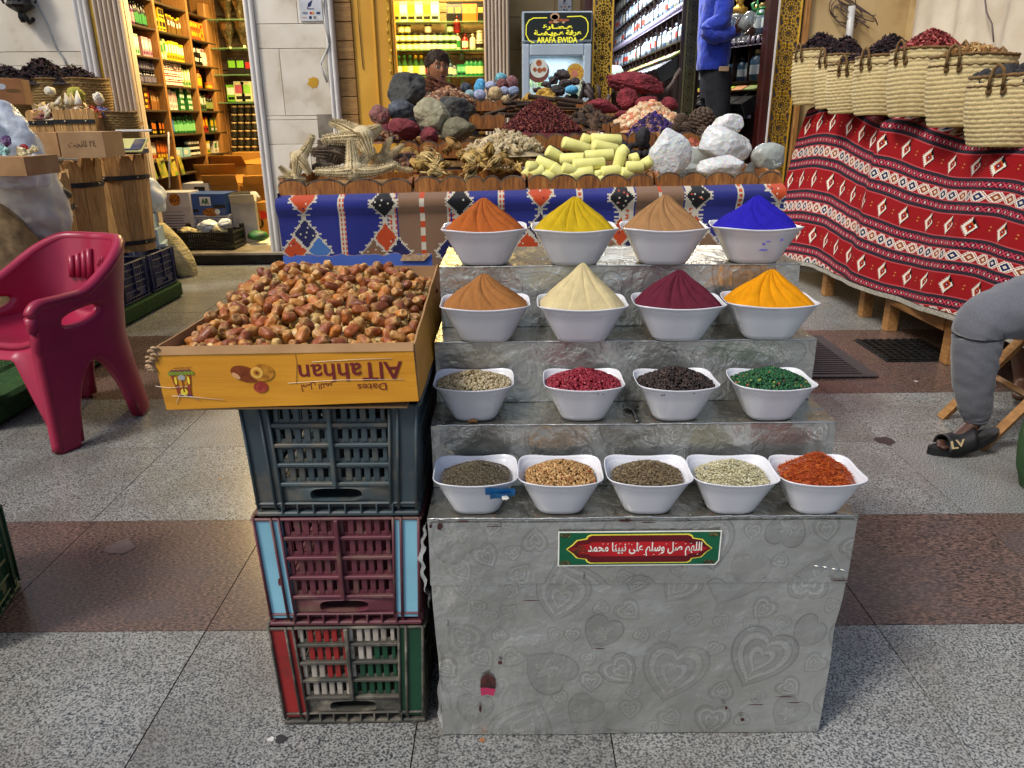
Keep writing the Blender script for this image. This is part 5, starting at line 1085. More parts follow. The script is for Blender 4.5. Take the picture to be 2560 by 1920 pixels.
# angled rack on the right, behind the man in blue
A1, A2 = atY(1742, 100, 9.3), atY(1925, 80, 8.25); dv = Vector((A2.x-A1.x, A2.y-A1.y, 0)); Lr = dv.length; ar = math.atan2(dv.y, dv.x)
r2_ = thing('perfume_rack', 'dark angled rack with large flasks behind the man in the blue hoodie', 'shelves', (A1.x, A1.y, ZS), ar)
z2 = [3.0, atY(1920, -45, 8.25).z, atY(1920, 84, 8.25).z, atY(1920, 200, 8.25).z]
for z in z2: b = MB(); b.box((Lr/2, .08, z-ZS-.012), (Lr, .24, .022), b=.003); b.build('shelf', m_rk, r2_)
b = MB(); b.box((Lr/2, .21, 1.4), (Lr, .03, 2.8)); b.build('back_panel', m_rk, r2_)
for i in range(6): b = MB(); b.box((Lr*i/5, .07, 2.1), (.018, .22, 1.55)); b.build('divider', m_rk, r2_)
b = MB()
for i in range(16): b.lathe([(.010, 0), (.022, .04), (.010, .08)], 6, 0, M=T(.03+(Lr-.06)*i/15, -.05, z2[2]-ZS-.09)); b.lathe([(.010, 0), (.02, .03), (.010, .06)], 6, 0, M=T(.03+(Lr-.06)*i/15, -.05, z2[1]-ZS-.07))
b.box((Lr/2, -.05, z2[2]-ZS-.09), (Lr, .016, .012)); b.build('carved_rail', m_latb, r2_)
wm = T(A1.x, A1.y, 0) @ rotz(ar)
for zi, z in enumerate(z2[1:]):
 for i in range(10):
  q = wm @ Vector((Lr*(i+.5)/10, .04, 0)); big = (i in (8, 9))
  product('flask', ('#a08a3a' if big and zi == 0 else '#33506a' if (i+zi) % 3 else '#6a7a86', '#a8b4b8', '#8a7a3a' if big else '#1a1a1a'), q.x, q.y, z+.001, .30 if big else .24, ar, '%s flask on the %s shelf of the angled perfume rack' % ('large golden' if big and zi == 0 else 'dark blue' if (i+zi) % 3 else 'grey', ordw[zi]), 'flasks on the angled perfume rack', wk=1.2 if big else .95)
b2_ = thing('sample_bins', 'dark sloping bins with green and orange lids under the angled rack', 'display bins', (A1.x, A1.y, atY(1900, 232, 8.25).z-.06), ar)
for i in range(6):
 b = MB(); b.box((Lr*(i+.5)/6, -.14, .0), (Lr/6-.02, .26, .16), b=.006, M=rotx(.45)); b.build('bin', m_blackbox, b2_)
 b = MB(); b.box((Lr*(i+.5)/6, .02, .13), (Lr/6-.02, .18, .02), b=.003, M=rotx(.45)); b.build('bin_lid', mat('sample_b%d' % (i % 3), ['#8a9a2a', '#a06a3a', '#7a8a3a'][i % 3], rough=.5), b2_)
b = MB(); b.box((Lr/2, .02, -.62), (Lr, .34, 1.0)); b.build('cabinet', m_rk, b2_); b = MB(); b.box((Lr/2, -.16, -.17), (Lr, .03, .03)); b.build('rail', m_latb, b2_)
# ---------------------------------------------------------------- display fridge
YF = 7.66; fx0, fx1 = atY(1305, 60, YF).x, atY(1480, 60, YF).x; fz1 = atY(1390, 29, YF).z; FW = fx1-fx0; FH = fz1-ZS
m_frw = mat('fridge_white', '#a9b6c2', '#9cabb8', rough=.3, scale=4); m_frb = mat('fridge_sign_black', '#111614', '#1a201d', rough=.25, scale=4, lo=.3, hi=.8); m_sy = mat('sign_yellow', '#d8d23a', rough=.5, emit='#e8e23a', es=.35)
m_fgl = mat('fridge_glass', '#a9c6c8', rough=.05, alpha=.25, spec=.6)
fr = thing('display_fridge', 'white glass door fridge with a black and yellow header sign', 'fridge', ((fx0+fx1)/2, YF, ZS)); zs_ = atY(1390, 105, YF).z-ZS; zd = zs_-.02
b = MB()
b.box((-FW/2+.02, .32, FH/2), (.04, .60, FH), b=.006); b.box((FW/2-.02, .32, FH/2), (.04, .60, FH), b=.006); b.box((0, .60, FH/2), (FW-.08, .04, FH-.01)); b.box((0, .32, FH-.02), (FW-.08, .56, .04)); b.box((0, .32, .12), (FW-.08, .56, .24)); b.box((0, .32, zs_), (FW-.08, .56, .05))
b.build('cabinet', m_frw, fr)
b = MB(); b.box((0, -.005, (zs_+FH)/2), (FW, .05, FH-zs_), b=.006); b.build('header_frame', m_frw, fr)
b = MB(); b.box((.005, -.034, (zs_+FH)/2+.002), (FW-.03, .012, FH-zs_-.03), b=.004); b.build('header_sign', m_frb, fr)
S_ = SZ(1, YF, 1.9)/7.373      # metres per pixel of the enlarged view
def fp(x, z): return ((x-990)*S_, FH-.002-(z-45)*S_)
for pts in (((800, 150), (560, 152), (480, 190), (430, 270), (425, 420), (470, 510), (530, 550), (572, 553)), ((1172, 135), (1420, 128), (1500, 165), (1545, 240), (1548, 380), (1510, 460), (1450, 512), (1412, 518))):
 b = MB(); P = [fp(*q) for q in pts]
 for (xa_, za_), (xb_, zb_) in zip(P[:-1], P[1:]): d = math.hypot(xb_-xa_, zb_-za_); b.box((0, 0, 0), (d+.006, .002, .008), M=T((xa_+xb_)/2, -.0415, (za_+zb_)/2) @ roty(-math.atan2(zb_-za_, xb_-xa_)))
 b.build('sign_outline', m_sy, fr)
for body, cx, cz, w, h, bo_ in ((arabic('عـطـارة'), 1000, 305, 540, 95, .045), (arabic('عرفة عـويـضـة'), 1000, 405, 860, 110, .045), ('ARAFA EWIDA', 990, 515, 740, 95, .03)):
 b = MB(); x_, z_ = fp(cx, cz); put_text(b, body, T(x_, -.0415, z_), w=w*S_, h=h*S_, bold=bo_); b.build('lettering', m_sy, fr, fix=False)
m_nut = mat('sign_nut_picture', '#b8663a', '#7a3a1c', rough=.5, scale=60); m_nutl = mat('sign_basket_picture', '#c8a07a', rough=.5)
for (cx, cz, rx, rz__, m_) in ((945, 130, 85, 60, m_nutl), (945, 140, 62, 42, m_nut), (880, 225, 45, 22, m_nut), (970, 215, 55, 25, m_nutl), (1040, 190, 60, 25, m_nut), (1120, 190, 90, 20, m_nut), (1100, 222, 30, 24, m_nutl)):
 b = MB(); x_, z_ = fp(cx, cz); b.prism([(x_+rx*S_*math.cos(i*PI/9), z_+rz__*S_*math.sin(i*PI/9)) for i in range(18)], .001, M=T(0, -.0418-.0006*(cx % 7), 0)); b.build('sign_picture', m_, fr)
dh = zd-.25
b = MB()
for s in (-1, 1): b.box((s*(FW/2-.035), -.015, .25+dh/2), (.07, .05, dh), b=.01)
for z, hh in ((.29, .08), (zd-.05, .10)): b.box((0, -.015, z), (FW-.14, .05, hh), b=.01)
b.build('door_frame', m_frw, fr); b = MB(); b.box((0, -.005, .25+dh/2), (FW-.13, .008, dh-.14)); b.build('door_glass', m_fgl, fr)
for z in (.6, .95, 1.22, 1.40): b = MB(); b.box((0, .30, z), (FW-.09, .5, .012)); b.build('shelf', m_frw, fr)
b = MB(); b.box((-FW*.19, -.05, 1.42), (.016, .03, .16), b=.006); b.build('handle', m_riser, fr)
def disc(px, py, r, m_, y=-.044, name='door_sticker'): p = atY(px, py, YF); b = MB(); b.prism([(p.x-(fx0+fx1)/2+r*math.cos(i*PI/12), p.z-ZS+r*math.sin(i*PI/12)) for i in range(24)], .001, M=T(0, y, 0)); b.build(name, m_, fr)
m_st1 = mat('sticker_cream', '#d4d8cc', rough=.5); m_st2 = mat('sticker_nuts', '#c8b03a', '#a85a2a', rough=.5, scale=70)
disc(1346, 178, SZ(27, YF, 1.8), mat('plate_brown', '#7a4238', rough=.5), -.022); disc(1347, 171, SZ(22, YF, 1.8), m_st1, -.024)
for (px, py, r) in ((1347, 158, 7), (1337, 174, 5), (1349, 176, 6), (1360, 174, 5)): disc(px, py, SZ(r, YF, 1.8), m_nut, -.026, 'sticker_picture')
disc(1438, 182, SZ(23, YF, 1.8), m_st1, -.022); disc(1438, 182, SZ(21, YF, 1.8), m_st2, -.024); disc(1436, 184, SZ(8, YF, 1.8), mat('sticker_salmon', '#d0806a', rough=.5), -.026, 'sticker_picture')
for i, (px, c) in enumerate(((1322, '#9ab06a'), (1338, '#a8b48a'), (1352, '#86a84a'), (1375, '#8fb0c0'), (1388, '#9abccc'), (1440, '#b8b070'))):
 p = atY(px, 140, 8.0); product('bottle' if i < 4 else 'pouch', (c, WH, c), p.x, 8.0, ZS+1.41, .26, 0, ['pale green bottle first on the top fridge shelf', 'greyish green bottle second on the top fridge shelf', 'leaf green bottle third on the top fridge shelf', 'pale blue bottle in the middle of the fridge shelf', 'pale blue pouch hanging in the fridge', 'yellowish pouch at the right of the fridge shelf'][i], None, wk=1.0)
l = bpy.data.lights.new('fridge_light', 'AREA'); l.energy = 5; l.color = (.85, .95, 1); l.size = .4; lo = bpy.data.objects.new('fridge_light', l); COL.objects.link(lo); lo.parent = fr; lo.location = (0, .3, FH-.35)
b = MB(); b.tube([(-FW*.3, .12, zs_-.035), (FW*.3, .12, zs_-.035)], .012, 6); b.build('light_tube', mat('fridge_tube', '#eef6ff', emit='#eef6ff', es=3), fr)
# ================================================================ the middle stall: table, woven cloth, trays and goods
YT = 2.9
def qz(a, s): return np.floor(a/s)*s
def kilim_blue():
 W, Hh = 1280, 560; ys, xs = np.mgrid[0:Hh, 0:W].astype(float); X = qz(xs, 4)+2+690; V = qz(ys, 4)+2      # photograph units from the top left corner
 C = {k: np.array(lin(h)[:3]) for k, h in dict(n='#232a78', t='#7d5f48', o='#b8431a', w='#c4bba6', k='#0e0c10', l='#3f6ca8', d='#1a1b4c').items()}
 A = np.empty((Hh, W, 3)); A[:] = C['n']
 P = 595.0; ph = (X-1055+P/2) % P-P/2; ap = np.abs(ph)
 A[ap < 62] = C['t']
 for c, hw in ((68, 5), (80, 7)):
  A[np.abs(ap-c) < hw] = C['w']; A[(np.abs(ap-c) < hw-3) & ((V % 14) < 10)] = C['o']
 A[(ap < 6)] = np.where(((V % 36) < 18)[..., None], C['o'], C['w'])[ap < 6]
 m = np.abs(ap-200) < 8; A[m] = C['w']; A[m & (((V % 12) < 8) & ((np.abs(ap-200)) < 6)) & (np.abs(ap-200) > 1)] = C['o']
 rs = np.random.RandomState(4)
 def dia(cx, cy, hw, hh, col, teeth=True):
  dx = np.abs(ph*1.0-cx) if cx is not None else None
  for sg in (-1, 1):
   dx = np.abs(ph-sg*cx); dy = np.abs(V-cy); d = dx/hw+dy/hh
   if cx == P/2: dx = np.minimum(np.abs(ph-cx), np.abs(ph+cx)); d = dx/hw+dy/hh
   tooth = ((V % 16) < 5) & (d < 1.42) & (dy < hh*.98)
   A[((d < 1.17) | (tooth & teeth))] = C['w']; A[d < 1.0] = C[col]
   h = (np.sin(X*.37+V*1.7)+np.sin(X*.11+V*.53)) > 1.82; A[(d < .8) & h] = C['w']; h2 = (np.sin(X*.29+V*.9+2)+np.sin(X*.17-V*.43)) > 1.86; A[(d < .8) & h2] = C['o' if col != 'o' else 'd']
   if cx == P/2: break
 def neck(cx, y0, y1):
  for sg in (-1, 1): dx = np.abs(ph-sg*cx); A[(V > y0) & (V < y1) & ((dx < 6) | ((dx < 16) & ((V % 12) < 4)))] = C['w']
 # under the black columns: black, orange, then tan and navy side by side, repeating
 for k in range(3):
  o = 205*k
  dia(95, 26+o, 31, 35, 'k'); neck(95, 60+o, 76+o); dia(95-32, 150+o, 29, 33, 'd'); dia(95+32, 150+o, 29, 33, 't'); dia(95, 112+o, 28, 36, 'o')
  dia(P/2, 10+o, 30, 36, 'o'); dx = np.minimum(np.abs(ph-P/2), np.abs(ph+P/2)); A[(V > 46+o) & (V < 62+o) & ((dx < 6) | ((dx < 16) & ((V % 12) < 4)))] = C['w']
  dia(P/2-32, 140+o, 29, 34, 'o'); dia(P/2, 98+o, 29, 37, 'd')
  s2 = np.abs(ph+P/2-32); d = s2/29+np.abs(V-140-o)/34; A[d < 1.17] = C['w']; A[d < 1] = C['l']
 A *= (1+.16*(rs.rand(Hh, W, 1)-.5))*(1-.10*((ys.astype(int) % 4 == 0)[..., None]))
 return A[::-1].astype(np.float32)
m_kb, *_ = img_mat('blue_woven_cloth', kilim_blue(), rough=.95, weave=190, bump=.002, sheen=.3, ext='EXTEND', spec=.1)
TL_, TR_ = atY(690, 487, YT), atY(1962, 455, YT); ku = SZ(1, YT, 1.15)
tb = thing('stall_table', 'long stepped stall table behind the bowls hidden under the blue woven cloth', 'table', (0, YT, 0))
m_frame = mat('rough_timber', '#9a7648', '#7a5a34', rough=.8, scale=5, stretch=(10, 10, 1.4), dirt='#5a4632', dscale=6, bump=.2, bscale=30)
zA = atY(1300, 458, YT).z; zB = atY(1300, 352, 3.5).z-.08; zC = atY(1300, 300, 4.05).z-.08; zD = atY(1300, 252, 4.55).z-.06
XL, XRt = TL_.x, TR_.x
for (a, c, z, x0, x1) in ((YT+.03, 3.5, zA-.02, XL+.01, XRt-.01), (3.5, 4.05, zB, XL+.25, XRt-.05), (4.05, 4.55, zC, XL+.38, XRt-.1), (4.55, 5.3, zD, XL+.45, XRt-.2)):
 b = MB(); b.box(((x0+x1)/2, (a+c)/2-YT, z-.015), (x1-x0, c-a-.004, .03), b=.003); b.build('board', m_frame, tb)
for x in (XL+.08, 0.6, XRt-.08):
 for y in (.10, 1.1, 2.2): b = MB(); b.box((x, y, (zA-.05)/2), (.07, .07, zA-.05)); b.build('leg', m_frame, tb)
def kb(u, v):
 top = TL_.lerp(TR_, u); L_ = top.z-.03; z = top.z-L_*v
 y = YT-.012-.02*v+.012*math.sin(u*34+v*1.5)*min(1, v*3)+.010*mnoise.noise(Vector((u*9, v*5, 1)))-.02*math.sin(PI*min(1, v*14))*(1 if v < .07 else 0)
 if v < .02: y += .05*(1-v/.02)
 return (top.x+(.018*v if u < .5 else 0)*(1-u)*2, y, z)
b = MB(); b.grid(kb, 150, 60); o = b.build('woven_cloth', m_kb, fix=False)
def kuv(c):
 t = TL_.lerp(TR_, (c.x-XL)/(XRt-XL)); return ((c.x-XL)/ku/1280, 1-((t.z-c.z)/ku)/560)
set_uv(o, kuv); tag(o, 'blue woven cloth with orange and black diamonds hanging down the middle stall', 'cloth')
def cloth_side(x, lab):
 b = MB(); b.grid(lambda u, v: (x+.01*math.sin(u*20), YT+1.6*u, zA-.03-(zA-.06)*v), 24, 8); o = b.build('side_cloth', mat('navy_cloth', '#1c2160', rough=.95, scale=40)); tag(o, lab, 'cloth')
cloth_side(XL+.005, 'plain navy cloth down the left side of the middle stall'); cloth_side(XRt-.005, 'plain navy cloth down the right side of the middle stall')
m_tray = mat('varnished_tray_wood', '#98602a', '#5a3216', rough=.38, scale=9, stretch=(9, 9, 1.1), distort=1.2, lo=.35, hi=.72, coat=.25, rnd=.15, dirt='#a8763a', dscale=5, dlo=.55, dhi=.7)
m_trayd = mat('charred_edge', '#2a2018', '#6a5a48', rough=.8, scale=30)
def tray(label, px0, px1, pytop, Y, depth, h, nb, seed=0, px_ref=None):
 x0, x1 = atY(px0, pytop, Y).x, atY(px1, pytop, Y).x; zt = atY((px0+px1)/2, pytop, Y).z
 t = thing('wooden_tray', label, 'tray', ((x0+x1)/2, Y, zt-h), 0, 'scalloped wooden trays on the middle stall'); W = x1-x0; rs = random.Random(seed)
 def arch(w, hh, dip):
  n = 9; return [(-w/2, 0), (w/2, 0)]+[(w/2-w*i/n, hh-dip*(1-math.sin(PI*min(max(i/n, .0), 1))**.6)) for i in range(n+1)]
 ws = [rs.uniform(.8, 1.25) for _ in range(nb)]; s_ = sum(ws); x = -W/2
 for w in ws:
  w = w/s_*W; b = MB(); P = arch(w-.003, h, min(.022, w*.3)); b.prism(P, .016, m=0); b.prism([(q[0], q[1]+.0015) for q in P[2:]]+[(q[0]*.97, q[1]-.004) for q in P[2:][::-1]], .0165, m=1, M=T(0, -.0003, 0))
  o = b.build('plank', [m_tray, m_trayd], t); o.location = (x+w/2, 0, 0); x += w
 for sx in (-1, 1):
  n = max(2, int(depth/.12))
  for i in range(n): w = depth/n; b = MB(); b.prism(arch(w-.003, h*1.02, .018), .014); o = b.build('plank', [m_tray], t); o.matrix_basis = T(sx*(W/2-.007)+(.007), .016+w*(i+.5), 0) @ rotz(PI/2)
 b = MB(); b.box((0, depth, h*.45), (W, .014, h*.9)); b.box((0, depth/2, .006), (W-.01, depth, .010)); b.build('base', m_tray, t); return t
hA = zA and .075
tray('leftmost front tray, heaped with dried starfish', 692, 1028, 448, YT+.02, .50, .085, 4, 1)
tray('front tray full of straw coloured tassels of dried palm strands', 1034, 1314, 440, YT+.02, .50, .085, 5, 2)
tray('front tray full of yellow sulphur sticks', 1320, 1636, 436, YT+.02, .50, .085, 5, 3)
tray('rightmost front tray holding the big white crystal blocks', 1642, 1958, 430, YT+.02, .50, .085, 5, 4)
tray('second row tray at the left carrying the big rocks', 1000, 1196, 352, 3.5, .50, .085, 4, 5)
tray('second row tray holding the dark red hibiscus heap', 1318, 1500, 334, 3.5, .50, .085, 4, 6)
tray('second row tray with black limes and purple flowers', 1504, 1640, 332, 3.5, .50, .085, 4, 7)
tray('second row tray under the pine cones', 1645, 1850, 330, 3.5, .50, .085, 4, 8)
tray('third row tray left of the cinnamon bark', 1172, 1262, 284, 4.05, .45, .085, 3, 9)
tray('third row tray of knobbly roots', 1440, 1525, 308, 4.02, .45, .085, 3, 10)
tray('third row tray of peach resin lumps', 1528, 1760, 306, 4.02, .45, .06, 4, 13)
tray('rear tray under the coloured pumice stones', 1172, 1300, 247, 4.5, .42, .075, 4, 11)
tray('rear tray under the black lava stones', 1330, 1500, 247, 4.5, .42, .075, 4, 12)
# ---- starfish, laid arm by arm
m_star = mat('dried_starfish', '#cdbc94', '#b5a278', rough=.85, scale=30, bump=.6, bscale=120, bdist=.003, dirt='#6a583c', dscale=14, dlo=.5, dhi=.75); m_star2 = mat('grey_starfish', '#7a6a56', '#5a4c3e', rough=.9, scale=40, bump=.6, bscale=120, bdist=.003)
def starfish(label, c, Y, arms, wpx, m, spine=1.0):
 P0 = atY(c[0], c[1], Y); k = SZ(1, Y); wpx *= 1.18; b = MB(); rs = random.Random(int(c[0]))
 ns = []
 for (ax, ay, dY) in arms:
  E = atY(ax, ay, Y+dY)-P0; L_ = E.length; n = 12; sag = Vector((0, 0, 1))*L_*rs.uniform(-.08, .1); pts = []; rr = []
  for i in range(n+1):
   t = i/n; pts.append(E*t+sag*math.sin(PI*t)); rr.append(wpx*k*(1.0-.62*t)*(1 if t < .93 else .6))
  b.tube(pts, rr, 10, sq=.8)
  ax_ = E.normalized(); side = ax_.cross(Vector((0, -1, .25))).normalized(); up = side.cross(ax_); up = up if up.y < 0 else -up
  for i in range(1, 22):
   t = i/22; ctr = E*t+sag*math.sin(PI*t); r = wpx*k*(1-.62*t)
   for an in (-80, -50, -25, 0, 25, 50, 80):
    d = up*math.cos(R(an))+side*math.sin(R(an)); q = ctr+d*r*.93+ax_*rs.uniform(-.3, .3)*L_/22; s_ = (.0030+.0014*(an in (0, -80, 80)))*spine*(1-.4*t)
    A = d.orthogonal().normalized(); B = d.cross(A); b.add([tuple(q+A*s_), tuple(q+B*s_), tuple(q-A*s_), tuple(q-B*s_), tuple(q+d*s_*1.9)], [(0, 1, 4), (1, 2, 4), (2, 3, 4), (3, 0, 4)])
 v, f = sph(wpx*k*1.35, 12, 8, lambda p: 1+.12*mnoise.noise(p*4)); b.add([(x, y*.7, z) for x, y, z in v], f, 0, True)
 o = b.build('starfish', m); o.location = P0; tag(o, label, 'starfish', 'dried starfish in the front left tray')
starfish('large pale starfish standing at the front with one arm straight up', (884, 428), 2.98, ((876, 345, .04), (786, 428, .0), (990, 412, .02), (880, 458, .0), (935, 372, .12)), 17, m_star)
starfish('big knobbly starfish on top of the heap with a drooping arm', (905, 345), 3.10, ((826, 304, .06), (803, 350, 0), (926, 394, -.06), (952, 318, .08), (890, 318, .14)), 19, m_star, 1.4)
starfish('starfish leaning up at the left with a blunt arm pointing up right', (748, 398), 3.02, ((784, 336, .04), (776, 436, -.03), (740, 448, -.03), (729, 420, .05), (730, 385, .1)), 14, m_star)
starfish('small starfish at the far left corner of the front tray', (735, 448), 2.99, ((698, 416, .02), (695, 446, 0), (765, 450, .02), (745, 462, 0), (725, 430, .1)), 9, m_star)
starfish('dark grey brown spiny starfish in the middle of the heap', (838, 385), 3.12, ((778, 380, .0), (815, 425, -.02), (870, 360, .06), (880, 402, .0), (800, 355, .1)), 17, m_star2, 1.6)
starfish('starfish at the right of the heap with an arm raised toward the nuts', (955, 400), 3.14, ((978, 344, .04), (1010, 362, .04), (930, 430, 0), (1034, 428, 0), (905, 395, .06)), 10, m_star)
starfish('brownish starfish lying low behind the front one', (810, 420), 3.08, ((780, 418, 0), (795, 395, .05), (850, 425, 0), (845, 400, .1), (790, 440, -.03)), 11, m_star2)
# ---- stones and lumps placed one by one
def lump(name, label, cat, px, py, Y, rx, ry, m, seed, group=None, amp=.3, flat=.5, f=1.2, fine=.03, planes=7, sub=4, rot=0, ddp=.9, ffq=5.0, smooth=True):
 v, fc = rock(seed, sub, amp, flat, f, fine, planes, ffq); A = np.array(v); k = SZ(1, Y); c = math.cos(rot); s_ = math.sin(rot)
 A /= np.maximum(np.abs(A).max(0), 1e-6); P = np.stack([A[:, 0]*rx*k, A[:, 1]*(rx+ry)/2*k*ddp, A[:, 2]*ry*k], 1); P = np.stack([P[:, 0]*c-P[:, 2]*s_, P[:, 1], P[:, 0]*s_+P[:, 2]*c], 1)
 b = MB(); b.add(P.tolist(), fc, 0, smooth); o = b.build(name, m, fix=False); p = atY(px, py, Y); o.location = p; tag(o, label, cat, group); return o
def stone_m(n, a, c, **k): return mat(n, a, c, rough=k.pop('rough', .85), scale=k.pop('scale', 22), detail=8, lo=.35, hi=.68, bump=k.pop('bump', .8), bscale=k.pop('bscale', 38), bdist=.014, **k)
mg1 = stone_m('stone_dark_grey', '#4d4c46', '#2f3033', dirt='#8a8878', dscale=30, dlo=.62, dhi=.75); mg2 = stone_m('stone_blue_black', '#23262e', '#5b5f68'); mg3 = stone_m('stone_cream', '#a39c80', '#7c765c'); mg4 = stone_m('stone_olive', '#6f6a54', '#57513d'); mg5 = stone_m('stone_red', '#5e2426', '#7a3036'); mg6 = stone_m('stone_pink', '#8a4a4a', '#6b5a4c'); mg7 = stone_m('stone_crimson', '#7a1f30', '#4f1a22')
for a in ((('largest grey boulder at the top left of the rock pile'), 1020, 228, 3.95, 50, 48, mg1, 4, .5), ('blue black stone under the largest boulder', 1006, 276, 3.78, 36, 28, mg2, 9, .1), ('cream coloured rock in the centre of the pile', 1080, 285, 3.68, 49, 41, mg3, 14, -.2), ('dark grey rock behind the cream one', 1142, 272, 3.92, 50, 33, mg1, 23, -.25), ('grey olive rock at the lower right of the pile', 1141, 324, 3.64, 51, 31, mg4, 31, .1),
          ('dark red block shaped stone at the front of the pile', 1012, 322, 3.62, 42, 31, mg5, 44, -.15), ('pinkish stone at the left of the pile', 951, 292, 3.74, 27, 30, mg6, 52, .2), ('flat red stone wedged under the cream rock', 1072, 338, 3.60, 26, 22, mg5, 63, -.7), ('small crimson stone beside the starfish', 962, 326, 3.62, 18, 16, mg7, 71, 0)):
 lump('rock', a[0], 'rock', a[1], a[2], a[3], a[4], a[5], a[6], a[7], 'rocks piled on the middle stall', rot=a[8], sub=5, amp=.25, flat=.75, fine=.07, ffq=3)
pc = {'tl': '#4f8a94', 'bl': '#3a86aa', 'li': '#8288a0', 'br': '#5a2a26', 'mv': '#6b4446', 'tn': '#9c865e', 'gy': '#6a8488', 'bg': '#66748c', 'dk': '#252c38'}
pn = {'tl': 'teal', 'bl': 'bright blue', 'li': 'lilac grey', 'br': 'rust brown', 'mv': 'mauve brown', 'tn': 'tan', 'gy': 'grey green', 'bg': 'blue grey', 'dk': 'dark slate'}
pos = {0: 'at the left end of the pile', 1: 'on top of another blue one', 2: 'under the upper blue one', 3: 'low at the left', 4: 'in front at the lower left', 5: 'in the middle of the pile', 6: 'at the top of the pile', 7: 'between the top stones', 8: 'at the top right of the pile', 9: 'round, in front', 10: 'behind the round tan one', 11: 'at the right end', 12: 'small, under the round one'}
for i, (x, y, r, c) in enumerate(((85, 300, 85, 'dk'), (310, 235, 80, 'bl'), (285, 300, 85, 'bl'), (155, 395, 88, 'gy'), (295, 405, 104, 'li'), (460, 265, 88, 'li'), (615, 160, 92, 'tl'), (625, 245, 90, 'br'), (775, 215, 100, 'mv'), (525, 380, 112, 'tn'), (660, 345, 82, 'li'), (800, 345, 88, 'bg'), (680, 470, 60, 'tn'))):
 mp_ = mat('pumice_'+c, pc[c], tuple(min(1, q*1.5+.05) for q in lin(pc[c])[:3]), rough=.9, scale=60, lo=.4, hi=.62, bump=.9, bscale=90, bdist=.006)
 lump('pumice_stone', '%s pumice stone %s' % (pn[c], pos[i]), 'stone', 1150+x/5.98, 170+y/5.98, 4.62-(y-240)*.0006, r/5.98, r/5.98*(.78 if c in ('li', 'bg', 'gy') else .95), mp_, 100+i, 'coloured pumice stones at the back of the stall', amp=.12, flat=.2, planes=3, fine=.05)
mlv = stone_m('lava_black', '#1b191a', '#3c3634', bump=1.0, bscale=50); mlb = stone_m('lava_brown', '#2f2826', '#4a4040', bump=1.0, bscale=50)
for i, (x, y, rx, ry, m_, lb) in enumerate(((1530, 110, 130, 90, mlb, 'big dark lava stone crowning the black pile'), (1400, 185, 75, 60, mlb, 'knobbly dark lava stone left of the top one'), (1570, 235, 105, 65, mlb, 'smooth brown black stone in the middle of the pile'), (1720, 200, 80, 60, mlb, 'dark stone under the right end of the fridge'), (1330, 310, 52, 50, mlv, 'small black cinder at the left of the pile'), (1450, 345, 125, 90, mlv, 'porous black cinder at the front of the pile'), (1160, 330, 75, 45, mlb, 'low dark stone at the left foot of the pile'), (1290, 245, 85, 45, mlb, 'flat dark stone on the left slope'), (1710, 425, 65, 48, mlv, 'small black cinder below the blue pumice'), (1610, 440, 52, 42, mlv, 'small black cinder beside the yellow lumps'), (1900, 340, 100, 110, mlv, 'black stone at the right foot of the pile'))):
 lump('lava_stone', lb, 'stone', 1150+x/5.98, 170+y/5.98, 4.66-(y-240)*.0007, rx/5.98, ry/5.98, m_, 130+i, 'black lava stones at the back of the stall', amp=.3, flat=.2, planes=3, fine=.14, ffq=4)
lump('pumice_stone', 'single bright blue pumice stone lying among the black lava stones', 'stone', 1150+1670/5.98, 170+330/5.98, 4.5, 17, 11, mat('pumice_bl', '#000'), 160, amp=.1, planes=2, fine=.04)
m_cor = stone_m('red_coral_rock', '#5f1c24', '#8c3038', bump=1.0, bscale=70, dirt='#8a6a3a', dscale=3, dlo=.62, dhi=.74)
for i, (x, y, rx, ry, rot, lb) in enumerate(((900, 230, 465, 165, -.12, 'huge cap shaped dark red coral rock'), (780, 480, 180, 160, 0, 'stem of the huge red coral rock'), (380, 590, 290, 118, -.15, 'low dark red coral rock left of the big one'), (1075, 560, 205, 125, .25, 'dark red coral rock under the right side of the big one'), (1430, 560, 160, 112, -.1, 'dark red coral rock at the right end'), (725, 710, 140, 60, 0, 'small red coral piece in front of the stem'))):
 lump('coral_rock', lb, 'coral', 1440+x/6.14, 170+y/6.14, 4.35-(y-400)*.0004, rx/6.14, ry/6.14, m_cor, 170+i, 'dark red coral rocks', amp=.28, flat=.35, planes=4, fine=.10, ffq=6, rot=rot, ddp=.6, sub=5)
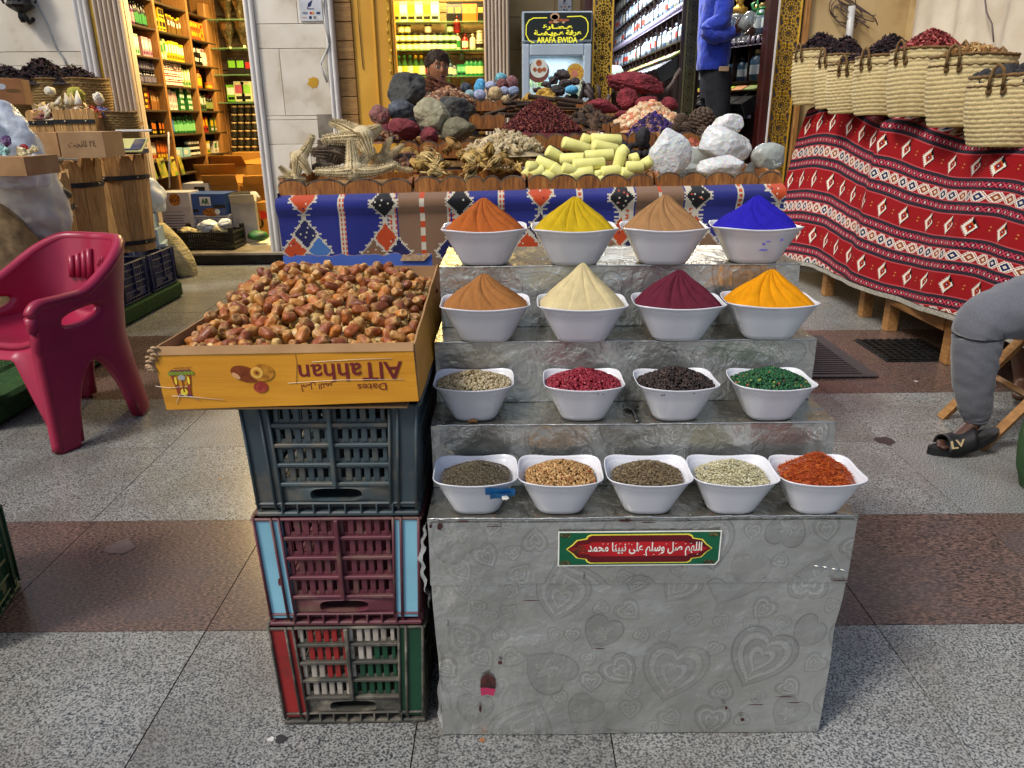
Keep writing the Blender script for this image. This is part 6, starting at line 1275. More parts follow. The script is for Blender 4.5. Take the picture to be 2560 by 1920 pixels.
# crystal blocks
m_salt = mat('white_crystal', '#f6f9f8', '#eaefee', rough=.2, scale=6, trans=.38, ior=1.33, sss=.8, bump=.7, bscale=34, bdist=.022, coat=.3)
m_saltg = mat('grey_crystal', '#c4c9c2', '#b0b6af', rough=.15, scale=6, trans=.35, ior=1.35, sss=.3, bump=.5, bscale=16, bdist=.01, coat=.3)
for i, (x, y, rx, ry, m_, dY, lb) in enumerate(((1305, 1070, 162, 178, m_salt, 0, 'oval white crystal block standing on edge at the left of its tray'), (1702, 1000, 190, 135, m_salt, .06, 'largest white crystal block, roughly square'), (1715, 862, 105, 80, m_salt, .22, 'pointed white crystal block on top behind the square one'), (1690, 1155, 195, 82, m_salt, -.04, 'low white crystal block at the front of the tray'), (1992, 1078, 122, 104, m_saltg, .05, 'greyish glassy crystal block at the right end of the tray'), (1490, 1110, 85, 110, m_saltg, .22, 'grey white crystal behind the two big blocks'), (1440, 1180, 90, 60, m_saltg, .1, 'small dull crystal piece at the bottom of the tray'), (1900, 1180, 80, 60, m_saltg, .1, 'small grey crystal piece between the right blocks'))):
 lump('crystal_block', lb, 'crystal', 1200+x/2.765, y/2.765, 3.14+dY, rx/2.765, ry/2.765, m_, 200+i*3, 'white crystal blocks in the right tray', amp=.2, flat=.85, planes=10, fine=.035, ffq=3, ddp=.55, sub=5)
# sulphur sticks
m_sul = mat('sulphur', '#e2de8a', '#d4cf78', rough=.75, scale=14, bump=.3, bscale=50, bdist=.003, sss=.1)
sst = ((870, 968, 205, 3), (668, 1012, 200, 17), (865, 1022, 180, 12), (825, 1075, 195, -3), (640, 1100, 165, -3), (752, 1135, 215, -3), (520, 1072, 130, 30), (452, 1135, 130, 22), (355, 1155, 70, 5), (962, 1120, 150, -78), (700, 1200, 165, -8), (545, 1190, 120, 40), (392, 1195, 110, -20), (905, 1185, 130, -5), (1065, 1100, 60, -15), (1152, 1130, 80, -35), (1070, 1155, 120, 0), (990, 1045, 60, -40), (728, 968, 60, 20), (615, 1175, 100, 20), (470, 1215, 90, 5), (815, 1205, 50, 80), (330, 1200, 60, 60), (1010, 1200, 90, 10), (620, 1230, 110, 3), (860, 1240, 110, -3))
for i, (x, y, L_, an) in enumerate(sst):
 Y = 3.02+max(0, (1150-y))*.0016; k = SZ(1, Y)/2.765; r = 41*k; n = 18; b = MB(); rs = random.Random(i); L2 = L_*k/2*1.05
 prof = [(r*.2, -L2), (r*.9, -L2+.001), (r, -L2+.005), (r*1.01, 0), (r, L2-.005), (r*.88, L2-.001), (r*.2, L2+.002*rs.random())]
 b.lathe(prof, n, 0, M=roty(PI/2));
 if i % 3 == 0: b.box((0, -r*.99, r*.1), (L2*1.9, .0018, .004))
 o = b.build('sulphur_stick', m_sul); o.matrix_basis = T(atY(1200+x/2.765, y/2.765, Y)) @ roty(-R(-an)) @ rotz(rs.uniform(-.35, .35)) @ rotx(rs.uniform(0, 6))
 tag(o, 'pale yellow sulphur stick in the pile, %s' % (['lying flat on top', 'tilted down to the right', 'lying across the others', 'half buried at the front'][i % 4]), 'sulphur stick', 'yellow sulphur sticks')
# tassels of dried strands
m_straw = [mat('straw_%d' % i, c, d, rough=.75, scale=30, stretch=(1, 1, .3)) for i, (c, d) in enumerate((('#c4a258', '#a48244'), ('#d2b87c', '#b09258'), ('#a8824a', '#8a6836')))]
def tassel_mesh(seed):
 rs = random.Random(seed); b = MB(); b.tube([(0, 0, -.030), (0, 0, 0)], [.003, .006], 6)
 for i in range(30):
  a = rs.uniform(0, 6.28); s_ = math.sqrt(rs.random()); w = .020*s_
  b.tube([(0, 0, 0), (w*math.cos(a)*.9, w*math.sin(a)*.9, .022), (w*math.cos(a)*1.05, w*math.sin(a)*1.05, .050), (w*math.cos(a)*.35, w*math.sin(a)*.35, .078)], [.002, .0022, .002, .0009], 4)
 return b
tms = [tassel_mesh(i).mesh('tassel', m_straw[i % 3]) for i in range(5)]
rs = random.Random(11)
for i in range(46):
 px = rs.uniform(1040, 1300); v = rs.random(); py = 432-68*v*(1-abs((px-1175)/190)**2)+rs.uniform(-4, 4); Y = 2.98+.30*v
 o = bpy.data.objects.new('straw_tassel', tms[i % 5]); COL.objects.link(o); o.matrix_basis = T(atY(px, py, Y)) @ rotz(rs.uniform(0, 6.3)) @ rotx(rs.uniform(.9, 2.2)) @ Matrix.Scale(rs.uniform(.75, 1.15), 4)
 tag(o, 'straw coloured tassel of dried strands in the second front tray', 'dried tassel', 'dried palm tassels')
# generic mound of small pieces
def mound(name, label, cat, px, py_base, py_peak, Y, rx, geo, mats_, size, n, seed, depth=None, power=1.3, sv=.3, kind='stuff', core=None, cov=.9, parent=None, xyz=None):
 rs = random.Random(seed); k = SZ(1, Y); base = xyz or atY(px, py_base, Y); h = (py_base-py_peak)*k if xyz is None else py_peak; RX = rx*k if xyz is None else rx; RY = depth or RX*.8
 def H(x, y): r = min(1, math.hypot(x/RX, y/RY)); return h*(1-r**power)
 b = MB(); b.grid(lambda u, v: (RX*v*math.cos(2*PI*u), RY*v*math.sin(2*PI*u), H(RX*v*math.cos(2*PI*u), RY*v*math.sin(2*PI*u))-size*.6-.004), 28, 9, wu=True); arr = []; mi = []
 for i in range(n):
  a = rs.uniform(0, 2*PI); r = math.sqrt(rs.random())*cov; x, y = RX*r*math.cos(a), RY*r*math.sin(a); s_ = size*rs.uniform(1-sv, 1+sv)
  arr.append((rs.randrange(len(geo)), T(x, y, H(x, y)+rs.uniform(-.5, .4)*size) @ rand_rot_(rs) @ Matrix.Scale(s_, 4))); mi.append(rs.randrange(len(mats_)))
 o = join_np(name, mats_, geo, arr, mi, smooth=False);
 c = b.build(name+'_core', core or mats_[0], o); o.location = base; tag(o, label, cat, None, kind); return o
def rand_rot_(rs): return rotz(rs.uniform(0, 6.3)) @ rotx(rs.uniform(0, 6.3)) @ roty(rs.uniform(0, 6.3))
def flake(seed):
 rs = random.Random(seed); v = [(-1, 0, 0), (-.3, .5, .2+rs.random()*.3), (1, rs.uniform(-.2, .2), rs.random()*.4), (.1, -.5, -.2), (0, .1, .5)]; return v, [(0, 3, 4), (3, 2, 4), (2, 1, 4), (1, 0, 4), (0, 1, 2, 3)]
FLK = [flake(i) for i in range(5)]; CURL = []
for s_ in range(4):
 rs = random.Random(s_); v = []; f = []
 for i in range(5):
  a = i*.9+s_; v += [(math.cos(a)*.8, math.sin(a)*.8, i*.3-.6), (math.cos(a)*.8+.15, math.sin(a)*.55, i*.3-.25)]
 for i in range(4): f.append((2*i, 2*i+2, 2*i+3, 2*i+1))
 CURL.append((v, f))
LMP = [rock(300+i, 2, .3, .5, 1.4, .1, 4) for i in range(4)]; FLW = [(lambda v, f: ([(x*1.0, y*.6, z*.5+.25*math.sin(x*4)) for x, y, z in v], f))(*rock(320+i, 2, .5, .2, 2.0, .2, 2)) for i in range(3)]
mh = [mat('hibiscus_%d' % i, c, rough=.8, scale=40) for i, c in enumerate(('#57181c', '#6f2826', '#3c0f16', '#8a4a3a'))]
mound('hibiscus_heap', 'tall cone of dark red hibiscus flakes in the middle of the stall', 'dried flowers', 1352, 336, 250, 3.72, 112, FLK, mh, .0085, 5200, 1, depth=.22, power=1.15)
mw = [mat('dry_ginger_%d' % i, c, rough=.85, scale=25) for i, c in enumerate(('#b5a27c', '#a18c64', '#c4b490'))]
GING = []
for i in range(4): v, f = rock(340+i, 3, .5, .2, 1.3, .08, 2); GING.append(([(x*1.5, y*.7, z*.55+.25*x*x*(i-1.5)*.3) for x, y, z in v], f))
mound('root_heap', 'heap of pale dried ginger roots behind the tassels', 'dried roots', 1265, 380, 335, 3.30, 100, GING, mw, .015, 330, 2, depth=.15, sv=.35)
mb_ = [mat('brown_root_%d' % i, c, rough=.85, scale=25) for i, c in enumerate(('#4a3626', '#5e4836', '#382a20'))]
mound('root_heap', 'heap of knobbly brown roots right of the hibiscus', 'dried roots', 1470, 318, 276, 4.15, 62, GING, mb_, .022, 90, 3, depth=.16, sv=.4)
mnu = [mat('nut_%d' % i, c, rough=.6, scale=25) for i, c in enumerate(('#6a4228', '#8a5c3c', '#3c2c24'))]
mound('nut_heap', 'small brown nuts between the starfish and the tassels', 'nuts', 1015, 412, 388, 3.25, 50, LMP, mnu, .013, 120, 4, depth=.12); mound('nut_heap', 'few brown nuts in front of the dark red block stone', 'nuts', 965, 352, 330, 3.52, 38, LMP, mnu, .011, 70, 5, depth=.06)
mound('seed_heap', 'rusty brown seeds below the clay discs', 'seeds', 1120, 262, 224, 4.3, 75, LMP, [mat('seed_%d' % i, c, rough=.7) for i, c in enumerate(('#7a4c30', '#9a6c44', '#5a3420', '#b09070'))], .011, 700, 6, depth=.2)
mound('resin_heap', 'peach and cream resin lumps in front of the red coral rocks', 'resin', 1622, 322, 264, 4.12, 92, LMP, [mat('resin_%d' % i, c, rough=.45, sss=.4) for i, c in enumerate(('#c99a6c', '#d8b890', '#c8805a', '#dcc8a4'))], .019, 420, 7, depth=.2)
mound('flower_heap', 'purple dried flowers in front of the peach resin', 'dried flowers', 1632, 346, 286, 3.78, 72, FLW+FLK, [mat('purple_flower_%d' % i, c, rough=.85) for i, c in enumerate(('#33205e', '#472c78', '#241848', '#8a6a5a'))], .012, 1300, 8, depth=.18)
mound('bead_heap', 'small patch of red brown beads between the crystals', 'beads', 1728, 368, 346, 3.5, 30, LMP, [mat('bead_%d' % i, c, rough=.5) for i, c in enumerate(('#7a2a1a', '#a85a3a'))], .0045, 500, 9, depth=.08)
mound('resin_heap', 'yellow lumps behind the cinnamon bark', 'resin', 1362, 256, 226, 4.4, 34, LMP, [mat('yellow_lump', '#b8923a', '#8a6a24', rough=.8)], .012, 130, 10, depth=.1); mound('resin_heap', 'small yellow lumps at the left end of the bark', 'resin', 1322, 252, 238, 4.42, 16, LMP, [mat('yellow_lump', '#b8923a')], .010, 50, 12, depth=.08)
mbl = stone_m('lime_black', '#1c1b1c', '#333034', bump=.4); v_, f_ = sph(1, 14, 9, lambda p: 1+.06*math.sin(math.atan2(p.y, p.x)*6)+.08*mnoise.noise(p*3)); b = MB(); b.add(v_, f_, 0, True); lm = b.mesh('black_lime', mbl)
for i, (px, py) in enumerate(((1562, 362), (1576, 366), (1590, 362), (1604, 370), (1618, 366), (1570, 378), (1584, 382), (1598, 384), (1612, 384), (1558, 372), (1554, 356), (1626, 378), (1380, 372), (1392, 378), (1368, 380))):
 o = bpy.data.objects.new('black_lime', lm); COL.objects.link(o); Y = 3.46-(py-365)*.004; o.matrix_basis = T(atY(px, py, Y)) @ rand_rot() @ Matrix.Scale(SZ(8.5, Y), 4); tag(o, 'dried black lime among the black limes behind the sulphur', 'dried lime', 'dried black limes')
lump('charcoal_stone', 'pointed black porous stone left of the oval crystal', 'stone', 1606, 345, 3.42, 20, 28, mbl, 231, amp=.15, planes=5, fine=.06)
# pine cones
m_cone = mat('pine_cone', '#5a4636', '#3c2e24', rough=.75, scale=30, rnd=.1)
def pine(px, py, Y, rpx, seed, label):
 p = atY(px, py, Y); r = rpx*SZ(1, Y); t = thing('pine_cone', label, 'pine cone', p); b = MB(); v, f = sph(r*.72, 12, 8); b.add([(x, y, z*1.15) for x, y, z in v], f, 0, True); b.build('core', m_cone, t)
 sc, sf = sph(1, 8, 5); n = 90; b2 = MB(); b2.add([(x*.55, y, z*.55+.25*x) for x, y, z in sc], sf, 0, True); me = b2.mesh('scale', m_cone)
 for i in range(n):
  z = 1-2*(i+.5)/n; ph = i*2.39996; q = math.sqrt(1-z*z); d = Vector((q*math.cos(ph), q*math.sin(ph), z))
  o = bpy.data.objects.new('scale', me); COL.objects.link(o); o.parent = t; o.matrix_basis = T(d.x*r*.82, d.y*r*.82, d.z*r*.95) @ d.to_track_quat('X', 'Z').to_matrix().to_4x4() @ Matrix.Scale(r*.20, 4)
 t.rotation_euler = (.5, .3, seed)
pine(1752, 305, 3.85, 36, 1, 'largest brown pine cone behind the square crystal'); pine(1702, 302, 3.80, 19, 2, 'small pine cone left of the largest one'); pine(1716, 322, 3.72, 17, 3, 'small pine cone in front of the largest one'); pine(1762, 340, 3.70, 24, 4, 'pine cone below the largest one, behind the crystals'); pine(1690, 322, 3.68, 15, 5, 'small pine cone beside the purple flowers')
# clay discs
m_disc = mat('brown_clay_disc', '#5c3020', '#44221a', rough=.9, scale=40, bump=.5, bscale=80, bdist=.003)
for i, (x, y, tilt, r, lb) in enumerate(((1165, 490, .55, 110, 'upper left'), (1150, 560, .5, 110, 'second left'), (1130, 620, .35, 110, 'third left'), (1120, 680, .2, 110, 'lowest left'), (1400, 570, .42, 165, 'large top right'), (1290, 620, .32, 120, 'middle right'), (1275, 670, .15, 110, 'lower right'), (1480, 672, .03, 140, 'flat rightmost'))):
 Y = 4.7; k = SZ(1, Y)/6.5; b = MB(); rr = r*k; b.lathe([(rr*.1, -24*k), (rr*.94, -24*k), (rr, -12*k), (rr, 12*k), (rr*.94, 24*k), (rr*.1, 24*k)], 20, 0, sy=.8); o = b.build('clay_disc', m_disc); o.matrix_basis = T(atY(900+x/6.5, 120+y/6.5, Y)) @ roty(tilt); tag(o, '%s brown clay disc of the stack in front of the man' % lb, 'clay disc', 'brown clay discs')
# cinnamon bark rolls
m_bark = mat('bark', '#4a382a', '#33261c', rough=.8, scale=12, stretch=(1, 6, 6), bump=.4, bscale=40, bdist=.003)
bk = (((1020, 425), (1440, 480), 38), ((1420, 455), (1835, 515), 36), ((760, 505), (1110, 520), 30), ((840, 560), (1060, 545), 26), ((1450, 540), (1720, 560), 38), ((870, 400), (700, 520), 28), ((370, 700), (880, 560), 26), ((560, 690), (770, 705), 34), ((770, 705), (960, 700), 30), ((810, 640), (960, 640), 30), ((640, 530), (860, 520), 28), ((730, 580), (960, 585), 24), ((640, 610), (800, 600), 20), ((1450, 600), (1780, 610), 24))
for i, (a, c, r) in enumerate(bk):
 Y = 4.18-(i % 4)*.03; A_ = atY(1150+a[0]/5.98, 170+a[1]/5.98, Y); C_ = atY(1150+c[0]/5.98, 170+c[1]/5.98, Y+.03); k = SZ(1, Y)/5.98; L_ = (C_-A_).length; b = MB()
 def sc_(u, v, r=r): an = u*2*PI*1.35; rr = r*k*(1-.38*u); return (L_*(v-.5), rr*math.cos(an), rr*math.sin(an))
 b.grid(sc_, 22, 3); b.grid(lambda u, v: tuple(q*(.93 if j else 1) for j, q in enumerate(sc_(u, v))), 22, 3)
 o = b.build('bark_roll', m_bark, fix=False); d = (C_-A_).normalized(); o.matrix_basis = T((A_+C_)/2) @ d.to_track_quat('X', 'Z').to_matrix().to_4x4() @ rotx(i*1.7); tag(o, 'curled brown cinnamon bark roll in the pile left of and behind the hibiscus', 'bark roll', 'cinnamon bark rolls')
# dark sticks
m_stick = mat('dark_stick', '#3c3230', '#5a4c48', rough=.7, scale=20, stretch=(1, 1, .2))
for lb, pts, w in (('bent dark stick beside the lava stones', ((1455, 204), (1461, 212), (1456, 228), (1450, 250)), 5), ('long dark stick slanting up behind the coral', ((1702, 172), (1690, 190), (1682, 208), (1668, 224), (1657, 243)), 5), ('dark stick left of the coral', ((1494, 212), (1498, 230), (1500, 252)), 4), ('dark stick lying behind the bent one', ((1462, 225), (1474, 240), (1484, 256)), 5), ('dark stick right of the bent one', ((1466, 212), (1478, 228), (1486, 250)), 4), ('short dark stick under the coral stem', ((1524, 236), (1520, 252), (1516, 262)), 5)):
 b = MB(); b.tube([atY(a, c, 4.45) for a, c in pts], w*SZ(1, 4.45), 8); o = b.build('dark_stick', m_stick); tag(o, lb, 'stick')
# ================================================================ pink chair: one moulded shell
m_pinkp = mat('pink_plastic', '#9a2342', '#861c36', rough=.34, scale=3, spec=.5, bump=.06, bscale=120, bdist=.001, dirt='#b06a80', dscale=9, dlo=.64, dhi=.82)
def chair(loc, rz):
 t = thing('plastic_chair', 'pink moulded plastic armchair with oval arm holes at the left', 'chair', loc, rz)
 P = [(.262, .285), (.268, .20), (.262, .08), (.25, -.04), (.225, -.14), (.165, -.215), (.085, -.245), (0, -.252)]; P = P+[(-x, y) for x, y in P[::-1][1:]]
 S = [0];
 for a, c in zip(P[:-1], P[1:]): S.append(S[-1]+math.hypot(c[0]-a[0], c[1]-a[1]))
 L_ = S[-1]
 def plan(s):
  s = min(max(s, 0), L_); i = 0
  while i < len(S)-2 and S[i+1] < s: i += 1
  def q(j): j = min(max(j, 0), len(P)-1); return Vector(P[j])
  u = (s-S[i])/(S[i+1]-S[i]); p0, p1, p2, p3 = q(i-1), q(i), q(i+1), q(i+2)
  return .5*((2*p1)+(p2-p0)*u+(2*p0-5*p1+4*p2-p3)*u*u+(3*p1-p0-3*p2+p3)*u**3)
 def top(s):
  d = min(s, L_-s); k = min(1, max(0, (d-.22)/.34)); z = .650+.185*(k*k*(3-2*k)); return z-.04*max(0, 1-d/.06)**2
 def bot(s):     # arches between the legs
  d = min(s, L_-s); c1, w1 = .235, .15; z = 0
  if abs(d-c1) < w1: z = .36*math.sqrt(max(0, 1-((d-c1)/w1)**2))
  m = abs(s-L_/2);
  if m < .135: z = .36*math.sqrt(max(0, 1-(m/.135)**2))
  return z
 def hole(s, z): d = min(s, L_-s); a = (d-.215)/.118; c = (z-.560-.10*(d-.215))/.050; return (abs(a)**2.6+abs(c)**2.4)
 def pos(s, z):
  p = plan(s); fl = .045*max(0, (.42-z)/.42)**1.3; r = p.length; out = p/r if r > 0 else p; bk = max(0, -p.y)/.25
  p = p+out*fl+Vector((0, -1))*(max(0, z-.4)*.16*bk)+out*(.03*max(0, (z-.55)/.3)*(abs(p.x)/.26)); return (p.x, p.y, z)
 NS, NZ = 190, 60; V = {}; bm = bmesh.new(); uvz = {}
 for i in range(NS+1):
  s = L_*i/NS; b0, t0 = bot(s), top(s)
  for j in range(NZ+1): z = b0+(t0-b0)*j/NZ; V[i, j] = bm.verts.new(pos(s, z)); uvz[V[i, j]] = [s, z]
 for i in range(NS):
  for j in range(NZ):
   vs = [V[i, j], V[i+1, j], V[i+1, j+1], V[i, j+1]]; s = sum(uvz[v][0] for v in vs)/4; z = sum(uvz[v][1] for v in vs)/4
   if hole(s, z) > 1: bm.faces.new(vs)
 for v in [v for v in bm.verts if not v.link_faces]: bm.verts.remove(v);
 for v in bm.verts:
  s, z = uvz[v]; h = hole(s, z)
  if h < 1.5 and v.is_boundary:
   c = min(s, L_-s); cs = .215 if s < L_/2 else L_-.215; cz = .560+.10*(c-.215); k = (1/h)**(1/2.5); v.co = pos(cs+(s-cs)*k, cz+(z-cz)*k)
 me = bpy.data.meshes.new('shell'); bm.to_mesh(me); bm.free()
 for p in me.polygons: p.use_smooth = True
 me.materials.append(m_pinkp); o = bpy.data.objects.new('shell', me); COL.objects.link(o); o.parent = t
 md = o.modifiers.new('thick', 'SOLIDIFY'); md.thickness = .046; md.offset = 0; md.use_even_offset = False
 N_ = 120; tops = [pos(L_*i/N_, top(L_*i/N_)-.004) for i in range(N_+1)]
 b = MB(); b.tube(tops, .0255, 12); b.build('rolled_rim', m_pinkp, t)
 for c0_ in (.215, L_-.215):
  b = MB(); q = []
  for i in range(49):
   a = 2*PI*i/48; ca, sa = math.cos(a), math.sin(a); k = (abs(ca)**2.6+abs(sa)**2.4)**(-1/2.5); s = c0_+ca*k*.118; d = min(s, L_-s); q.append(pos(s, .560+.10*(d-.215)+sa*k*.050))
  b.tube(q, .0240, 10); b.build('hole_rim', m_pinkp, t)
 for fa, fb in ((.085, .385), (L_/2-.135, L_/2+.135), (L_-.385, L_-.085)):
  b = MB(); b.tube([pos(fa+(fb-fa)*i/40, max(bot(fa+(fb-fa)*i/40), .02)) for i in range(41)], .0240, 10); b.build('leg_rim', m_pinkp, t)
 for s in (0, L_): b = MB(); b.tube([pos(s, .01+(top(s)-.02)*i/20) for i in range(21)], .0245, 10); b.build('leg_rim', m_pinkp, t)
 b = MB()       # seat pan with its rolled front apron
 def seat(u, v):
  x = (u-.5)*2; y = .275-.50*v; w = .252*(1-.12*max(0, v-.5)) if v < .75 else .252*(1-.06-.5*(v-.75)**1.2*2); z = .435+.045*abs(x)**3-.02*(1-x*x)*math.sin(PI*v)+.03*max(0, v-.8)/.2
  return (x*w, y, z)
 b.grid(seat, 30, 22)
 b.grid(lambda u, v: ((u-.5)*2*.25*(1+.03*v), .275+.030*math.sin(v*1.6), .435+.045*abs((u-.5)*2)**3-v*(.035+.37*max(0, abs((u-.5)*2)-.52)/.48 if abs((u-.5)*2) > .52 else .035)-.0*u), 30, 10)
 o = b.build('seat', m_pinkp, t, fix=False); md = o.modifiers.new('thick', 'SOLIDIFY'); md.thickness = .03; md.offset = -1
 # embossed fist emblem on the inside of the backrest
 b = MB()
 for k in range(4):
  s = L_*.5-.115+.036*k; z0, z1 = .64, .745+.012*k
  q = [Vector(pos(s, z0)), Vector(pos(s, (z0+z1)/2)), Vector(pos(s, z1))]; q = [Vector((v.x*.915, v.y*.915+.004, v.z)) for v in q]; b.tube(q, .015, 8)
 b.build('embossed_fingers', m_pinkp, t)
 b = MB();
 for a_, c_ in (((.045, .66), (.10, .66)), ((.045, .68), (.10, .68)), ((.04, .70), (.06, .74)), ((.075, .71), (.078, .75)), ((.10, .70), (.115, .735))):
  q = [Vector(pos(L_*.5+s, z)) for s, z in (a_, c_)]; b.tube([Vector((v.x*.915, v.y*.915+.004, v.z)) for v in q], .003, 5)
 b.build('embossed_emblem', m_pinkp, t); t.scale = (1.08, 1.06, 1.02); return t
chair((-2.205, 3.49, 0), R(160))
# ================================================================ left stall
m_turf = mat('artificial_turf', '#1e3d17', '#2f5523', rough=.95, scale=40, bump=1.0, bscale=300, bdist=.006)
b = MB(); b.box((-3.42, 4.75, .068), (1.32, 2.98, .130), b=.02); mat_o = b.build('turf_platform', m_turf); tag(mat_o, 'low platform covered with green artificial turf under the left stall', 'platform')
o = MB().box((-2.62, 3.86, .066), (.27, 1.12, .126), b=.02).build('turf_platform', m_turf); tag(o, 'short strip of green turf under the burlap sack by the chair', 'platform')
b = MB(); rs = random.Random(3)
for i in range(9000):
 if i % 2: x, y, z = -2.757, rs.uniform(3.28, 6.22), rs.uniform(.01, .13); d = (rs.uniform(.004, .011), rs.gauss(0, .003), rs.gauss(.002, .004))
 else: x, y, z = rs.uniform(-3.0, -2.765), rs.uniform(3.28, 6.22), .132; d = (rs.gauss(0, .003), rs.gauss(0, .003), rs.uniform(.005, .011))
 b.v += [(x, y-.002, z), (x, y+.002, z), (x+d[0], y+d[1], z+d[2])]; b.f.append((3*i, 3*i+1, 3*i+2)); b.mi.append(0); b.sm.append(False)
o = b.build('turf_blades', m_turf, mat_o, fix=False); tag(o, kind='stuff')
m_stave = mat('stave_wood', '#c79d60', '#966b3c', rough=.65, scale=5, stretch=(10, 10, .9), distort=1.4, lo=.3, hi=.7, rnd=.25, dirt='#4f3a22', dscale=5, dlo=.55, dhi=.8, bump=.2, bscale=20, bstretch=(12, 12, 1))
m_band = mat('iron_band', '#17171a', rough=.5, scale=20); m_bolt = mat('bolt', '#b0a890', rough=.35, metal=.8)
def tub(label, cx, cy, r0, r1, z0, z1, n=14, bands=(.80,), seed=0, group='wooden stave tubs of the left stall'):
 t = thing('stave_tub', label, 'tub', (cx, cy, z0), seed*.4, group); h = z1-z0
 for i in range(n):
  a0 = 2*PI*i/n+.006; a1 = 2*PI*(i+1)/n-.006; b = MB(); vs = []
  for (r_, z, th) in ((r0, 0, 0), (r1, h*.93, 0), (r0-.02, 0, 0), (r1-.02, h*.93, 0)): vs += [(r_*math.cos(a0), r_*math.sin(a0), z), (r_*math.cos(a1), r_*math.sin(a1), z)]
  am = (a0+a1)/2; zt = h*random.Random(seed*50+i).uniform(.985, 1.03);
  for q in (r1, r1-.02):
   for f in (.25, .75): a = a0+(a1-a0)*f; vs.append((q*math.cos(a), q*math.sin(a), zt))
  b.add(vs, [(0, 1, 3, 2), (4, 6, 7, 5), (0, 2, 6, 4), (1, 5, 7, 3), (2, 3, 9, 8), (6, 10, 11, 7), (2, 8, 10, 6), (3, 7, 11, 9), (8, 9, 11, 10), (0, 4, 5, 1)]); b.build('stave', m_stave, t)
 for f in bands:
  r_ = r0+(r1-r0)*f+.003; b = MB(); b.lathe([(r_, h*f-.016), (r_+.004, h*f-.016), (r_+.004, h*f+.016), (r_, h*f+.016)], n*2, 0, smooth=False, cap=False); b.build('band', m_band, t)
  for a in (-.9, .2, -2.0): b = MB(); v, q = sph(.008, 8, 5); b.add(v, q, 0, True, T((r_+.006)*math.cos(a), (r_+.006)*math.sin(a), h*f)); b.build('bolt', m_bolt, t)
 b = MB(); b.lathe([(.01, h*.85), (r1-.022, h*.85)], 16, cap=False); b.build('inner_board', m_frame, t); return t
tub('tallest wooden stave tub at the right of the left stall', -2.99, 5.96, .175, .215, .44, 1.15, 13, (.1, .78), 1)
tub('wooden stave tub behind the chair, left of the tallest one', -3.06, 5.40, .175, .215, .44, 1.14, 13, (.1, .78), 2)
tub('wooden stave tub full of dark dried hibiscus petals', -3.02, 4.92, .18, .21, .30, 1.10, 13, (.72,), 3)
tub('short wooden stave tub with a rough stone lying on it', -2.90, 4.52, .15, .17, .14, .90, 11, (.62,), 4)
mhb = [mat('black_petal_%d' % i, c, rough=.85, scale=40) for i, c in enumerate(('#1d1016', '#2c1820', '#130b10', '#3c2028'))]
mound('petal_heap', 'dark purple hibiscus petals filling the stave tub of the left stall', 'dried flowers', 0, 0, .10, 5, .19, CURL+FLK, mhb, .016, 900, 21, depth=.19, xyz=(-3.02, 4.92, 1.05))
lump('stone', 'rough brown stone lying on the short stave tub', 'stone', 142, 482, 4.5, 37, 20, mg4, 77, amp=.3, fine=.08)
m_navyc = mat('crate_navy_plastic', '#1c2346', '#232c55', rough=.5, scale=5, dirt='#6a604c', dscale=7, dlo=.5, dhi=.78)
crate((-2.775, 5.48, .138), PI/2, (m_navyc,)*4, 'navy blue crate under the stave tubs, nearer one', wt=.46, wb=.44, h=.285, D=.42, group='navy crates on the turf platform'); crate((-2.775, 5.97, .138), PI/2, (m_navyc,)*4, 'navy blue crate under the tallest stave tub', wt=.46, wb=.44, h=.285, D=.42, group='navy crates on the turf platform')
m_dgc = mat('crate_dark_green', '#1f4028', '#254a30', rough=.5, scale=5, dirt='#5a5a44', dscale=7, dlo=.5, dhi=.78); crate((-3.05, 4.80, .138), PI/2, (m_dgc,)*4, 'dark green crate on the turf seen through the arm hole of the chair', wt=.36, wb=.34, h=.16, D=.36, group=None)
# cartons and scale on the tubs
m_cardl = mat('light_cardboard', '#a98a66', '#9a7a56', rough=.9, scale=6, bump=.1, bscale=30); m_pen = mat('pen_ink', '#4a3a2c', rough=.8)
def carton_box(label, px, pybot, Y, w, d, h, rz, m, zb=None, open_=False, group=None, name='cardboard_box', xyz=None):
 p = Vector(xyz) if xyz else atY(px, pybot, Y); z0 = zb if zb is not None else p.z; t = thing(name, label, 'box', (p.x, p.y, z0), rz, group); b = MB()
 b.box((0, -d/2, h/2), (w, .006, h), b=.001); b.build('side', m, t); b = MB(); b.box((0, d/2, h/2), (w, .006, h)); b.build('side', m, t)
 for s in (-1, 1): b = MB(); b.box((s*(w/2-.003), 0, h/2), (.006, d-.008, h)); b.build('side', m, t)
 b = MB(); b.box((0, 0, .004), (w-.01, d-.01, .006)); b.build('bottom', m, t)
 if open_:
  for s, rr in ((-1, .9), (1, .6)): b = MB(); b.box((s*d*.22*0, 0, 0), (w, d*.45, .004)); o = b.build('flap', m, t); o.matrix_basis = T(0, s*(d/2+d*.2*math.cos(rr)), h+d*.2*math.sin(rr)) @ rotx(s*rr)
 else: b = MB(); b.box((0, 0, h-.004), (w-.002, d-.008, .006)); b.build('lid', m, t)
 return t
def on_box(t, body, w, h, d, z, m, x=0, flip=False, bold=.01, th=0, rr=0): b = MB(); put_text(b, body, T(x, -d/2-.0048, z) @ roty((PI if flip else 0)+rr), w=w, h=h, bold=bold); b.build('lettering', m, t, fix=False)
def patch(t, x, z, w, h, d, m, name='print', y=-.0042, n=0):
 b = MB()
 if n: b.prism([(x+w/2*math.cos(2*PI*i/n), z+h/2*math.sin(2*PI*i/n)) for i in range(n)], .001, M=T(0, -d/2+y, 0))
 else: b.box((x, -d/2+y, z), (w, .0012, h))
 b.build(name, m, t)
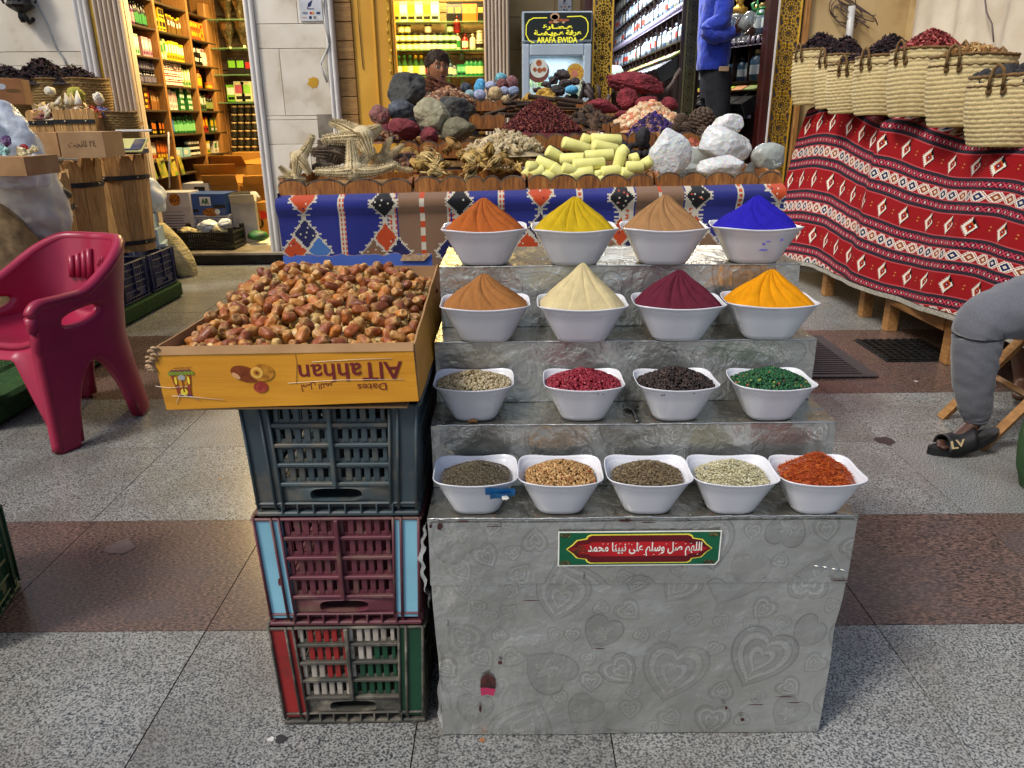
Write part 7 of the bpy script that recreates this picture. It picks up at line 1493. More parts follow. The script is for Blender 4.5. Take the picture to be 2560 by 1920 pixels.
bx1 = carton_box('brown cardboard box with arabic handwriting on top of the stave tubs', 238, 392, 5.25, .27, .34, .16, .12, m_cardl); on_box(bx1, arabic('لانجت')+' ٢٤', .17, .05, .34, .085, m_pen, bold=0)
carton_box('left half of the brown cardboard packing behind the hibiscus tub', 158, 388, 5.35, .25, .3, .15, -.25, m_card)
p = atY(325, 378, 5.85); sc = thing('scale', 'flat table scale with yellow price panel on the tallest tub', 'scale', (p.x, p.y, 1.165), .1); b = MB(); b.box((0, 0, .02), (.2, .22, .04), b=.006); b.build('base', m_navyc, sc); b = MB(); b.box((0, 0, .065), (.25, .20, .014), b=.004, M=rotx(.45)); b.build('display_panel', mat('scale_panel', '#b8b470', rough=.4), sc); b = MB(); b.box((.075, .0, .075), (.075, .15, .006), M=rotx(.45)); b.build('key_pad', m_navyc, sc); b = MB(); b.box((0, .14, .16), (.26, .02, .016), b=.004); b.build('tray_edge', m_trim, sc)
# second row planter and baskets
def planter(label, px0, px1, pyt, Y, h, n, band=True, m=None):
 x0, x1 = atY(px0, pyt, Y).x, atY(px1, pyt, Y).x; zt = atY((px0+px1)/2, pyt, Y).z; t = thing('plank_planter', label, 'planter', ((x0+x1)/2, Y, zt-h)); W = x1-x0; w = W/n
 for i in range(n):
  b = MB(); b.prism([(-w/2+.002, 0), (w/2-.002, 0)]+[(w/2-.002-(w-.004)*k/6, h-.022*(1-math.sin(PI*k/6)**.7)) for k in range(7)], .02); o = b.build('plank', m or m_stave, t); o.location = (-W/2+w*(i+.5), 0, 0)
 b = MB(); b.box((0, .36, h*.45), (W, .02, h*.9)); b.box((-W/2+.01, .19, h*.45), (.02, .33, h*.9)); b.box((W/2-.01, .19, h*.45), (.02, .33, h*.9)); b.box((0, .19, h*.75), (W-.04, .33, .01)); b.build('box', m_frame, t)
 if band: b = MB(); b.box((0, -.005, h*.68), (W+.004, .006, .03)); b.build('band', m_band, t); b = MB(); v, q = sph(.010, 8, 5); b.add(v, q, 0, True, T(-W*.2, -.01, h*.68)); b.add(v, q, 0, True, T(W*.3, -.01, h*.68)); b.build('bolt', m_bolt, t)
 return t
planter('plank planter with iron band full of shells and coral', 127, 232, 271, 6.25, .30, 7); planter('narrow plank planter left of the banded one', 60, 126, 275, 6.3, .30, 3)
m_palm = mat('palm_weave_brown', '#8a7040', '#6a522a', rough=.85, scale=60, bump=.6, bscale=90, bdist=.004, stretch=(1, 1, 2.5)); m_palml = mat('palm_weave', '#c6b688', '#ac9868', rough=.85, scale=90, lo=.3, hi=.7, bump=.5, bscale=140, bdist=.003, dirt='#8a7448', dscale=6, dlo=.55, dhi=.8)
m_rim = mat('braided_rim', '#7a5c36', '#54401f', rough=.9, scale=90, bump=.8, bscale=120, bdist=.004)
def basket_mesh(r, h, rb, rows, m):
 b = MB(); n = 44; prof = []
 for i in range(rows):
  for f, o_ in ((0, -.0030), (.3, .0025), (.7, .0030), (.95, -.0025)):
   t_ = (i+f)/rows; prof.append((rb+(r-rb)*t_**.8+.018*math.sin(PI*t_)+o_, h*t_))
 vs = []; fs = []
 for k, (rr, z) in enumerate(prof):
  for i in range(n): a = 2*PI*i/n; q = rr+(.0032*(1 if (i+k//4) % 2 else -1) if k % 4 in (1, 2) else 0); vs.append((q*math.cos(a), q*.92*math.sin(a), z+.004*math.sin(a*3)))
 for j in range(len(prof)-1):
  for i in range(n): q = (i+1) % n; fs.append((j*n+i, j*n+q, (j+1)*n+q, (j+1)*n+i))
 b.add(vs, fs, 0, True); b.lathe([(rb*.98, .001), (.01, .001)], n, 0, cap=False); b.lathe([(r-.012, h), (r-.02, h*.6)], n, 0, cap=False, sy=.92); return b.mesh('basket_body', m)
def basket(label, cx, cy, z0, r, h, rb, m, group, handles=True, rows=15, rz=0, cache={}):
 k = (round(r, 3), round(h, 3), m.name)
 if k not in cache: cache[k] = basket_mesh(r, h, rb, rows, m)
 t = thing('palm_basket', label, 'basket', (cx, cy, z0), rz, group); o = bpy.data.objects.new('body', cache[k]); COL.objects.link(o); o.parent = t
 b = MB(); n = 60; P = [((r+.001)*math.cos(2*PI*i/n), (r+.001)*.92*math.sin(2*PI*i/n), h+.003*(i % 2)+.004*math.sin(6*PI*i/n)) for i in range(n+1)]; b.tube(P, .010, 6); b.build('rim', m_rim, t)
 b = MB(); P = [((r-.0+.006)*math.cos(2*PI*i/n), (r+.006)*.92*math.sin(2*PI*i/n), h*.86+.006*(i % 2)) for i in range(n+1)]; b.tube(P, .004, 5); b.build('stitching', m_rim, t)
 if handles:
  for a in (-2.05, .9):
   b = MB(); c = [(1.02*r*math.cos(a+da)+(0.02*math.cos(a)), r*.96*math.sin(a+da)+.02*math.sin(a), h+dz) for da, dz in ((-.15, -.06), (-.14, .0), (-.10, .035), (0, .055), (.10, .035), (.14, 0), (.15, -.06))]; b.tube(c, .009, 7); b.build('handle', m_rim, t)
   for da in (-.15, .15): b = MB(); v, q = rock(int(10*a+da*50), 2, .3); b.add([(x*.016, y*.016, z*.026) for x, y, z in v], q, 0, True, T(1.04*r*math.cos(a+da), r*.97*math.sin(a+da), h-.07)); b.build('knot', m_rim, t)
 return t
basket('brown palm basket right of the plank planter', atY(257, 300, 6.35).x, 6.55, 1.17, .17, .29, .15, m_palm, None, False)
for i, px in enumerate((0, 108, 186)): basket('brown palm basket %s of the back row heaped with black petals' % ['at the left frame edge', 'in the middle', 'at the right end'][i], atY(px, 200, 6.95).x, 7.1, 1.40, .20 if i else .24, .335, .17, m_palm, 'brown baskets at the back of the left stall', False)
mound('petal_heap', 'black dried petals heaped over the left brown basket', 'dried flowers', 0, 0, .14, 6, .23, CURL+FLK, mhb, .024, 420, 22, depth=.2, xyz=(atY(0, 190, 7.0).x, 7.1, 1.71)); mound('petal_heap', 'tallest heap of black dried petals at the back of the left stall', 'dried flowers', 0, 0, .20, 6, .27, CURL+FLK, mhb, .024, 700, 23, depth=.2, xyz=(atY(92, 190, 7.0).x, 7.1, 1.71)); mound('petal_heap', 'lower heap of black dried petals in the right brown basket', 'dried flowers', 0, 0, .13, 6, .24, CURL+FLK, mhb, .024, 500, 24, depth=.2, xyz=(atY(168, 190, 7.0).x, 7.1, 1.71))
mshell = [mat('shell_%d' % i, c, rough=.5, scale=20) for i, c in enumerate(('#c8bca0', '#b0986a', '#d8d0bc'))]
mound('shell_heap', 'cream shells and coral pieces in the plank planter', 'shells', 0, 0, .10, 6, .30, GING+FLK, mshell, .034, 90, 25, depth=.16, xyz=(atY(150, 268, 6.4).x, 6.44, 1.43)); mound('root_heap', 'pink red dried buds at the left of the plank planter', 'dried flowers', 0, 0, .07, 6, .17, LMP, [mat('pink_bud_%d' % i, c, rough=.7) for i, c in enumerate(('#7a3a44', '#a86a6a', '#5a2a34'))], .013, 330, 26, depth=.14, xyz=(atY(98, 262, 6.3).x, 6.42, 1.43))
mound('orange_pods', 'bright orange red dried pods in the plank planter', 'dried pods', 0, 0, .06, 6, .08, CURL, [mat('pod_orange', '#b8401c', rough=.7)], .02, 70, 27, depth=.08, xyz=(atY(216, 256, 6.3).x, 6.35, 1.44)); mound('lavender_heap', 'small bunch of lavender at the right of the planter', 'lavender', 0, 0, .06, 6, .09, FLW, [mat('lavender_%d' % i, c, rough=.8) for i, c in enumerate(('#6a68a0', '#8886b8'))], .013, 160, 28, depth=.08, xyz=(atY(244, 262, 6.4).x, 6.45, 1.44))
lump('coral', 'round yellow green dried coral on the left stall', 'coral', 190, 240, 6.45, 23, 22, mat('yellow_coral', '#b0aa4c', '#8a8a30', rough=.9, scale=40, bump=1.0, bscale=60, bdist=.02), 81, amp=.1, planes=0, fine=.25, ffq=7)
lump('shell', 'white round conch shell on the left stall', 'shell', 125, 228, 6.4, 14, 11, mshell[2], 82, amp=.2, planes=2);
for i, (px, py, ex, ey) in enumerate(((172, 262, 162, 232), (182, 264, 176, 230), (196, 262, 192, 226), (140, 262, 152, 240))):
 b = MB(); A_, C_ = atY(px, py, 6.3), atY(ex, ey, 6.36); b.tube([A_, (A_+C_)/2, C_], [.03, .02, .004], 7, sq=.5); o = b.build('shell', mshell[i % 3]); tag(o, 'pointed cream shell sticking up from the planter, %s' % ['first left', 'second', 'third, tallest', 'leaning right'][i], 'shell')
lump('shell', 'white ribbed shell at the right end of the planter', 'shell', 246, 247, 6.42, 13, 16, mshell[2], 85, fine=.2, planes=1)
ls = thing('stall_shelf', 'stepped timber shelf carrying the baskets of the left stall', 'stall shelf', (-4, 6.6, 0))
for (y, z, d_) in ((6.55, 1.16, .6), (7.15, 1.39, .5)): b = MB(); b.box((-.45, y-6.6, z-.02), (2.1, d_, .03)); b.build('board', m_frame, ls)
for x in (-1.4, -.2, .5):
 for y in (.05, .6): b = MB(); b.box((x, y, .57), (.06, .06, 1.13)); b.build('leg', m_frame, ls)
b = MB(); b.box((-.45, -.3, .6), (1.95, .02, 1.0)); b.build('front_board', m_frame, ls)
# sacks and boxes at the left frame edge
m_burl = mat('burlap', '#8a7452', '#715c3e', rough=.98, scale=30, bump=.7, bscale=260, bdist=.002, dirt='#4a3a28', dscale=4, dlo=.58, dhi=.75); m_wsack = mat('white_woven_sack', '#cfc8bc', '#bdb5a8', rough=.7, scale=8, bump=.3, bscale=14, bdist=.02); m_pbag = mat('thin_white_plastic', '#dfe5ec', '#ccd5de', rough=.25, scale=5, bump=.8, bscale=9, bdist=.03, alpha=.8)
def sack(name, label, c, r, m, seed, lean=0, amp=.12, top_=1.0):
 v, f = rock(seed, 5, amp, .1, 1.3, .05, 0, 2.0); out = []
 for x, y, z in v:
  q = abs(z); k = (1-abs(x)**0*0); z2 = math.copysign(min(abs(z)*1.15, 1.0)**.85, z) if abs(z) > 1e-6 else 0; w = 1 if z < 0 else 1-.22*z*top_
  out.append((x*r[0]*w*1.1+lean*z2, y*r[1]*w*1.1, z2*r[2]))
 b = MB(); b.add(out, f, 0, True); o = b.build(name, m, fix=False); o.location = c; tag(o, label, 'sack'); return o
sack('burlap_sack', 'big brown burlap sack standing behind the chair', (-2.74, 4.12, .55), (.21, .20, .43), m_burl, 401, lean=-.10, amp=.06)
for i, (z, y_) in enumerate(((.62, 0), (.50, .02), (.36, -.01))):
 b = MB(); put_text(b, ['عصب', 'الس', 'رمل'][i] and arabic(['عصب', 'السل', 'رملة'][i]), T(-2.74+.02*i, 3.925, z), w=.14, h=.05, bold=.03); o = b.build('stencil', m_pen, None, fix=False); o.parent = bpy.data.objects['burlap_sack']; o.location = -bpy.data.objects['burlap_sack'].location
sack('woven_sack', 'tall off white woven sack above the burlap one', (-2.80, 4.42, 1.12), (.17, .18, .36), m_wsack, 402, lean=-.12, amp=.06)
sack('plastic_bag', 'crumpled thin white plastic bag at the left frame edge', (-2.72, 4.16, 1.30), (.20, .16, .22), m_pbag, 403, lean=-.06, amp=.35)
for n_, a_ in (('plastic_bag', .022), ('woven_sack', .014), ('burlap_sack', .010)): wrinkle(bpy.data.objects[n_], a_, 9, 2)
pbx = carton_box('open brown cardboard tray of crumpled packets at the left edge', 40, 436, 3.95, .30, .26, .09, -.05, m_card, open_=False)
mpk = [mat('packet_%d' % i, c, rough=.25, scale=10, bump=.5, bscale=25, bdist=.01) for i, c in enumerate(('#c8d0d4', '#a82420', '#5a3a6a', '#c8bc90', '#8ab8b4'))]
for i, (px, py, c, s_) in enumerate(((22, 400, 0, 26), (62, 385, 3, 24), (60, 372, 1, 15), (18, 352, 2, 20), (85, 400, 0, 20), (38, 425, 4, 18), (8, 378, 4, 18), (88, 372, 3, 13))):
 lump('packet', ['clear packet with writing in the cardboard tray', 'cream packet in the cardboard tray', 'red labelled packet standing in the tray', 'purple packet at the back of the tray', 'clear packet at the right of the tray', 'pale green packet at the front of the tray', 'pale green packet at the left edge', 'small cream packet at the top right of the tray'][i], 'packet', px, py, 3.98+.02*(i % 3), s_, s_*.8, mpk[c], 420+i, amp=.6, flat=.9, planes=12, fine=.3, ffq=2, sub=4, ddp=.5, smooth=False)
ob = carton_box('torn orange printed cardboard box at the upper left', 36, 262, 4.45, .15, .2, .13, .35, mat('orange_card', '#a06a3c', '#8f5c32', rough=.7)); patch(ob, -.02, .09, .04, .03, .2, m_sgw, n=10); patch(ob, .03, .07, .07, .018, .2, mat('date_print', '#6a4a1c', rough=.5), n=12)
# blue white carton stack and sacks beside the step
m_bw = mat('pale_blue_carton', '#7d93a6', '#8fa3b4', rough=.7, scale=3); m_lab = mat('carton_label', '#b9bec0', rough=.6); m_inkb = mat('carton_ink_blue', '#3a4a7a', rough=.6)
cs_ = atZ(415, 700, 0); zc = 0.003
for i in range(7):
 h = .118+.008*(i % 2); dx = (.08, .05, .06, .02, -.01, -.03, -.05)[i]
 t = carton_box('pale blue carton of the stack by the turf platform, %s' % ['lowest', 'second from the floor', 'third from the floor', 'fourth, middle one', 'fifth from the floor', 'sixth from the floor', 'topmost'][i], 0, 0, 0, .30, .30, h, .25+.05*(i % 3), m_bw, xyz=(cs_.x-.02+dx*.9-.08, 6.78, zc), group='pale blue cartons stacked by the turf platform'); zc += h+.001
 patch(t, .02, h*.62, .06, .04, .30, m_lab); patch(t, -.05, h*.3, .08, .006, .30, m_inkb); patch(t, -.05, h*.42, .07, .005, .30, m_inkb); patch(t, .10, h*.5, .035, .05, .30, m_lab, n=12)
m_csack = mat('cream_sack', '#b8ac84', '#9a9068', rough=.85, scale=6, bump=.7, bscale=14, bdist=.03, bstretch=(1, 1, 3)); sack('cream_sack', 'slumped cream sack leaning on the carton stack', (atZ(446, 690, 0).x-.02, 7.1, .24), (.13, .12, .25), m_csack, 405, lean=-.10); sack('plastic_bag', 'white plastic bag on top of the pale blue cartons', (cs_.x-.06, 6.98, zc-.10), (.13, .12, .15), m_pbag, 406, amp=.3)
# ================================================================ cartons and crate on the floor of the yellow lit shop
m_wc = mat('white_carton', '#a9a8b4', '#9a9aa6', rough=.7, scale=3); m_bc = mat('blue_carton', '#1f3a72', '#2a4c8c', rough=.5, scale=3); m_yc = mat('yellow_lit_carton', '#a8762c', '#95661f', rough=.8, scale=4); m_dkp = mat('dark_print', '#17171c', rough=.5); m_chk = mat('chickpea_print', '#a86a24', '#4a2a10', rough=.6, scale=90, lo=.45, hi=.55)
def fl(px, py_b, h_px, w_px, Y, label, m, rz=0, d=.3, zb=ZS+.012, **k):
 p = atY(px, 560, Y); return carton_box(label, 0, 0, 0, SZ(w_px, Y, .5), d, SZ(h_px, Y, .5), rz, m, xyz=(p.x, Y+d/2, zb), group=k.get('group'), open_=k.get('open_', False)), SZ(w_px, Y, .5), SZ(h_px, Y, .5)
t, w, h = fl(425, 590, 92, 112, 8.15, 'white carton with printed lines, left on the shop floor', m_wc, .04); z1_ = ZS+.012+h
on_box(t, arabic('معلومات التغذية'), w*.5, .03, .3, h*.88, m_inkb, .03)
for i in range(6): patch(t, .06-.01*(i % 3), h*(.78-.07*i), w*(.45-.05*(i % 2)), .008, .3, m_inkb)
t, w, h = fl(440, 0, 36, 82, 8.15, 'small white carton with a round chickpea picture on top of the left carton', m_wc, .04, zb=z1_+.001); patch(t, .02, h*.52, .12, .13, .3, m_chk, n=20); patch(t, -.11, h*.5, .05, .10, .3, m_lab)
t, w, h = fl(528, 0, 70, 100, 8.2, 'white carton printed CYPRUS CAROB standing upside down', m_wc, -.02, d=.34); z2_ = ZS+.012+h
on_box(t, 'CYPRUS CAROB', w*.72, .05, .34, h*.80, m_inkb, flip=True, bold=.02); patch(t, 0, h*.92, w*.86, .008, .34, m_inkb); patch(t, 0, h*.70, w*.86, .006, .34, m_inkb)
m_pod = mat('carob_print', '#6a4a3c', '#8a6a58', rough=.6, scale=30)
for s in (-1, 1):
 b = MB(); b.prism([(s*(.01), h*.60), (s*.14, h*.44), (s*.17, h*.46), (s*.06, h*.66)], .001, M=T(0, -.1745, 0)); b.prism([(s*.02, h*.48), (s*.12, h*.34), (s*.13, h*.38), (s*.04, h*.53)], .001, M=T(0, -.1745, 0)); b.build('print', m_pod, t)
 for q in range(5): b = MB(); b.box((0, 0, 0), (.05, .001, .006), M=T(s*.17, -.1745, h*.32) @ roty(q*.35-.9)); b.build('print', m_inkb, t)
t, w, h = fl(522, 0, 52, 104, 8.2, 'blue carton with AR logo on top of the carob carton', m_bc, -.08, d=.34, zb=z2_+.001); patch(t, .01, h*.66, .12, .09, .34, m_sgw); on_box(t, 'AR', .09, .06, .346, h*.66, m_green, .01, bold=.05); patch(t, .06, h*.15, .19, .09, .34, m_chk, n=18, y=-.006); patch(t, .16, h*.42, .13, .035, .34, m_dkp); patch(t, -.14, h*.22, .13, .03, .34, m_dkp); patch(t, .13, h*.17, .06, .06, .344, m_sgw, n=12); patch(t, .20, h*.2, .055, .055, .344, m_inkb, n=12)
t, w, h = fl(598, 0, 50, 48, 8.3, 'black and gold carton leaning beside the blue one', m_dkp, .35, d=.30, zb=z2_+.001); patch(t, -.03, h*.8, .10, .05, .30, m_cardl); patch(t, .045, h*.5, .06, .06, .30, m_cardl); patch(t, .05, h*.2, .05, .06, .30, m_cardl); patch(t, -.04, h*.4, .05, .09, .30, m_pod)
t, w, h = fl(604, 0, 95, 58, 8.28, 'tall off white carton right of the carob carton with an open flap', mat('offwhite_carton', '#a59f98', rough=.8), .25, d=.3, open_=True)
t, w, h = fl(648, 0, 82, 60, 8.75, 'brown carton with red and black logo near the door trim', m_yc, .1, d=.3); patch(t, .02, h*.62, .16, .10, .3, m_sgr, n=14); patch(t, -.02, h*.38, .12, .12, .306, m_dkp, n=14); patch(t, .0, h*.5, .02, .16, .31, m_yc)
t, w, h = fl(478, 0, 128, 110, 8.8, 'white carton with leaf picture behind the blue one', m_wc, .02); patch(t, -.16, h*.88, .10, .07, .3, mat('leaf_print', '#b85a24', '#6a8a2c', rough=.6, scale=20), n=9); patch(t, .15, h*.80, .12, .16, .3, m_dkp); on_box(t, 'vero', .07, .02, .3, h*.87, m_dkp); on_box(t, 'Foog', .10, .035, .304, h*.78, m_sgw, .15);
for i in range(3): patch(t, -.08, h*(.82-.03*i), .22, .006, .3, m_dkp)
for i, (px, w_, h_, Y, rz, lb) in enumerate(((545, 95, 135, 9.3, .3, 'open brown carton behind the leaf printed one'), (600, 90, 150, 9.5, -.2, 'open brown carton in the warm light at the back'), (635, 70, 115, 9.0, .5, 'open brown carton right of the back cartons'), (640, 80, 170, 9.9, .05, 'closed yellowish carton farthest back'), (560, 80, 120, 8.9, .15, 'open brown carton with torn flaps in the middle'))): fl(px, 0, h_, w_, Y, lb, m_yc, rz, d=.35, open_=(i != 3))
m_cb = mat('black_crate_plastic', '#101312', rough=.45, scale=10)
p = atY(512, 618, 7.80); t = thing('produce_crate', 'low black plastic produce crate with snack bags on the shop step', 'crate', (p.x, 7.80, ZS+.008)); W = SZ(148, 7.8, .3); hh = SZ(44, 7.8, .3)
b = MB()
for z in (.01, hh*.33, hh*.62, hh-.02): b.box((0, 0, z+.01), (W, .012, .016)); b.box((0, .36, z+.01), (W, .012, .016)); b.box((-W/2, .18, z+.01), (.012, .36, .016)); b.box((W/2, .18, z+.01), (.012, .36, .016))
b.build('rail', m_cb, t); b = MB()
for i in range(26): x = -W/2+W*i/25; b.box((x, 0, hh/2), (.012, .010, hh-.01)); b.box((x, .36, hh/2), (.012, .010, hh-.01))
for i in range(12): y = .36*i/11; b.box((-W/2, y, hh/2), (.010, .012, hh-.01)); b.box((W/2, y, hh/2), (.010, .012, hh-.01))
b.build('bar', m_cb, t); b = MB(); b.box((0, .18, .012), (W, .36, .008));
for s in (-1, 1): b.box((s*(W/2-.02), .01, hh+.02), (.05, .03, .06), b=.008); b.box((s*(W/2-.02), .35, hh+.02), (.05, .03, .06), b=.008)
b.build('floor', m_cb, t)
for i, (px, py, rx, ry, c) in enumerate(((470, 578, 22, 12, 3), (505, 582, 26, 14, 3), (520, 566, 30, 18, 0), (548, 574, 24, 16, 3), (560, 560, 20, 14, 0))): lump('snack_bag', ['beige snack bag at the left of the black crate', 'beige snack bag in the middle of the black crate', 'clear crinkled bag rising from the black crate', 'beige bag at the right of the black crate', 'clear bag at the right end of the black crate'][i], 'bag', px, py, 7.98, rx, ry, [mpk[0], mpk[3]][c == 3], 440+i, amp=.3, flat=.7, planes=8, fine=.12, ffq=2.5, sub=3, smooth=False)
lump('bag', 'green and red printed rice bag on the shop floor by the door trim', 'bag', 645, 590, 8.2, 28, 15, mat('rice_bag', '#2a6a2c', '#1c2a24', rough=.5, scale=8, dirt='#b8301c', dscale=6, dlo=.6, dhi=.65), 450, amp=.15, planes=3, sub=3); lump('plastic_bag', 'crumpled white bag on the brown carton by the door trim', 'bag', 632, 492, 8.9, 22, 16, m_pbag, 451, amp=.4, planes=6, fine=.15, sub=3, smooth=False)
for i in range(6): p = atY(382+i*8, 445, 8.0+.1*i); b = MB(); b.box((0, 0, .08), (.05, .015, .20), M=rotx(-.2)); o = b.build('packet', [mat('packet_green', '#6a8a2c', '#b8a040', rough=.4, scale=12), mat('packet_gold', '#b89a3a', '#5a6a24', rough=.4, scale=12)][i % 2]); o.matrix_basis = T(RX+.02+.02*(i % 2), 8.03+.13*i, levz[7]+.01) @ rotz(1.2); tag(o, '%s packet number %s on the lowest rack shelf' % (['green', 'golden'][i % 2], ['one', 'two', 'three', 'four', 'five', 'six'][i]), 'packet')
b = MB(); b.tube([atY(421, 330, 7.9), atY(424, 470, 7.9)], .008, 6); o = b.build('broom_stick', m_trim); tag(o, 'thin pale broom stick standing in front of the shelf rack', 'stick')
# bottom left corner crates
_c = atZ(52, 1462, 0); _q = atZ(0, 1545, 0); _a = math.atan2(_c.y-_q.y, _c.x-_q.x); _dx = Vector((math.cos(_a), math.sin(_a), 0))
_l = _c-_dx*.18; crate((_l.x, _l.y, .002), _a, (m_dgc,)*4, 'dark green crate cut off by the left frame edge near the floor', wt=.37, wb=.35, h=.285, D=.5, group=None); crate((_l.x-.01, _l.y, .290), _a, (c_maroon,)*4, 'maroon crate standing on the green one at the left frame edge', wt=.372, wb=.35, h=.284, D=.5, group=None)
# ================================================================ right stall: red woven cloth, baskets, timber stands
def kilim_red():
 S = 2; W, Hh = 840//S*2, 440; ys, xs = np.mgrid[0:Hh, 0:840].astype(float); X = qz(xs, 4)+2; V = qz(ys, 4)+2
 C = {k: np.array(lin(h)[:3]) for k, h in dict(r='#8e1a1e', p='#b24a50', g='#34353f', m='#6a1230', w='#dcd6c8', n='#17264f', o='#8c4a24', k='#100e12', q='#b85a1c', y='#c99a50').items()}
 A = np.empty((Hh, 840, 3)); A[:] = C['r']
 def band(a, b, c): A[(V >= a) & (V < b)] = C[c]
 def xband(a):
  band(a, a+8, 'p'); band(a+8, a+32, 'g'); A[(V >= a+8) & (V < a+32) & (((X//6+V//6) % 2) == 0)] = C['k']*1.2+.01
  band(a+32, a+72, 'm'); d = np.abs(((X) % 70)-35)-np.abs(V-(a+52))*1.25; A[(V >= a+32) & (V < a+72) & (np.abs(d) < 5)] = C['p']*1.25
  A[(V >= a+36) & (V < a+68) & ((X % 70 < 8) | (X % 70 > 62)) & (np.abs(V-(a+52)) < 9)] = C['w']*.7
  band(a+72, a+94, 'g'); A[(V >= a+72) & (V < a+94) & (((X//6+V//6) % 2) == 0)] = C['k']*1.2+.01; band(a+94, a+102, 'p')
 # wide red band with the big eye motifs
 cy = 80
 for i in range(3):
  cx = 140+280*i; dx = (X-cx+420) % 840-420; dy = V-cy; d = np.abs(dx)/58+np.abs(dy)/70; saw = ((V % 12) < 6)*.16
  A[(d < 1.0+saw) & (dx < 0)] = C['w']; A[(d < 1.0+saw) & (dx >= 0)] = C['k']; A[(d < .84) & (dx*.8+dy > 0) & (d > .55)] = C['w']
  A[(d < .58)] = C['q']; A[d < .42] = C['r']; A[d < .2] = C['n']; A[d < .09] = C['w']
  e = np.abs(np.abs(dx)-140)-np.abs(dy)*.8; A[(np.abs(e+8) < 5) & (np.abs(dy) < 16)] = C['y']
 xband(160)
 band(262, 338, 'w')
 for i in range(7):
  cx = 60+120*i; dx = (X-cx+420) % 840-420; dy = V-300; d = np.abs(dx)/52+np.abs(dy)/40; in_ = (V >= 262) & (V < 338) & (np.abs(dx) < 60)
  A[in_ & (d > 1.12) & (d < 1.26)] = C['r']; A[in_ & (d > 1.46)] = C['r']
  A[(d < .82)] = C['n'] if i % 3 else C['o']; A[d < .34] = C['w']; A[d < .15] = C['y']
 xband(338)
 rs = np.random.RandomState(2); A *= (1+.14*(rs.rand(Hh, 840, 1)-.5)); return A[::-1].astype(np.float32)
m_kr, *_ = img_mat('red_woven_cloth', kilim_red(), rough=.95, weave=120, bump=.002, sheen=0, spec=.05)
KY0, KY1 = 7.25, 2.9
def ktop(Y): return 1.20+.33*min(1, max(0, (Y-3.6)/3.4))
def kz(u, v):
 Y = KY0+(KY1-KY0)*u; zt = ktop(Y)+.02*math.sin(Y*5); zb = .17+.17*min(1, max(0, (6.9-Y)/2.6))+.02*math.sin(Y*2.3); s = v
 z = zt+(zb-zt)*s; x = 2.74-.27*s**.8
 f = .055*math.sin(Y*4.3+.5*s)+.03*math.sin(Y*9.1+1.2*s+1)+.018*math.sin(Y*17+s*3); f *= .25+.75*s
 f += -.12*math.exp(-((Y-5.62+.25*s)/.11)**2)*(.5+.5*(1-s)) + -.13*math.exp(-((Y-4.25-.10*s)/.12)**2)*(.4+.6*s)
 x += f*(.75-.45*s)
 if s < .05: x += .14*(1-s/.05)
 return (x, Y, z)
b = MB(); NU, NV = 240, 70; b.grid(kz, NU, NV); o = b.build('woven_cloth', m_kr, fix=False)
uvs = {}; L_ = 0; dist = [0]
for i in range(NU):
 p, q = Vector(kz(i/NU, .5)), Vector(kz((i+1)/NU, .5)); dist.append(dist[-1]+(q-p).length)
me = o.data; uvl = me.uv_layers.new(name='UVMap'); Wd = NU+1
for lp in me.loops:
 i, j = lp.vertex_index % Wd, lp.vertex_index//Wd; Y = KY0+(KY1-KY0)*i/NU; slump = .13*math.exp(-((Y-5.5)/.5)**2)*0+.035*math.sin(Y*2.2)
 uvl.data[lp.index].uv = (dist[i]/.80, 1-((j/NV*1.22+slump+.30)/.42))
tag(o, 'red woven cloth with white and navy diamond bands draped over the right stall', 'cloth')
b = MB(); b.grid(lambda u, v: (lambda q: (q[0]-.012+.004*math.sin(u*60), q[1], q[2]-.03*v-.001))(kz(u, 1.0)), 200, 2); e_ = b.build('white_hem', mat('frayed_hem', '#b0aca0', '#8a867a', rough=.95, scale=60, bump=.6, bscale=200), o);
rt = thing('stall_table', 'sloping timber table under the red cloth of the right stall', 'table', (3.1, 5, 0))
b = MB(); b.add([(-.30, -1.9, 1.19), (.62, -1.9, 1.22), (.62, 2.2, 1.52), (-.30, 2.2, 1.49), (-.30, -1.9, 1.16), (.62, -1.9, 1.19), (.62, 2.2, 1.49), (-.30, 2.2, 1.46)], [(0, 1, 2, 3), (7, 6, 5, 4), (0, 4, 5, 1), (1, 5, 6, 2), (2, 6, 7, 3), (3, 7, 4, 0)]); b.build('board', m_frame, rt)
m_pine = mat('pine_timber', '#a87c48', '#8c6236', rough=.7, scale=4, stretch=(10, 1, 10), distort=1.2, dirt='#5c4228', dscale=3, dlo=.6, dhi=.8)
for lb, ya, yc in (('pine timber stand under the far half of the red cloth', 5.36, 6.05), ('pine timber stand under the near half of the red cloth', 4.24, 4.98)):
 t = thing('timber_stand', lb, 'stand', (2.56, (ya+yc)/2, 0), 0, 'pine stands under the red cloth'); D = (yc-ya)/2
 for x in (0, .75):
  for s in (-1, 1): b = MB(); b.box((x+.03, s*D, .27), (.075, .075, .54), b=.003, M=T(.10*0, 0, 0)); b.build('leg', m_pine, t)
  b = MB(); b.box((x-.005, 0, .25), (.03, 2*D-.08, .12), b=.003); b.build('rail', m_pine, t)
 for s in (-1, 1): b = MB(); b.box((.40, s*D, .25), (.66, .03, .11), b=.003); b.build('rail', m_pine, t)
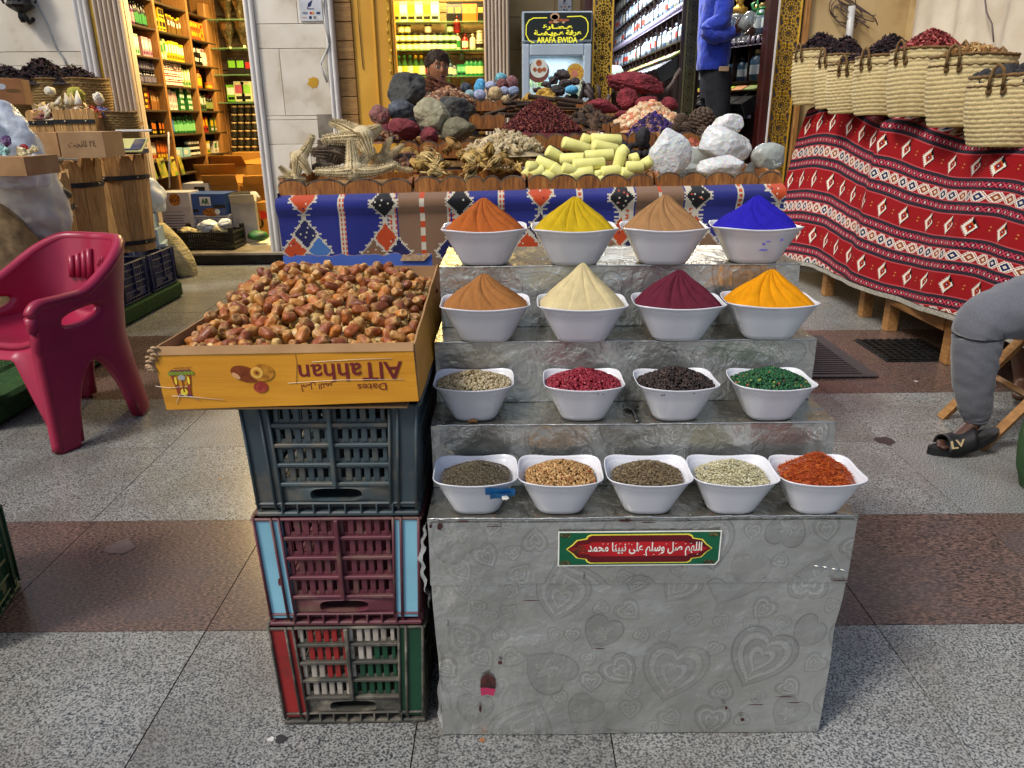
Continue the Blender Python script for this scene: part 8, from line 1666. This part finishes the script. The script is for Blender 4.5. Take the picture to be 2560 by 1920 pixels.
# baskets
gB = 'palm leaf baskets along the right stall'
bs = (('farthest pale palm basket at the far end of the right stall', 2042, 125, 262, 7.12, .215), ('second farthest palm basket, half hidden behind the third', 2100, 138, 272, 6.72, .20), ('third palm basket from the far end with a dark knotted handle', 2140, 158, 284, 6.25, .205),
      ('fourth palm basket, heaped with dark petals, beside the red chips one', 2214, 140, 288, 5.80, .215), ('palm basket full of red chips', 2312, 122, 292, 5.28, .225), ('palm basket full of tan dried slices', 2424, 138, 318, 4.80, .225), ('nearest palm basket with black stones at the right frame edge', 2545, 190, 368, 4.32, .225))
bpos = []
for i, (lb, pxc, yt, yb, Y, r) in enumerate(bs):
 zb = atY(pxc, yb, Y-.15).z; zt = atY(pxc, yt, Y-.1).z; p = atY(pxc, 200, Y); basket(lb, p.x, Y, zb, r, zt-zb, r*.80, m_palml, gB, True, 15, rz=random.uniform(-.25, .25)-.5); bpos.append((p.x, Y, zt))
mrc = [mat('red_chip_%d' % i, c, rough=.7, scale=30) for i, c in enumerate(('#7a201e', '#9a3430', '#5a1416', '#b8605a'))]; mtc = [mat('tan_slice_%d' % i, c, rough=.7, scale=30) for i, c in enumerate(('#9a7040', '#b08850', '#7a5028', '#c0a068'))]
for i, (lb, mats_, hh, sz, n, geo) in enumerate((('heap of black dried petals in the farthest pale basket', mhb, .17, .02, 600, CURL+FLK), ('black dried petals spilling between the far baskets', mhb, .17, .02, 600, CURL+FLK), ('black dried petals in the third basket from the far end', mhb, .10, .02, 500, CURL+FLK), ('broad heap of dark petals in the fourth basket', mhb, .17, .018, 900, CURL+FLK), ('heap of red dried chips in a palm basket', mrc, .15, .014, 1500, FLK), ('heap of tan dried slices in a palm basket', mtc, .09, .022, 800, FLK), ('black round stones in the nearest basket', [mbl], .07, .035, 80, LMP))):
 x, y, z = bpos[i]; mound('dried_heap', lb, 'dried goods', 0, 0, hh, 5, bs[i][5]*.97, geo, mats_, sz, n, 60+i, depth=bs[i][5]*.88, xyz=(x, y, z-.03), power=1.5)
lump('dried_leaf', 'dark purple dried leaf fallen on the top edge of the red cloth', 'leaf', 2070, 250, 6.75, 12, 16, mhb[1], 500, amp=.5, planes=6, ddp=.3, sub=2, smooth=False)
# hanging cloths
def hang(name, label, pts, X, m, zt, seed=0, amp=.03):
 (ya, yc), zb = pts; b = MB(); b.grid(lambda u, v: (X+amp*math.sin(u*22+seed+v)*(.4+v)+amp*.6*math.sin(u*41+seed*2), ya+(yc-ya)*u, zt+(zb-zt)*v+.03*math.sin(u*9)), 70, 16); o = b.build(name, m, fix=False); tag(o, label, 'cloth'); return o
m_fl = mat('faded_floral_cloth', '#cfc4b0', '#beb29c', rough=.9, scale=5, dirt='#a86a64', dscale=3.2, dlo=.62, dhi=.68)
hang('hanging_cloth', 'faded cream cloth with pink blotches hanging behind the baskets', ((7.25, 5.05), 1.55), 3.50, m_fl, 2.75, 1)
hang('blue_cloth', 'bright blue cloth bundle hanging at the right frame edge', ((4.95, 4.3), 1.62), 3.32, mat('royal_blue_cloth', '#23468c', '#2c569c', rough=.7, scale=5), 2.0, 3, .05)
hang('hanging_cloth', 'dark green and red cloth at the top right corner', ((4.98, 4.2), 1.9), 3.6, mat('green_red_cloth', '#3a5a4c', '#7a2024', rough=.8, scale=4, lo=.5, hi=.55), 2.7, 5)
b = MB(); P = [atX(2462, -5, 3.46), atX(2466, 30, 3.46), atX(2480, 60, 3.46), atX(2484, 105, 3.46)]; b.tube(P, .006, 5); o = b.build('cord', m_junk); tag(o, 'thin dark cord hanging in front of the cream cloth', 'cord')
# floor covers and litter
m_cov = mat('rubber_mat', '#3a3032', '#2c2527', rough=.7, scale=30); t = thing('ribbed_mat', 'dark ribbed rubber mat on the paving right of the silver stand', 'floor mat', (1.72, 4.40, .004)); b = MB(); b.box((0, 0, .006), (.68, .84, .010), b=.004); b.build('base', m_cov, t)
for i in range(20): b = MB(); b.box((-.02, -.37+.039*i, .014), (.56, .017, .008), b=.002); b.build('rib', m_cov, t)
t = thing('floor_grate', 'black perforated drain grate under the near pine stand', 'grate', (2.46, 4.50, .003)); b = MB()
for i in range(9): b.box((-.20+.05*i, 0, .008), (.012, .44, .012)); b.box((0, -.20+.05*i, .007), (.42, .012, .010))
b.build('bars', m_blk, t); b = MB(); b.box((0, 0, .002), (.44, .46, .003)); b.build('pit', m_cb, t)
for i, (px, py, rx, c, lb) in enumerate(((702, 1846, .014, '#2a2a2c', 'dark gum stain on the paving near the bottom crate'), (677, 1848, .009, '#c8c8c4', 'white paint speck on the paving near the bottom crate'), (550, 1198, .006, '#b08a3a', 'tiny yellow crumb on the grey paving left of the crates'), (1206, 1850, .007, '#a06a3c', 'tiny brown crumb in front of the silver stand'), (2290, 953, .014, '#a8a29a', 'small pale paper scrap on the red paving'), (2212, 1102, .045, '#3a2826', 'brown stain on the paving right of the stand'), (300, 1368, .05, '#6a5a58', 'worn patch on the red paving'))):
 b = MB(); p = atZ(px, py, .0018); rs = random.Random(i); b.v = [(p.x+rx*math.cos(a)*rs.uniform(.6, 1.2), p.y+rx*math.sin(a)*rs.uniform(.6, 1.2), .0022) for a in [k*PI/6 for k in range(12)]]; b.f = [tuple(range(12))]; b.mi = [0]; b.sm = [False]; o = b.build('floor_stain', mat('stain_%d' % i, c, rough=.8, scale=40)); tag(o, lb, 'stain')
sack('green_bundle', 'green and grey cloth bundle cut off by the right frame edge', (atZ(2590, 1275, 0).x+.20, 2.62, .22), (.16, .16, .26), mat('bundle_cloth', '#2c4a26', '#6f7064', rough=.9, scale=3, lo=.49, hi=.51), 460, amp=.15)
# ================================================================ people
def skin_body(name, V, E, m, parent, sub=2):
 """V: {key: (x,y,z,r)}  E: [(a,b)]"""
 keys = list(V); me = bpy.data.meshes.new(name); me.from_pydata([V[k][:3] for k in keys], [(keys.index(a), keys.index(c)) for a, c in E], []); o = bpy.data.objects.new(name, me); COL.objects.link(o)
 md = o.modifiers.new('s', 'SKIN'); md.use_smooth_shade = True
 for k, sv in zip(keys, me.skin_vertices[0].data): r = V[k][3]; sv.radius = r if hasattr(r, '__len__') else (r, r)
 me.skin_vertices[0].data[0].use_root = True; md = o.modifiers.new('u', 'SUBSURF'); md.levels = sub; md.render_levels = sub
 dg = bpy.context.evaluated_depsgraph_get(); dg.update(); nm = bpy.data.meshes.new_from_object(o.evaluated_get(dg)); o.modifiers.clear(); o.data = nm; nm.materials.clear(); nm.materials.append(m)
 for p in nm.polygons: p.use_smooth = True
 o.parent = parent; return o
def merge(o, b, m, M):      # weld more geometry of the same body into its mesh
 me = o.data; bm = bmesh.new(); bm.from_mesh(me); t = b.mesh('t', m); t.transform(M); bm.from_mesh(t); bm.to_mesh(me); bm.free(); bpy.data.meshes.remove(t)
 for p in me.polygons: p.use_smooth = True
def hand(b, M, s=1.0, curl=.5):     # palm along +x, thumb to +z
 v, f = sph(1, 12, 8); b.add([(x*.045*s+.045*s, y*.014*s, z*.038*s) for x, y, z in v], f, 0, True, M)
 for i, (z, L_) in enumerate(((.027, .072), (.009, .080), (-.009, .075), (-.026, .060))):
  P = [Vector((.055*s, 0, z*s))]; a = .12;
  for k in range(4): P.append(P[-1]+Vector((math.cos(a), math.sin(a), 0))*L_*s/3); a += curl*(.75 if k < 2 else .5)
  b.tube(P, [.0095*s, .0090*s, .0085*s, .0078*s, .005*s], 7, M=M)
 P = [Vector((.02*s, 0, .030*s)), Vector((.045*s, .008*s, .052*s)), Vector((.066*s, .022*s, .060*s)), Vector((.082*s, .032*s, .060*s))]; b.tube(P, [.013*s, .0115*s, .0095*s, .006*s], 7, M=M)
def head_geo(mouth=0.0):
 def fn(p):
  x, y, z = p; g = lambda cx, cz, sx, sz: math.exp(-((x-cx)/sx)**2-((z-cz)/sz)**2)
  k = 1.0-.10*max(0, -z)**1.5*(abs(x))-.05*max(0, -z)
  if y < 0:
   k += .27*g(0, -.20, .10, .13)+.13*g(0, -.02, .07, .20)      # nose
   k += .045*(g(.30, .20, .2, .07)+g(-.30, .20, .2, .07))                          # brow
   k -= .10*(g(.30, .03, .14, .10)+g(-.30, .03, .14, .10))                         # eye sockets
   k += .04*(g(.45, -.18, .16, .14)+g(-.45, -.18, .16, .14))
   k += .04*g(0, -.50, .24, .09)-.05*mouth*g(0, -.57, .12, .05)
   k += .09*g(0, -.88, .25, .15)
  return k
 v, f = sph(1, 48, 36, fn); return [(x*.077*(1-.18*max(0, -z)), y*.097+.004, z*.122) for x, y, z in v], f
m_skin = mat('skin', '#9a6848', '#85563a', rough=.5, scale=14, sss=.15, spec=.4); m_skin2 = mat('skin_darker', '#4a2e20', '#3e2519', rough=.5, scale=14, sss=.12); m_hair = mat('curly_hair', '#1f130c', '#3a2414', rough=.7, scale=60); m_eye = mat('eye_white', '#b8b0a8', rough=.25); m_iris = mat('iris', '#140c08', rough=.15); m_mouth = mat('mouth_dark', '#1c0c0c', rough=.6); m_lip = mat('lips', '#7a443c', rough=.5)
def head_parts(t, M, hair='curly', mouth=0.0, skin=None):
 def put(b, nm, m): o = b.build(nm, m, t); o.matrix_basis = M; return o
 for s in (-1, 1):
  b = MB(); v, f = sph(1, 14, 9); b.add([(x*.0145, y*.010, z*.0085) for x, y, z in v], f, 0, True, T(s*.030, -.083, .004)); put(b, 'eye', m_eye)
  b = MB(); b.add([(x*.0060, y*.004, z*.0064) for x, y, z in v], f, 0, True, T(s*.030-.0025, -.0915, .005)); put(b, 'iris', m_iris)
  b = MB(); b.tube([(s*.012, -.097, .026), (s*.03, -.094, .033), (s*.050, -.076, .027)], [.0035, .0045, .002], 6); put(b, 'eyebrow', m_hair)
  b = MB(); b.tube([(s*.015, -.0925, .010), (s*.03, -.094, .0145), (s*.045, -.084, .009)], [.0016, .002, .0014], 5); put(b, 'eyelid', m_hair)
 if mouth: b = MB(); v, f = sph(1, 14, 9); b.add([(x*.0125, y*.003, z*.0085) for x, y, z in v], f, 0, True, T(0, -.0935, -.0655)); put(b, 'mouth', m_mouth)
 b = MB(); b.tube(smooth_path([(-.019, -.089, -.064), (-.007, -.0965, -.0565), (.007, -.0965, -.0565), (.019, -.089, -.064)], 12), .0030, 7); b.tube(smooth_path([(-.019, -.089, -.066), (-.008, -.0955, -.068-.008*mouth), (.008, -.0955, -.068-.008*mouth), (.019, -.089, -.066)], 12), .0036, 7); put(b, 'lips', m_lip)
 rs = random.Random(9); big = hair == 'curly'; ex = (.087, .104, .090) if big else (.080, .099, .082); cz = .047 if big else .040
 base = [CURL[0], CURL[2], rock(5, 4, .10, 0, 2.2, .16 if big else .05, 0, 9)]; arr = [(2, T(0, .015, cz) @ Matrix.Diagonal(ex+(1,)))]
 for i in range(1700):
  d = Vector((rs.gauss(0, 1), rs.gauss(0, 1), rs.gauss(0, 1))).normalized()
  if d.z < -.55 or (d.y < -.35 and d.z < -.05): continue
  arr.append((rs.randrange(2), T(d.x*ex[0], .015+d.y*ex[1], cz+d.z*ex[2]) @ rand_rot_(rs) @ Matrix.Scale(rs.uniform(.005, .009) if big else .003, 4)))
 o = join_np('hair', m_hair, base, arr, None, True, t); o.matrix_basis = M
def head_into(o, M, skin, mouth=0.0):
 b = MB(); v, f = head_geo(mouth); b.add(v, f, 0, True)
 for s in (-1, 1): e, q = sph(1, 12, 8); b.add([(x*.008+s*.076, y*.019+.012, z*.032-.008+.004*math.sin(y*5)) for x, y, z in e], q, 0, True)
 merge(o, b, skin, M)
def cloth_tube(name, m, t, secs, n=20, amp=.006, seed=0, cap=False):      # secs: [(x,y,z,rx,ry)]
 b = MB(); vs = []; fs = []
 for j, (x, y, z, rx, ry) in enumerate(secs):
  for i in range(n): a = 2*PI*i/n; w = amp*mnoise.noise(Vector((math.cos(a)*2, math.sin(a)*2+seed, j*.9))); vs.append((x+(rx+w)*math.cos(a), y+(ry+w)*math.sin(a), z))
 for j in range(len(secs)-1):
  for i in range(n): q = (i+1) % n; fs.append((j*n+i, j*n+q, (j+1)*n+q, (j+1)*n+i))
 if cap: fs += [tuple(range(n))[::-1], tuple(range((len(secs)-1)*n, len(secs)*n))]
 b.add(vs, fs, 0, True); return b.build(name, m, t)
# the young man looking over the goods
pb = atY(1095, 172, 6.1); t = thing('person', 'young man with curly dark hair and open mouth peeking over the rocks', 'person', (pb.x, pb.y, pb.z-1.60))
HM = T(0, 0, 1.60) @ rotz(.42) @ rotx(-.06)
V = dict(p=(0, .02, .92, .13), b=(0, .02, 1.10, .125), c=(0, .02, 1.27, .14), n0=(0, .03, 1.40, .07), n1=(0, .02, 1.50, .052), n2=(0, .012, 1.56, .05), sl=(-.17, .02, 1.34, .055), el=(-.22, .05, 1.08, .042), wl=(-.2, -.08, .88, .028), sr=(.17, .02, 1.34, .055), er=(.22, .05, 1.08, .042), wr=(.2, -.08, .88, .028), hl=(-.09, .02, .84, .09), kl=(-.10, 0, .47, .055), fl=(-.10, .02, .09, .04), tl=(-.10, -.14, .04, .035), hr=(.09, .02, .84, .09), kr=(.10, 0, .47, .055), fr=(.10, .02, .09, .04), tr=(.10, -.14, .04, .035))
E_ = [('p', 'b'), ('b', 'c'), ('c', 'n0'), ('n0', 'n1'), ('n1', 'n2'), ('c', 'sl'), ('sl', 'el'), ('el', 'wl'), ('c', 'sr'), ('sr', 'er'), ('er', 'wr'), ('p', 'hl'), ('hl', 'kl'), ('kl', 'fl'), ('fl', 'tl'), ('p', 'hr'), ('hr', 'kr'), ('kr', 'fr'), ('fr', 'tr')]
bo = skin_body('body', V, E_, m_skin, t); head_into(bo, HM, m_skin, 1.0)
b = MB(); hand(b, T(-.2, -.09, .87) @ roty(PI/2)); hand(b, T(.2, -.09, .87) @ roty(PI/2)); merge(bo, b, m_skin, Matrix.Identity(4)); head_parts(t, HM, 'curly', 1.0)
m_tee = mat('dark_tshirt', '#2a2a30', rough=.9, scale=30); cloth_tube('shirt', m_tee, t, [(0, .02, .85, .19, .14), (0, .02, 1.05, .17, .145), (0, .02, 1.27, .20, .15), (0, .02, 1.38, .18, .12), (0, .02, 1.44, .08, .075)]);
for s in (-1, 1): cloth_tube('sleeve', m_tee, t, [(s*.235, .04, 1.10, .065, .07), (s*.215, .03, 1.22, .07, .075), (s*.17, .02, 1.36, .075, .08)], seed=s); cloth_tube('trouser_leg', mat('navy_trousers', '#14161f', rough=.85, scale=30), t, [(s*.10, .02, .08, .075, .08), (s*.10, .0, .47, .085, .09), (s*.08, .02, .86, .105, .13)], seed=s)
# the man in the blue hoodie, seen from the side, cut off by the top of the picture
m_hood = mat('blue_hoodie', '#122f9c', '#0e2680', rough=.9, scale=10, bump=.9, bscale=9, bdist=.04, sheen=.2); m_trs = mat('black_trousers', '#08090e', '#101219', rough=.85, scale=18, bump=.25, bscale=14, bdist=.02)
YM = 8.0; k = SZ(1, YM, 1.9); fz = .60; ctr = atY(1790, 175, YM); t = thing('person', 'man in bright blue hoodie and black trousers holding a glass flask', 'person', (ctr.x, YM, fz)); waist = ctr.z-fz
def mp(px, py): p = atY(px, py, YM); return p.x-ctr.x, p.z-fz
V = dict(p=(0, 0, waist-.05, .12), b=(0, 0, waist+.22, .12), c=(-.01, 0, waist+.50, .13), n0=(.02, 0, waist+.66, .06), n1=(.045, 0, waist+.76, .05)); sh = (-.02, waist+.56)
el = mp(1752, 98); wr = mp(1822, 86)
V.update(sl=(sh[0], -.15, sh[1], .035), el=(el[0], -.24, el[1], .032), wl=(wr[0], -.20, wr[1], .026), sr=(sh[0], .19, sh[1], .055), er=(.02, .24, waist+.3, .045), wr=(.26, .14, waist+.36, .028), hl=(0, -.09, waist-.12, .09), kl=(.02, -.10, (waist-.1)*.53, .055), fl=(0, -.10, .09, .04), tl=(.16, -.10, .04, .035), hr=(0, .09, waist-.12, .09), kr=(.02, .10, (waist-.1)*.53, .055), fr=(-.02, .10, .09, .04), tr=(.14, .10, .04, .035))
bo = skin_body('body', V, [(a.replace('', ''), c) for a, c in E_ if 'n2' not in (a, c)], m_skin2, t); HM2 = T(.075, 0, waist+.90) @ rotz(PI/2+.1) @ rotx(.25); head_into(bo, HM2, m_skin2)
b = MB(); hand(b, T(wr[0]-.005, -.20, wr[1]+.005) @ roty(-.55) @ rotx(.5), 1.1, .35); hand(b, T(.27, .14, waist+.36), 1.0, .3); merge(bo, b, m_skin2, Matrix.Identity(4)); head_parts(t, HM2, 'short')
def sec(py, pl, pr, ry): x0, z = mp(pl, py); x1, _ = mp(pr, py); return ((x0+x1)/2, 0, z, (x1-x0)/2, ry)
cloth_tube('hoodie', m_hood, t, [sec(176, 1743, 1816, .17), sec(166, 1740, 1820, .185), sec(140, 1744, 1828, .185), sec(100, 1744, 1826, .19), sec(60, 1746, 1822, .20), sec(20, 1748, 1818, .21), sec(-20, 1752, 1810, .20), sec(-45, 1762, 1804, .12), sec(-60, 1768, 1806, .08)], 36, .014, 3)
_h = bpy.data.objects['hoodie']; _sd = _h.modifiers.new('s', 'SUBSURF'); _sd.levels = 1; _sd.render_levels = 2
b = MB(); P = [(sh[0], -.17, sh[1]+.02), (sh[0]-.02, -.22, (sh[1]+el[1])/2), (el[0], -.25, el[1]), ((el[0]+wr[0])/2, -.235, (el[1]+wr[1])/2-.01), (wr[0]-.03, -.205, wr[1]-.002), (wr[0]-.012, -.203, wr[1])]; b.tube(smooth_path(P[:2]+[(el[0]+.01, -.245, el[1]+.06), (el[0]+.05, -.25, el[1]+.005)]+P[3:], 40), [.088-.044*(i/40) for i in range(41)], 20); o = b.build('sleeve', m_hood, t); wrinkle(o, .009, 14)
b = MB(); b.tube([(sh[0], .17, sh[1]), (.02, .24, waist+.3), (.24, .15, waist+.36)], [.085, .07, .045], 12); b.build('sleeve', m_hood, t)
b = MB(); b.tube([(-.12, 0, waist+.72), (-.14, -.10, waist+.66), (.05, -.13, waist+.60), (.10, 0, waist+.57)], [.05, .06, .045, .03], 10); b.build('hood', m_hood, t)
cloth_tube('trousers', m_trs, t, [(.01, 0, waist-.26, .145, .165), (.005, 0, waist-.12, .155, .17), (0, 0, waist+.02, .145, .16)], 30, .008, 6)
for s in (-1, 1): cloth_tube('trouser_leg', m_trs, t, [(s*-.01, s*.10, .05, .075, .07), (.01, s*.10, .45, .085, .08), (.02, s*.095, waist-.35, .115, .09), (.01, s*.08, waist-.20, .135, .09)], 22, .01, s)
b = MB(); b.box((0, 0, 0), (.10, .012, .045), b=.006); o = b.build('wallet', mat('tan_leather', '#9a8468', rough=.6)); q = atY(1797, 175, YM); o.matrix_basis = T(q.x, YM-.19, q.z) @ rotz(.1); tag(o, 'tan wallet sticking out of the pocket of the black trousers', 'wallet')
m_gl = mat('flask_glass', '#8f989c', rough=.05, alpha=.45, spec=.7); q = atY(1856, 58, YM-.2); fk = thing('glass_flask', 'glass flask with a green ribbon held by the man in the blue hoodie', 'flask', q); fk.rotation_euler = (0, .65, 0); fk.location.x += .05; fk.location.z += .02
b = MB(); b.lathe([(.045, -.10), (.062, -.09), (.066, .02), (.05, .07), (.025, .09), (.025, .12)], 18, 0); b.build('glass', m_gl, fk); b = MB(); b.lathe([(.04, -.095), (.056, -.085), (.058, -.02), (.01, -.02)], 16, 0); b.build('contents', mat('herb_contents', '#5c5240', rough=.9), fk); b = MB(); b.lathe([(.028, .115), (.030, .15), (.01, .16)], 14, 0); b.build('stopper', m_gold, fk)
b = MB()
for s in (-1, 1): b.tube([(0, -.02, .13), (s*.05, -.03, .17), (s*.07, -.03, .12), (s*.03, -.03, .09), (0, -.02, .12)], .013, 7)
b.build('ribbon', mat('green_ribbon', '#2f8a4c', rough=.6), fk)
q = atY(1846, 62, 8.35); t2 = thing('glass_flask', 'big clear round jar with a gold collar and stopper behind the hand of the man', 'flask', (q.x, q.y, q.z)); b = MB(); b.lathe([(.09, -.16), (.115, -.14), (.12, .04), (.09, .09), (.075, .10)], 20, 0); b.build('glass', m_gl, t2); b = MB(); b.lathe([(.078, .09), (.078, .15), (.04, .17), (.03, .20), (.05, .23), (.01, .26)], 16, 0); b.build('stopper', m_gold, t2)
# third person bent over behind the lattice
q = atY(1540, 172, 9.6); t = thing('person', 'person in a pale green shirt bending behind the left lattice pillar', 'person', (q.x-.05, 9.6, .60)); zz = q.z-.60
V = dict(p=(-.28, 0, .85, .12), b=(-.14, -.05, zz-.12, .12), c=(.02, -.10, zz-.10, .12), n0=(.14, -.12, zz-.16, .06), n1=(.20, -.12, zz-.20, .05), sl=(.02, -.26, zz-.14, .05), el=(.08, -.28, zz-.40, .04), wl=(.16, -.2, zz-.58, .028), sr=(.02, .08, zz-.14, .05), er=(.08, .12, zz-.40, .04), wr=(.16, .1, zz-.58, .028), hl=(-.28, -.09, .8, .09), kl=(-.22, -.10, .45, .055), fl=(-.24, -.10, .09, .04), tl=(-.10, -.10, .04, .035), hr=(-.28, .09, .8, .09), kr=(-.22, .10, .45, .055), fr=(-.26, .10, .09, .04), tr=(-.12, .10, .04, .035))
bo = skin_body('body', V, [(a, c) for a, c in E_ if 'n2' not in (a, c)], m_skin2, t); HM3 = T(.30, -.12, zz-.27) @ rotz(PI/2) @ rotx(.9); head_into(bo, HM3, m_skin2); b = MB(); hand(b, T(.17, -.2, zz-.60) @ roty(1.2)); hand(b, T(.17, .1, zz-.60) @ roty(1.2)); merge(bo, b, m_skin2, Matrix.Identity(4)); head_parts(t, HM3, 'short')
b = MB(); b.tube([(-.32, 0, .88), (-.22, -.03, zz-.22), (-.06, -.07, zz-.11), (.05, -.10, zz-.12), (.12, -.11, zz-.16)], [.15, .17, .17, .15, .08], 16); b.build('shirt', mat('pale_green_shirt', '#8a9a88', rough=.9, scale=12), t);
for s in (-1, 1): cloth_tube('trouser_leg', m_trs, t, [(-.25, s*.10, .08, .075, .075), (-.22, s*.10, .45, .085, .085), (-.28, s*.08, .86, .11, .11)], seed=s)
# the seated person at the right: one leg in grey sweatpants reaches into the picture
fo = atZ(2420, 1120, .05); An = atY(2432, 1045, 3.0); Kn = atY(2448, 790, 2.98); t = thing('person', 'seated person cut off by the right edge, grey sweatpants and black slide sandal', 'person', (An.x+.45, 3.05, 0)); ox, oy = An.x+.45, 3.05
def lc(p, r): return (p[0]-ox, p[1]-oy, p[2], r)
hipx = Kn.x+.50; V = dict(p=(hipx+.04-ox, .10, .62, .13), b=(hipx+.06-ox, .12, .80, .13), c=(hipx+.02-ox, .10, 1.02, .14), n0=(hipx+.0-ox, .08, 1.14, .06), n1=(hipx-.02-ox, .06, 1.21, .05), sl=(hipx+.02-ox, -.10, 1.08, .055), el=(hipx+.12-ox, -.20, .84, .042), wl=(hipx+.02-ox, -.06, .70, .028), sr=(hipx+.02-ox, .29, 1.08, .055), er=(hipx+.12-ox, .36, .84, .042), wr=(hipx+.02-ox, .26, .70, .028),
 hl=(hipx-.02-ox, -.02, .56, .085), kl=lc((Kn.x+.04, 3.02, Kn.z-.03), .062), fl=lc((An.x+.02, 3.02, An.z+.03), .036), f2=lc((An.x+.03, 3.02, An.z-.025), .036), tl=lc((fo.x-.055, 2.975, .052), (.036, .020)), hr=(hipx-.02-ox, .22, .56, .085), kr=lc((Kn.x+.52, 3.58, Kn.z-.02), .062), fr=lc((An.x+.62, 3.62, .11), .036), tr=lc((An.x+.54, 3.50, .05), (.036, .022)))
E2 = [(a, c) for a, c in E_ if 'n2' not in (a, c) and (a, c) != ('fl', 'tl')]+[('fl', 'f2'), ('f2', 'tl')]
bo = skin_body('body', V, E2, m_skin2, t); HM4 = T(hipx-.04-ox, .06, 1.33) @ rotz(-1.2); head_into(bo, HM4, m_skin2)
b = MB(); hand(b, T(hipx+.02-ox, -.06, .70) @ rotz(PI), .9); hand(b, T(hipx+.02-ox, .26, .70) @ rotz(PI), .9)
for i in range(5): v, f = sph(1, 10, 7); b.add([(x*.020, y*.010, z*.009) for x, y, z in v], f, 0, True, T(fo.x-ox-.098+.008*abs(i-1), 2.945+.016*i-oy, .047))
merge(bo, b, m_skin2, Matrix.Identity(4)); head_parts(t, HM4, 'short')
m_swp = mat('grey_sweatpants', '#606269', '#55575d', rough=.95, scale=200, bump=.3, bscale=11, bdist=.02, sheen=.2)
def gl(px, py, Y, r, sx=1): p = atY(px, py, Y); return ((p.x-ox, p.y-oy, p.z), r)
S_ = [gl(2440, 1042, 3.02, .050), gl(2438, 1018, 3.02, .062), gl(2434, 960, 3.01, .076), gl(2438, 900, 3.0, .084), gl(2444, 845, 3.0, .092), gl(2458, 806, 3.0, .100), gl(2500, 785, 3.0, .108), gl(2556, 770, 3.02, .128), gl(2650, 755, 3.05, .138), gl(2770, 745, 3.10, .15)]
b = MB(); _P = smooth_path([a for a, _ in S_], 70); _R = [q.x for q in smooth_path([(r, 0, 0) for _, r in S_], 70)]; b.tube(_P, _R, 40); o = b.build('trouser_leg', m_swp, t); wrinkle(o, .006, 13, 3); b = MB(); b.tube([(a[0][0]*.35+.42, a[0][1]+.52, a[0][2]) for a in S_], [r for _, r in S_], 18); b.build('trouser_leg', m_swp, t)
b = MB(); b.tube([S_[0][0], (S_[0][0][0]-.001, S_[0][0][1], S_[0][0][2]-.022)], [.050, .046], 20); b.build('cuff', m_swp, t)
cloth_tube('shirt', m_tee, t, [(hipx+.04-ox, .10, .60, .17, .21), (hipx+.05-ox, .10, .85, .15, .19), (hipx+.02-ox, .10, 1.06, .15, .21), (hipx-ox, .09, 1.16, .07, .08)])
m_slip = mat('black_rubber', '#101012', rough=.55, scale=40, bump=.2, bscale=200, bdist=.001); b = MB(); c0 = Vector((fo.x-ox-.03, 2.985-oy, 0)); n = 26; so = [(c0.x+.035+.145*math.cos(a)*1.0, c0.y+(.050+.008*math.cos(a))*math.sin(a)) for a in [2*PI*i/n for i in range(n)]]
# the sole rises towards the heel, which is lifted on the stool rung
def rise(x): return .0+.085*max(0, (x-c0.x+.02)/.2)**1.2 if x > c0.x-.02 else 0
vs = [(x, y, rise(x)+.002) for x, y in so]+[(x, y, rise(x)+.034) for x, y in so]; b.add(vs, [tuple(range(n))[::-1], tuple(range(n, 2*n))]+[(i, (i+1) % n, (i+1) % n+n, i+n) for i in range(n)]); b.build('sole', m_slip, t)
b = MB(); b.grid(lambda u, v: (c0.x-.055+.115*v+.012*math.sin(PI*u), c0.y-.058*math.cos(PI*u), .028+rise(c0.x-.05+.1*v)+(.052+.018*v)*math.sin(PI*u)**.8), 22, 8); o = b.build('strap', m_slip, t); md = o.modifiers.new('th', 'SOLIDIFY'); md.thickness = .006; md.offset = 1
m_lv = mat('gold_letters', '#b8a070', rough=.35, metal=.6)
for ch, dx, dz, w, h in (('L', -.014, -.004, .026, .034), ('V', .010, .004, .036, .032)): b = MB(); put_text(b, ch, T(c0.x-.02+dx, c0.y-.060, .072+dz) @ rotz(-.35) @ rotx(-.35) @ roty(-.25), w=w, h=h, bold=.03); b.build('metal_letter', m_lv, t, fix=False)
st = thing('wooden_stool', 'wooden stool with splayed legs under the seated person', 'stool', (An.x+.42, 3.05, 0))
b = MB(); b.box((.10, .08, .47), (.42, .42, .035), b=.01); b.build('seat', m_pine, st)
ft = atZ(2452, 1122, 0); tp = (-.05, -.10, .46)
for i, (x, y, x2, y2) in enumerate(((ft.x-An.x-.42, ft.y-3.05, -.05, -.08), (.42, -.14, .24, -.08), (ft.x-An.x-.42+.02, .34, -.05, .24), (.42, .34, .24, .24))): b = MB(); b.tube([(x, y, .0), (x2, y2, .46)], .026, 4, smooth=False); b.build('leg', m_pine, st)
for (a, c) in (((-.13, -.08, .16), (.36, -.12, .16)), ((-.13, -.08, .22), (-.12, .30, .22))): b = MB(); b.tube([a, c], .017, 4, smooth=False); b.build('rung', m_pine, st)
_d = _fo.data; bpy.data.objects.remove(_fo); bpy.data.curves.remove(_d)
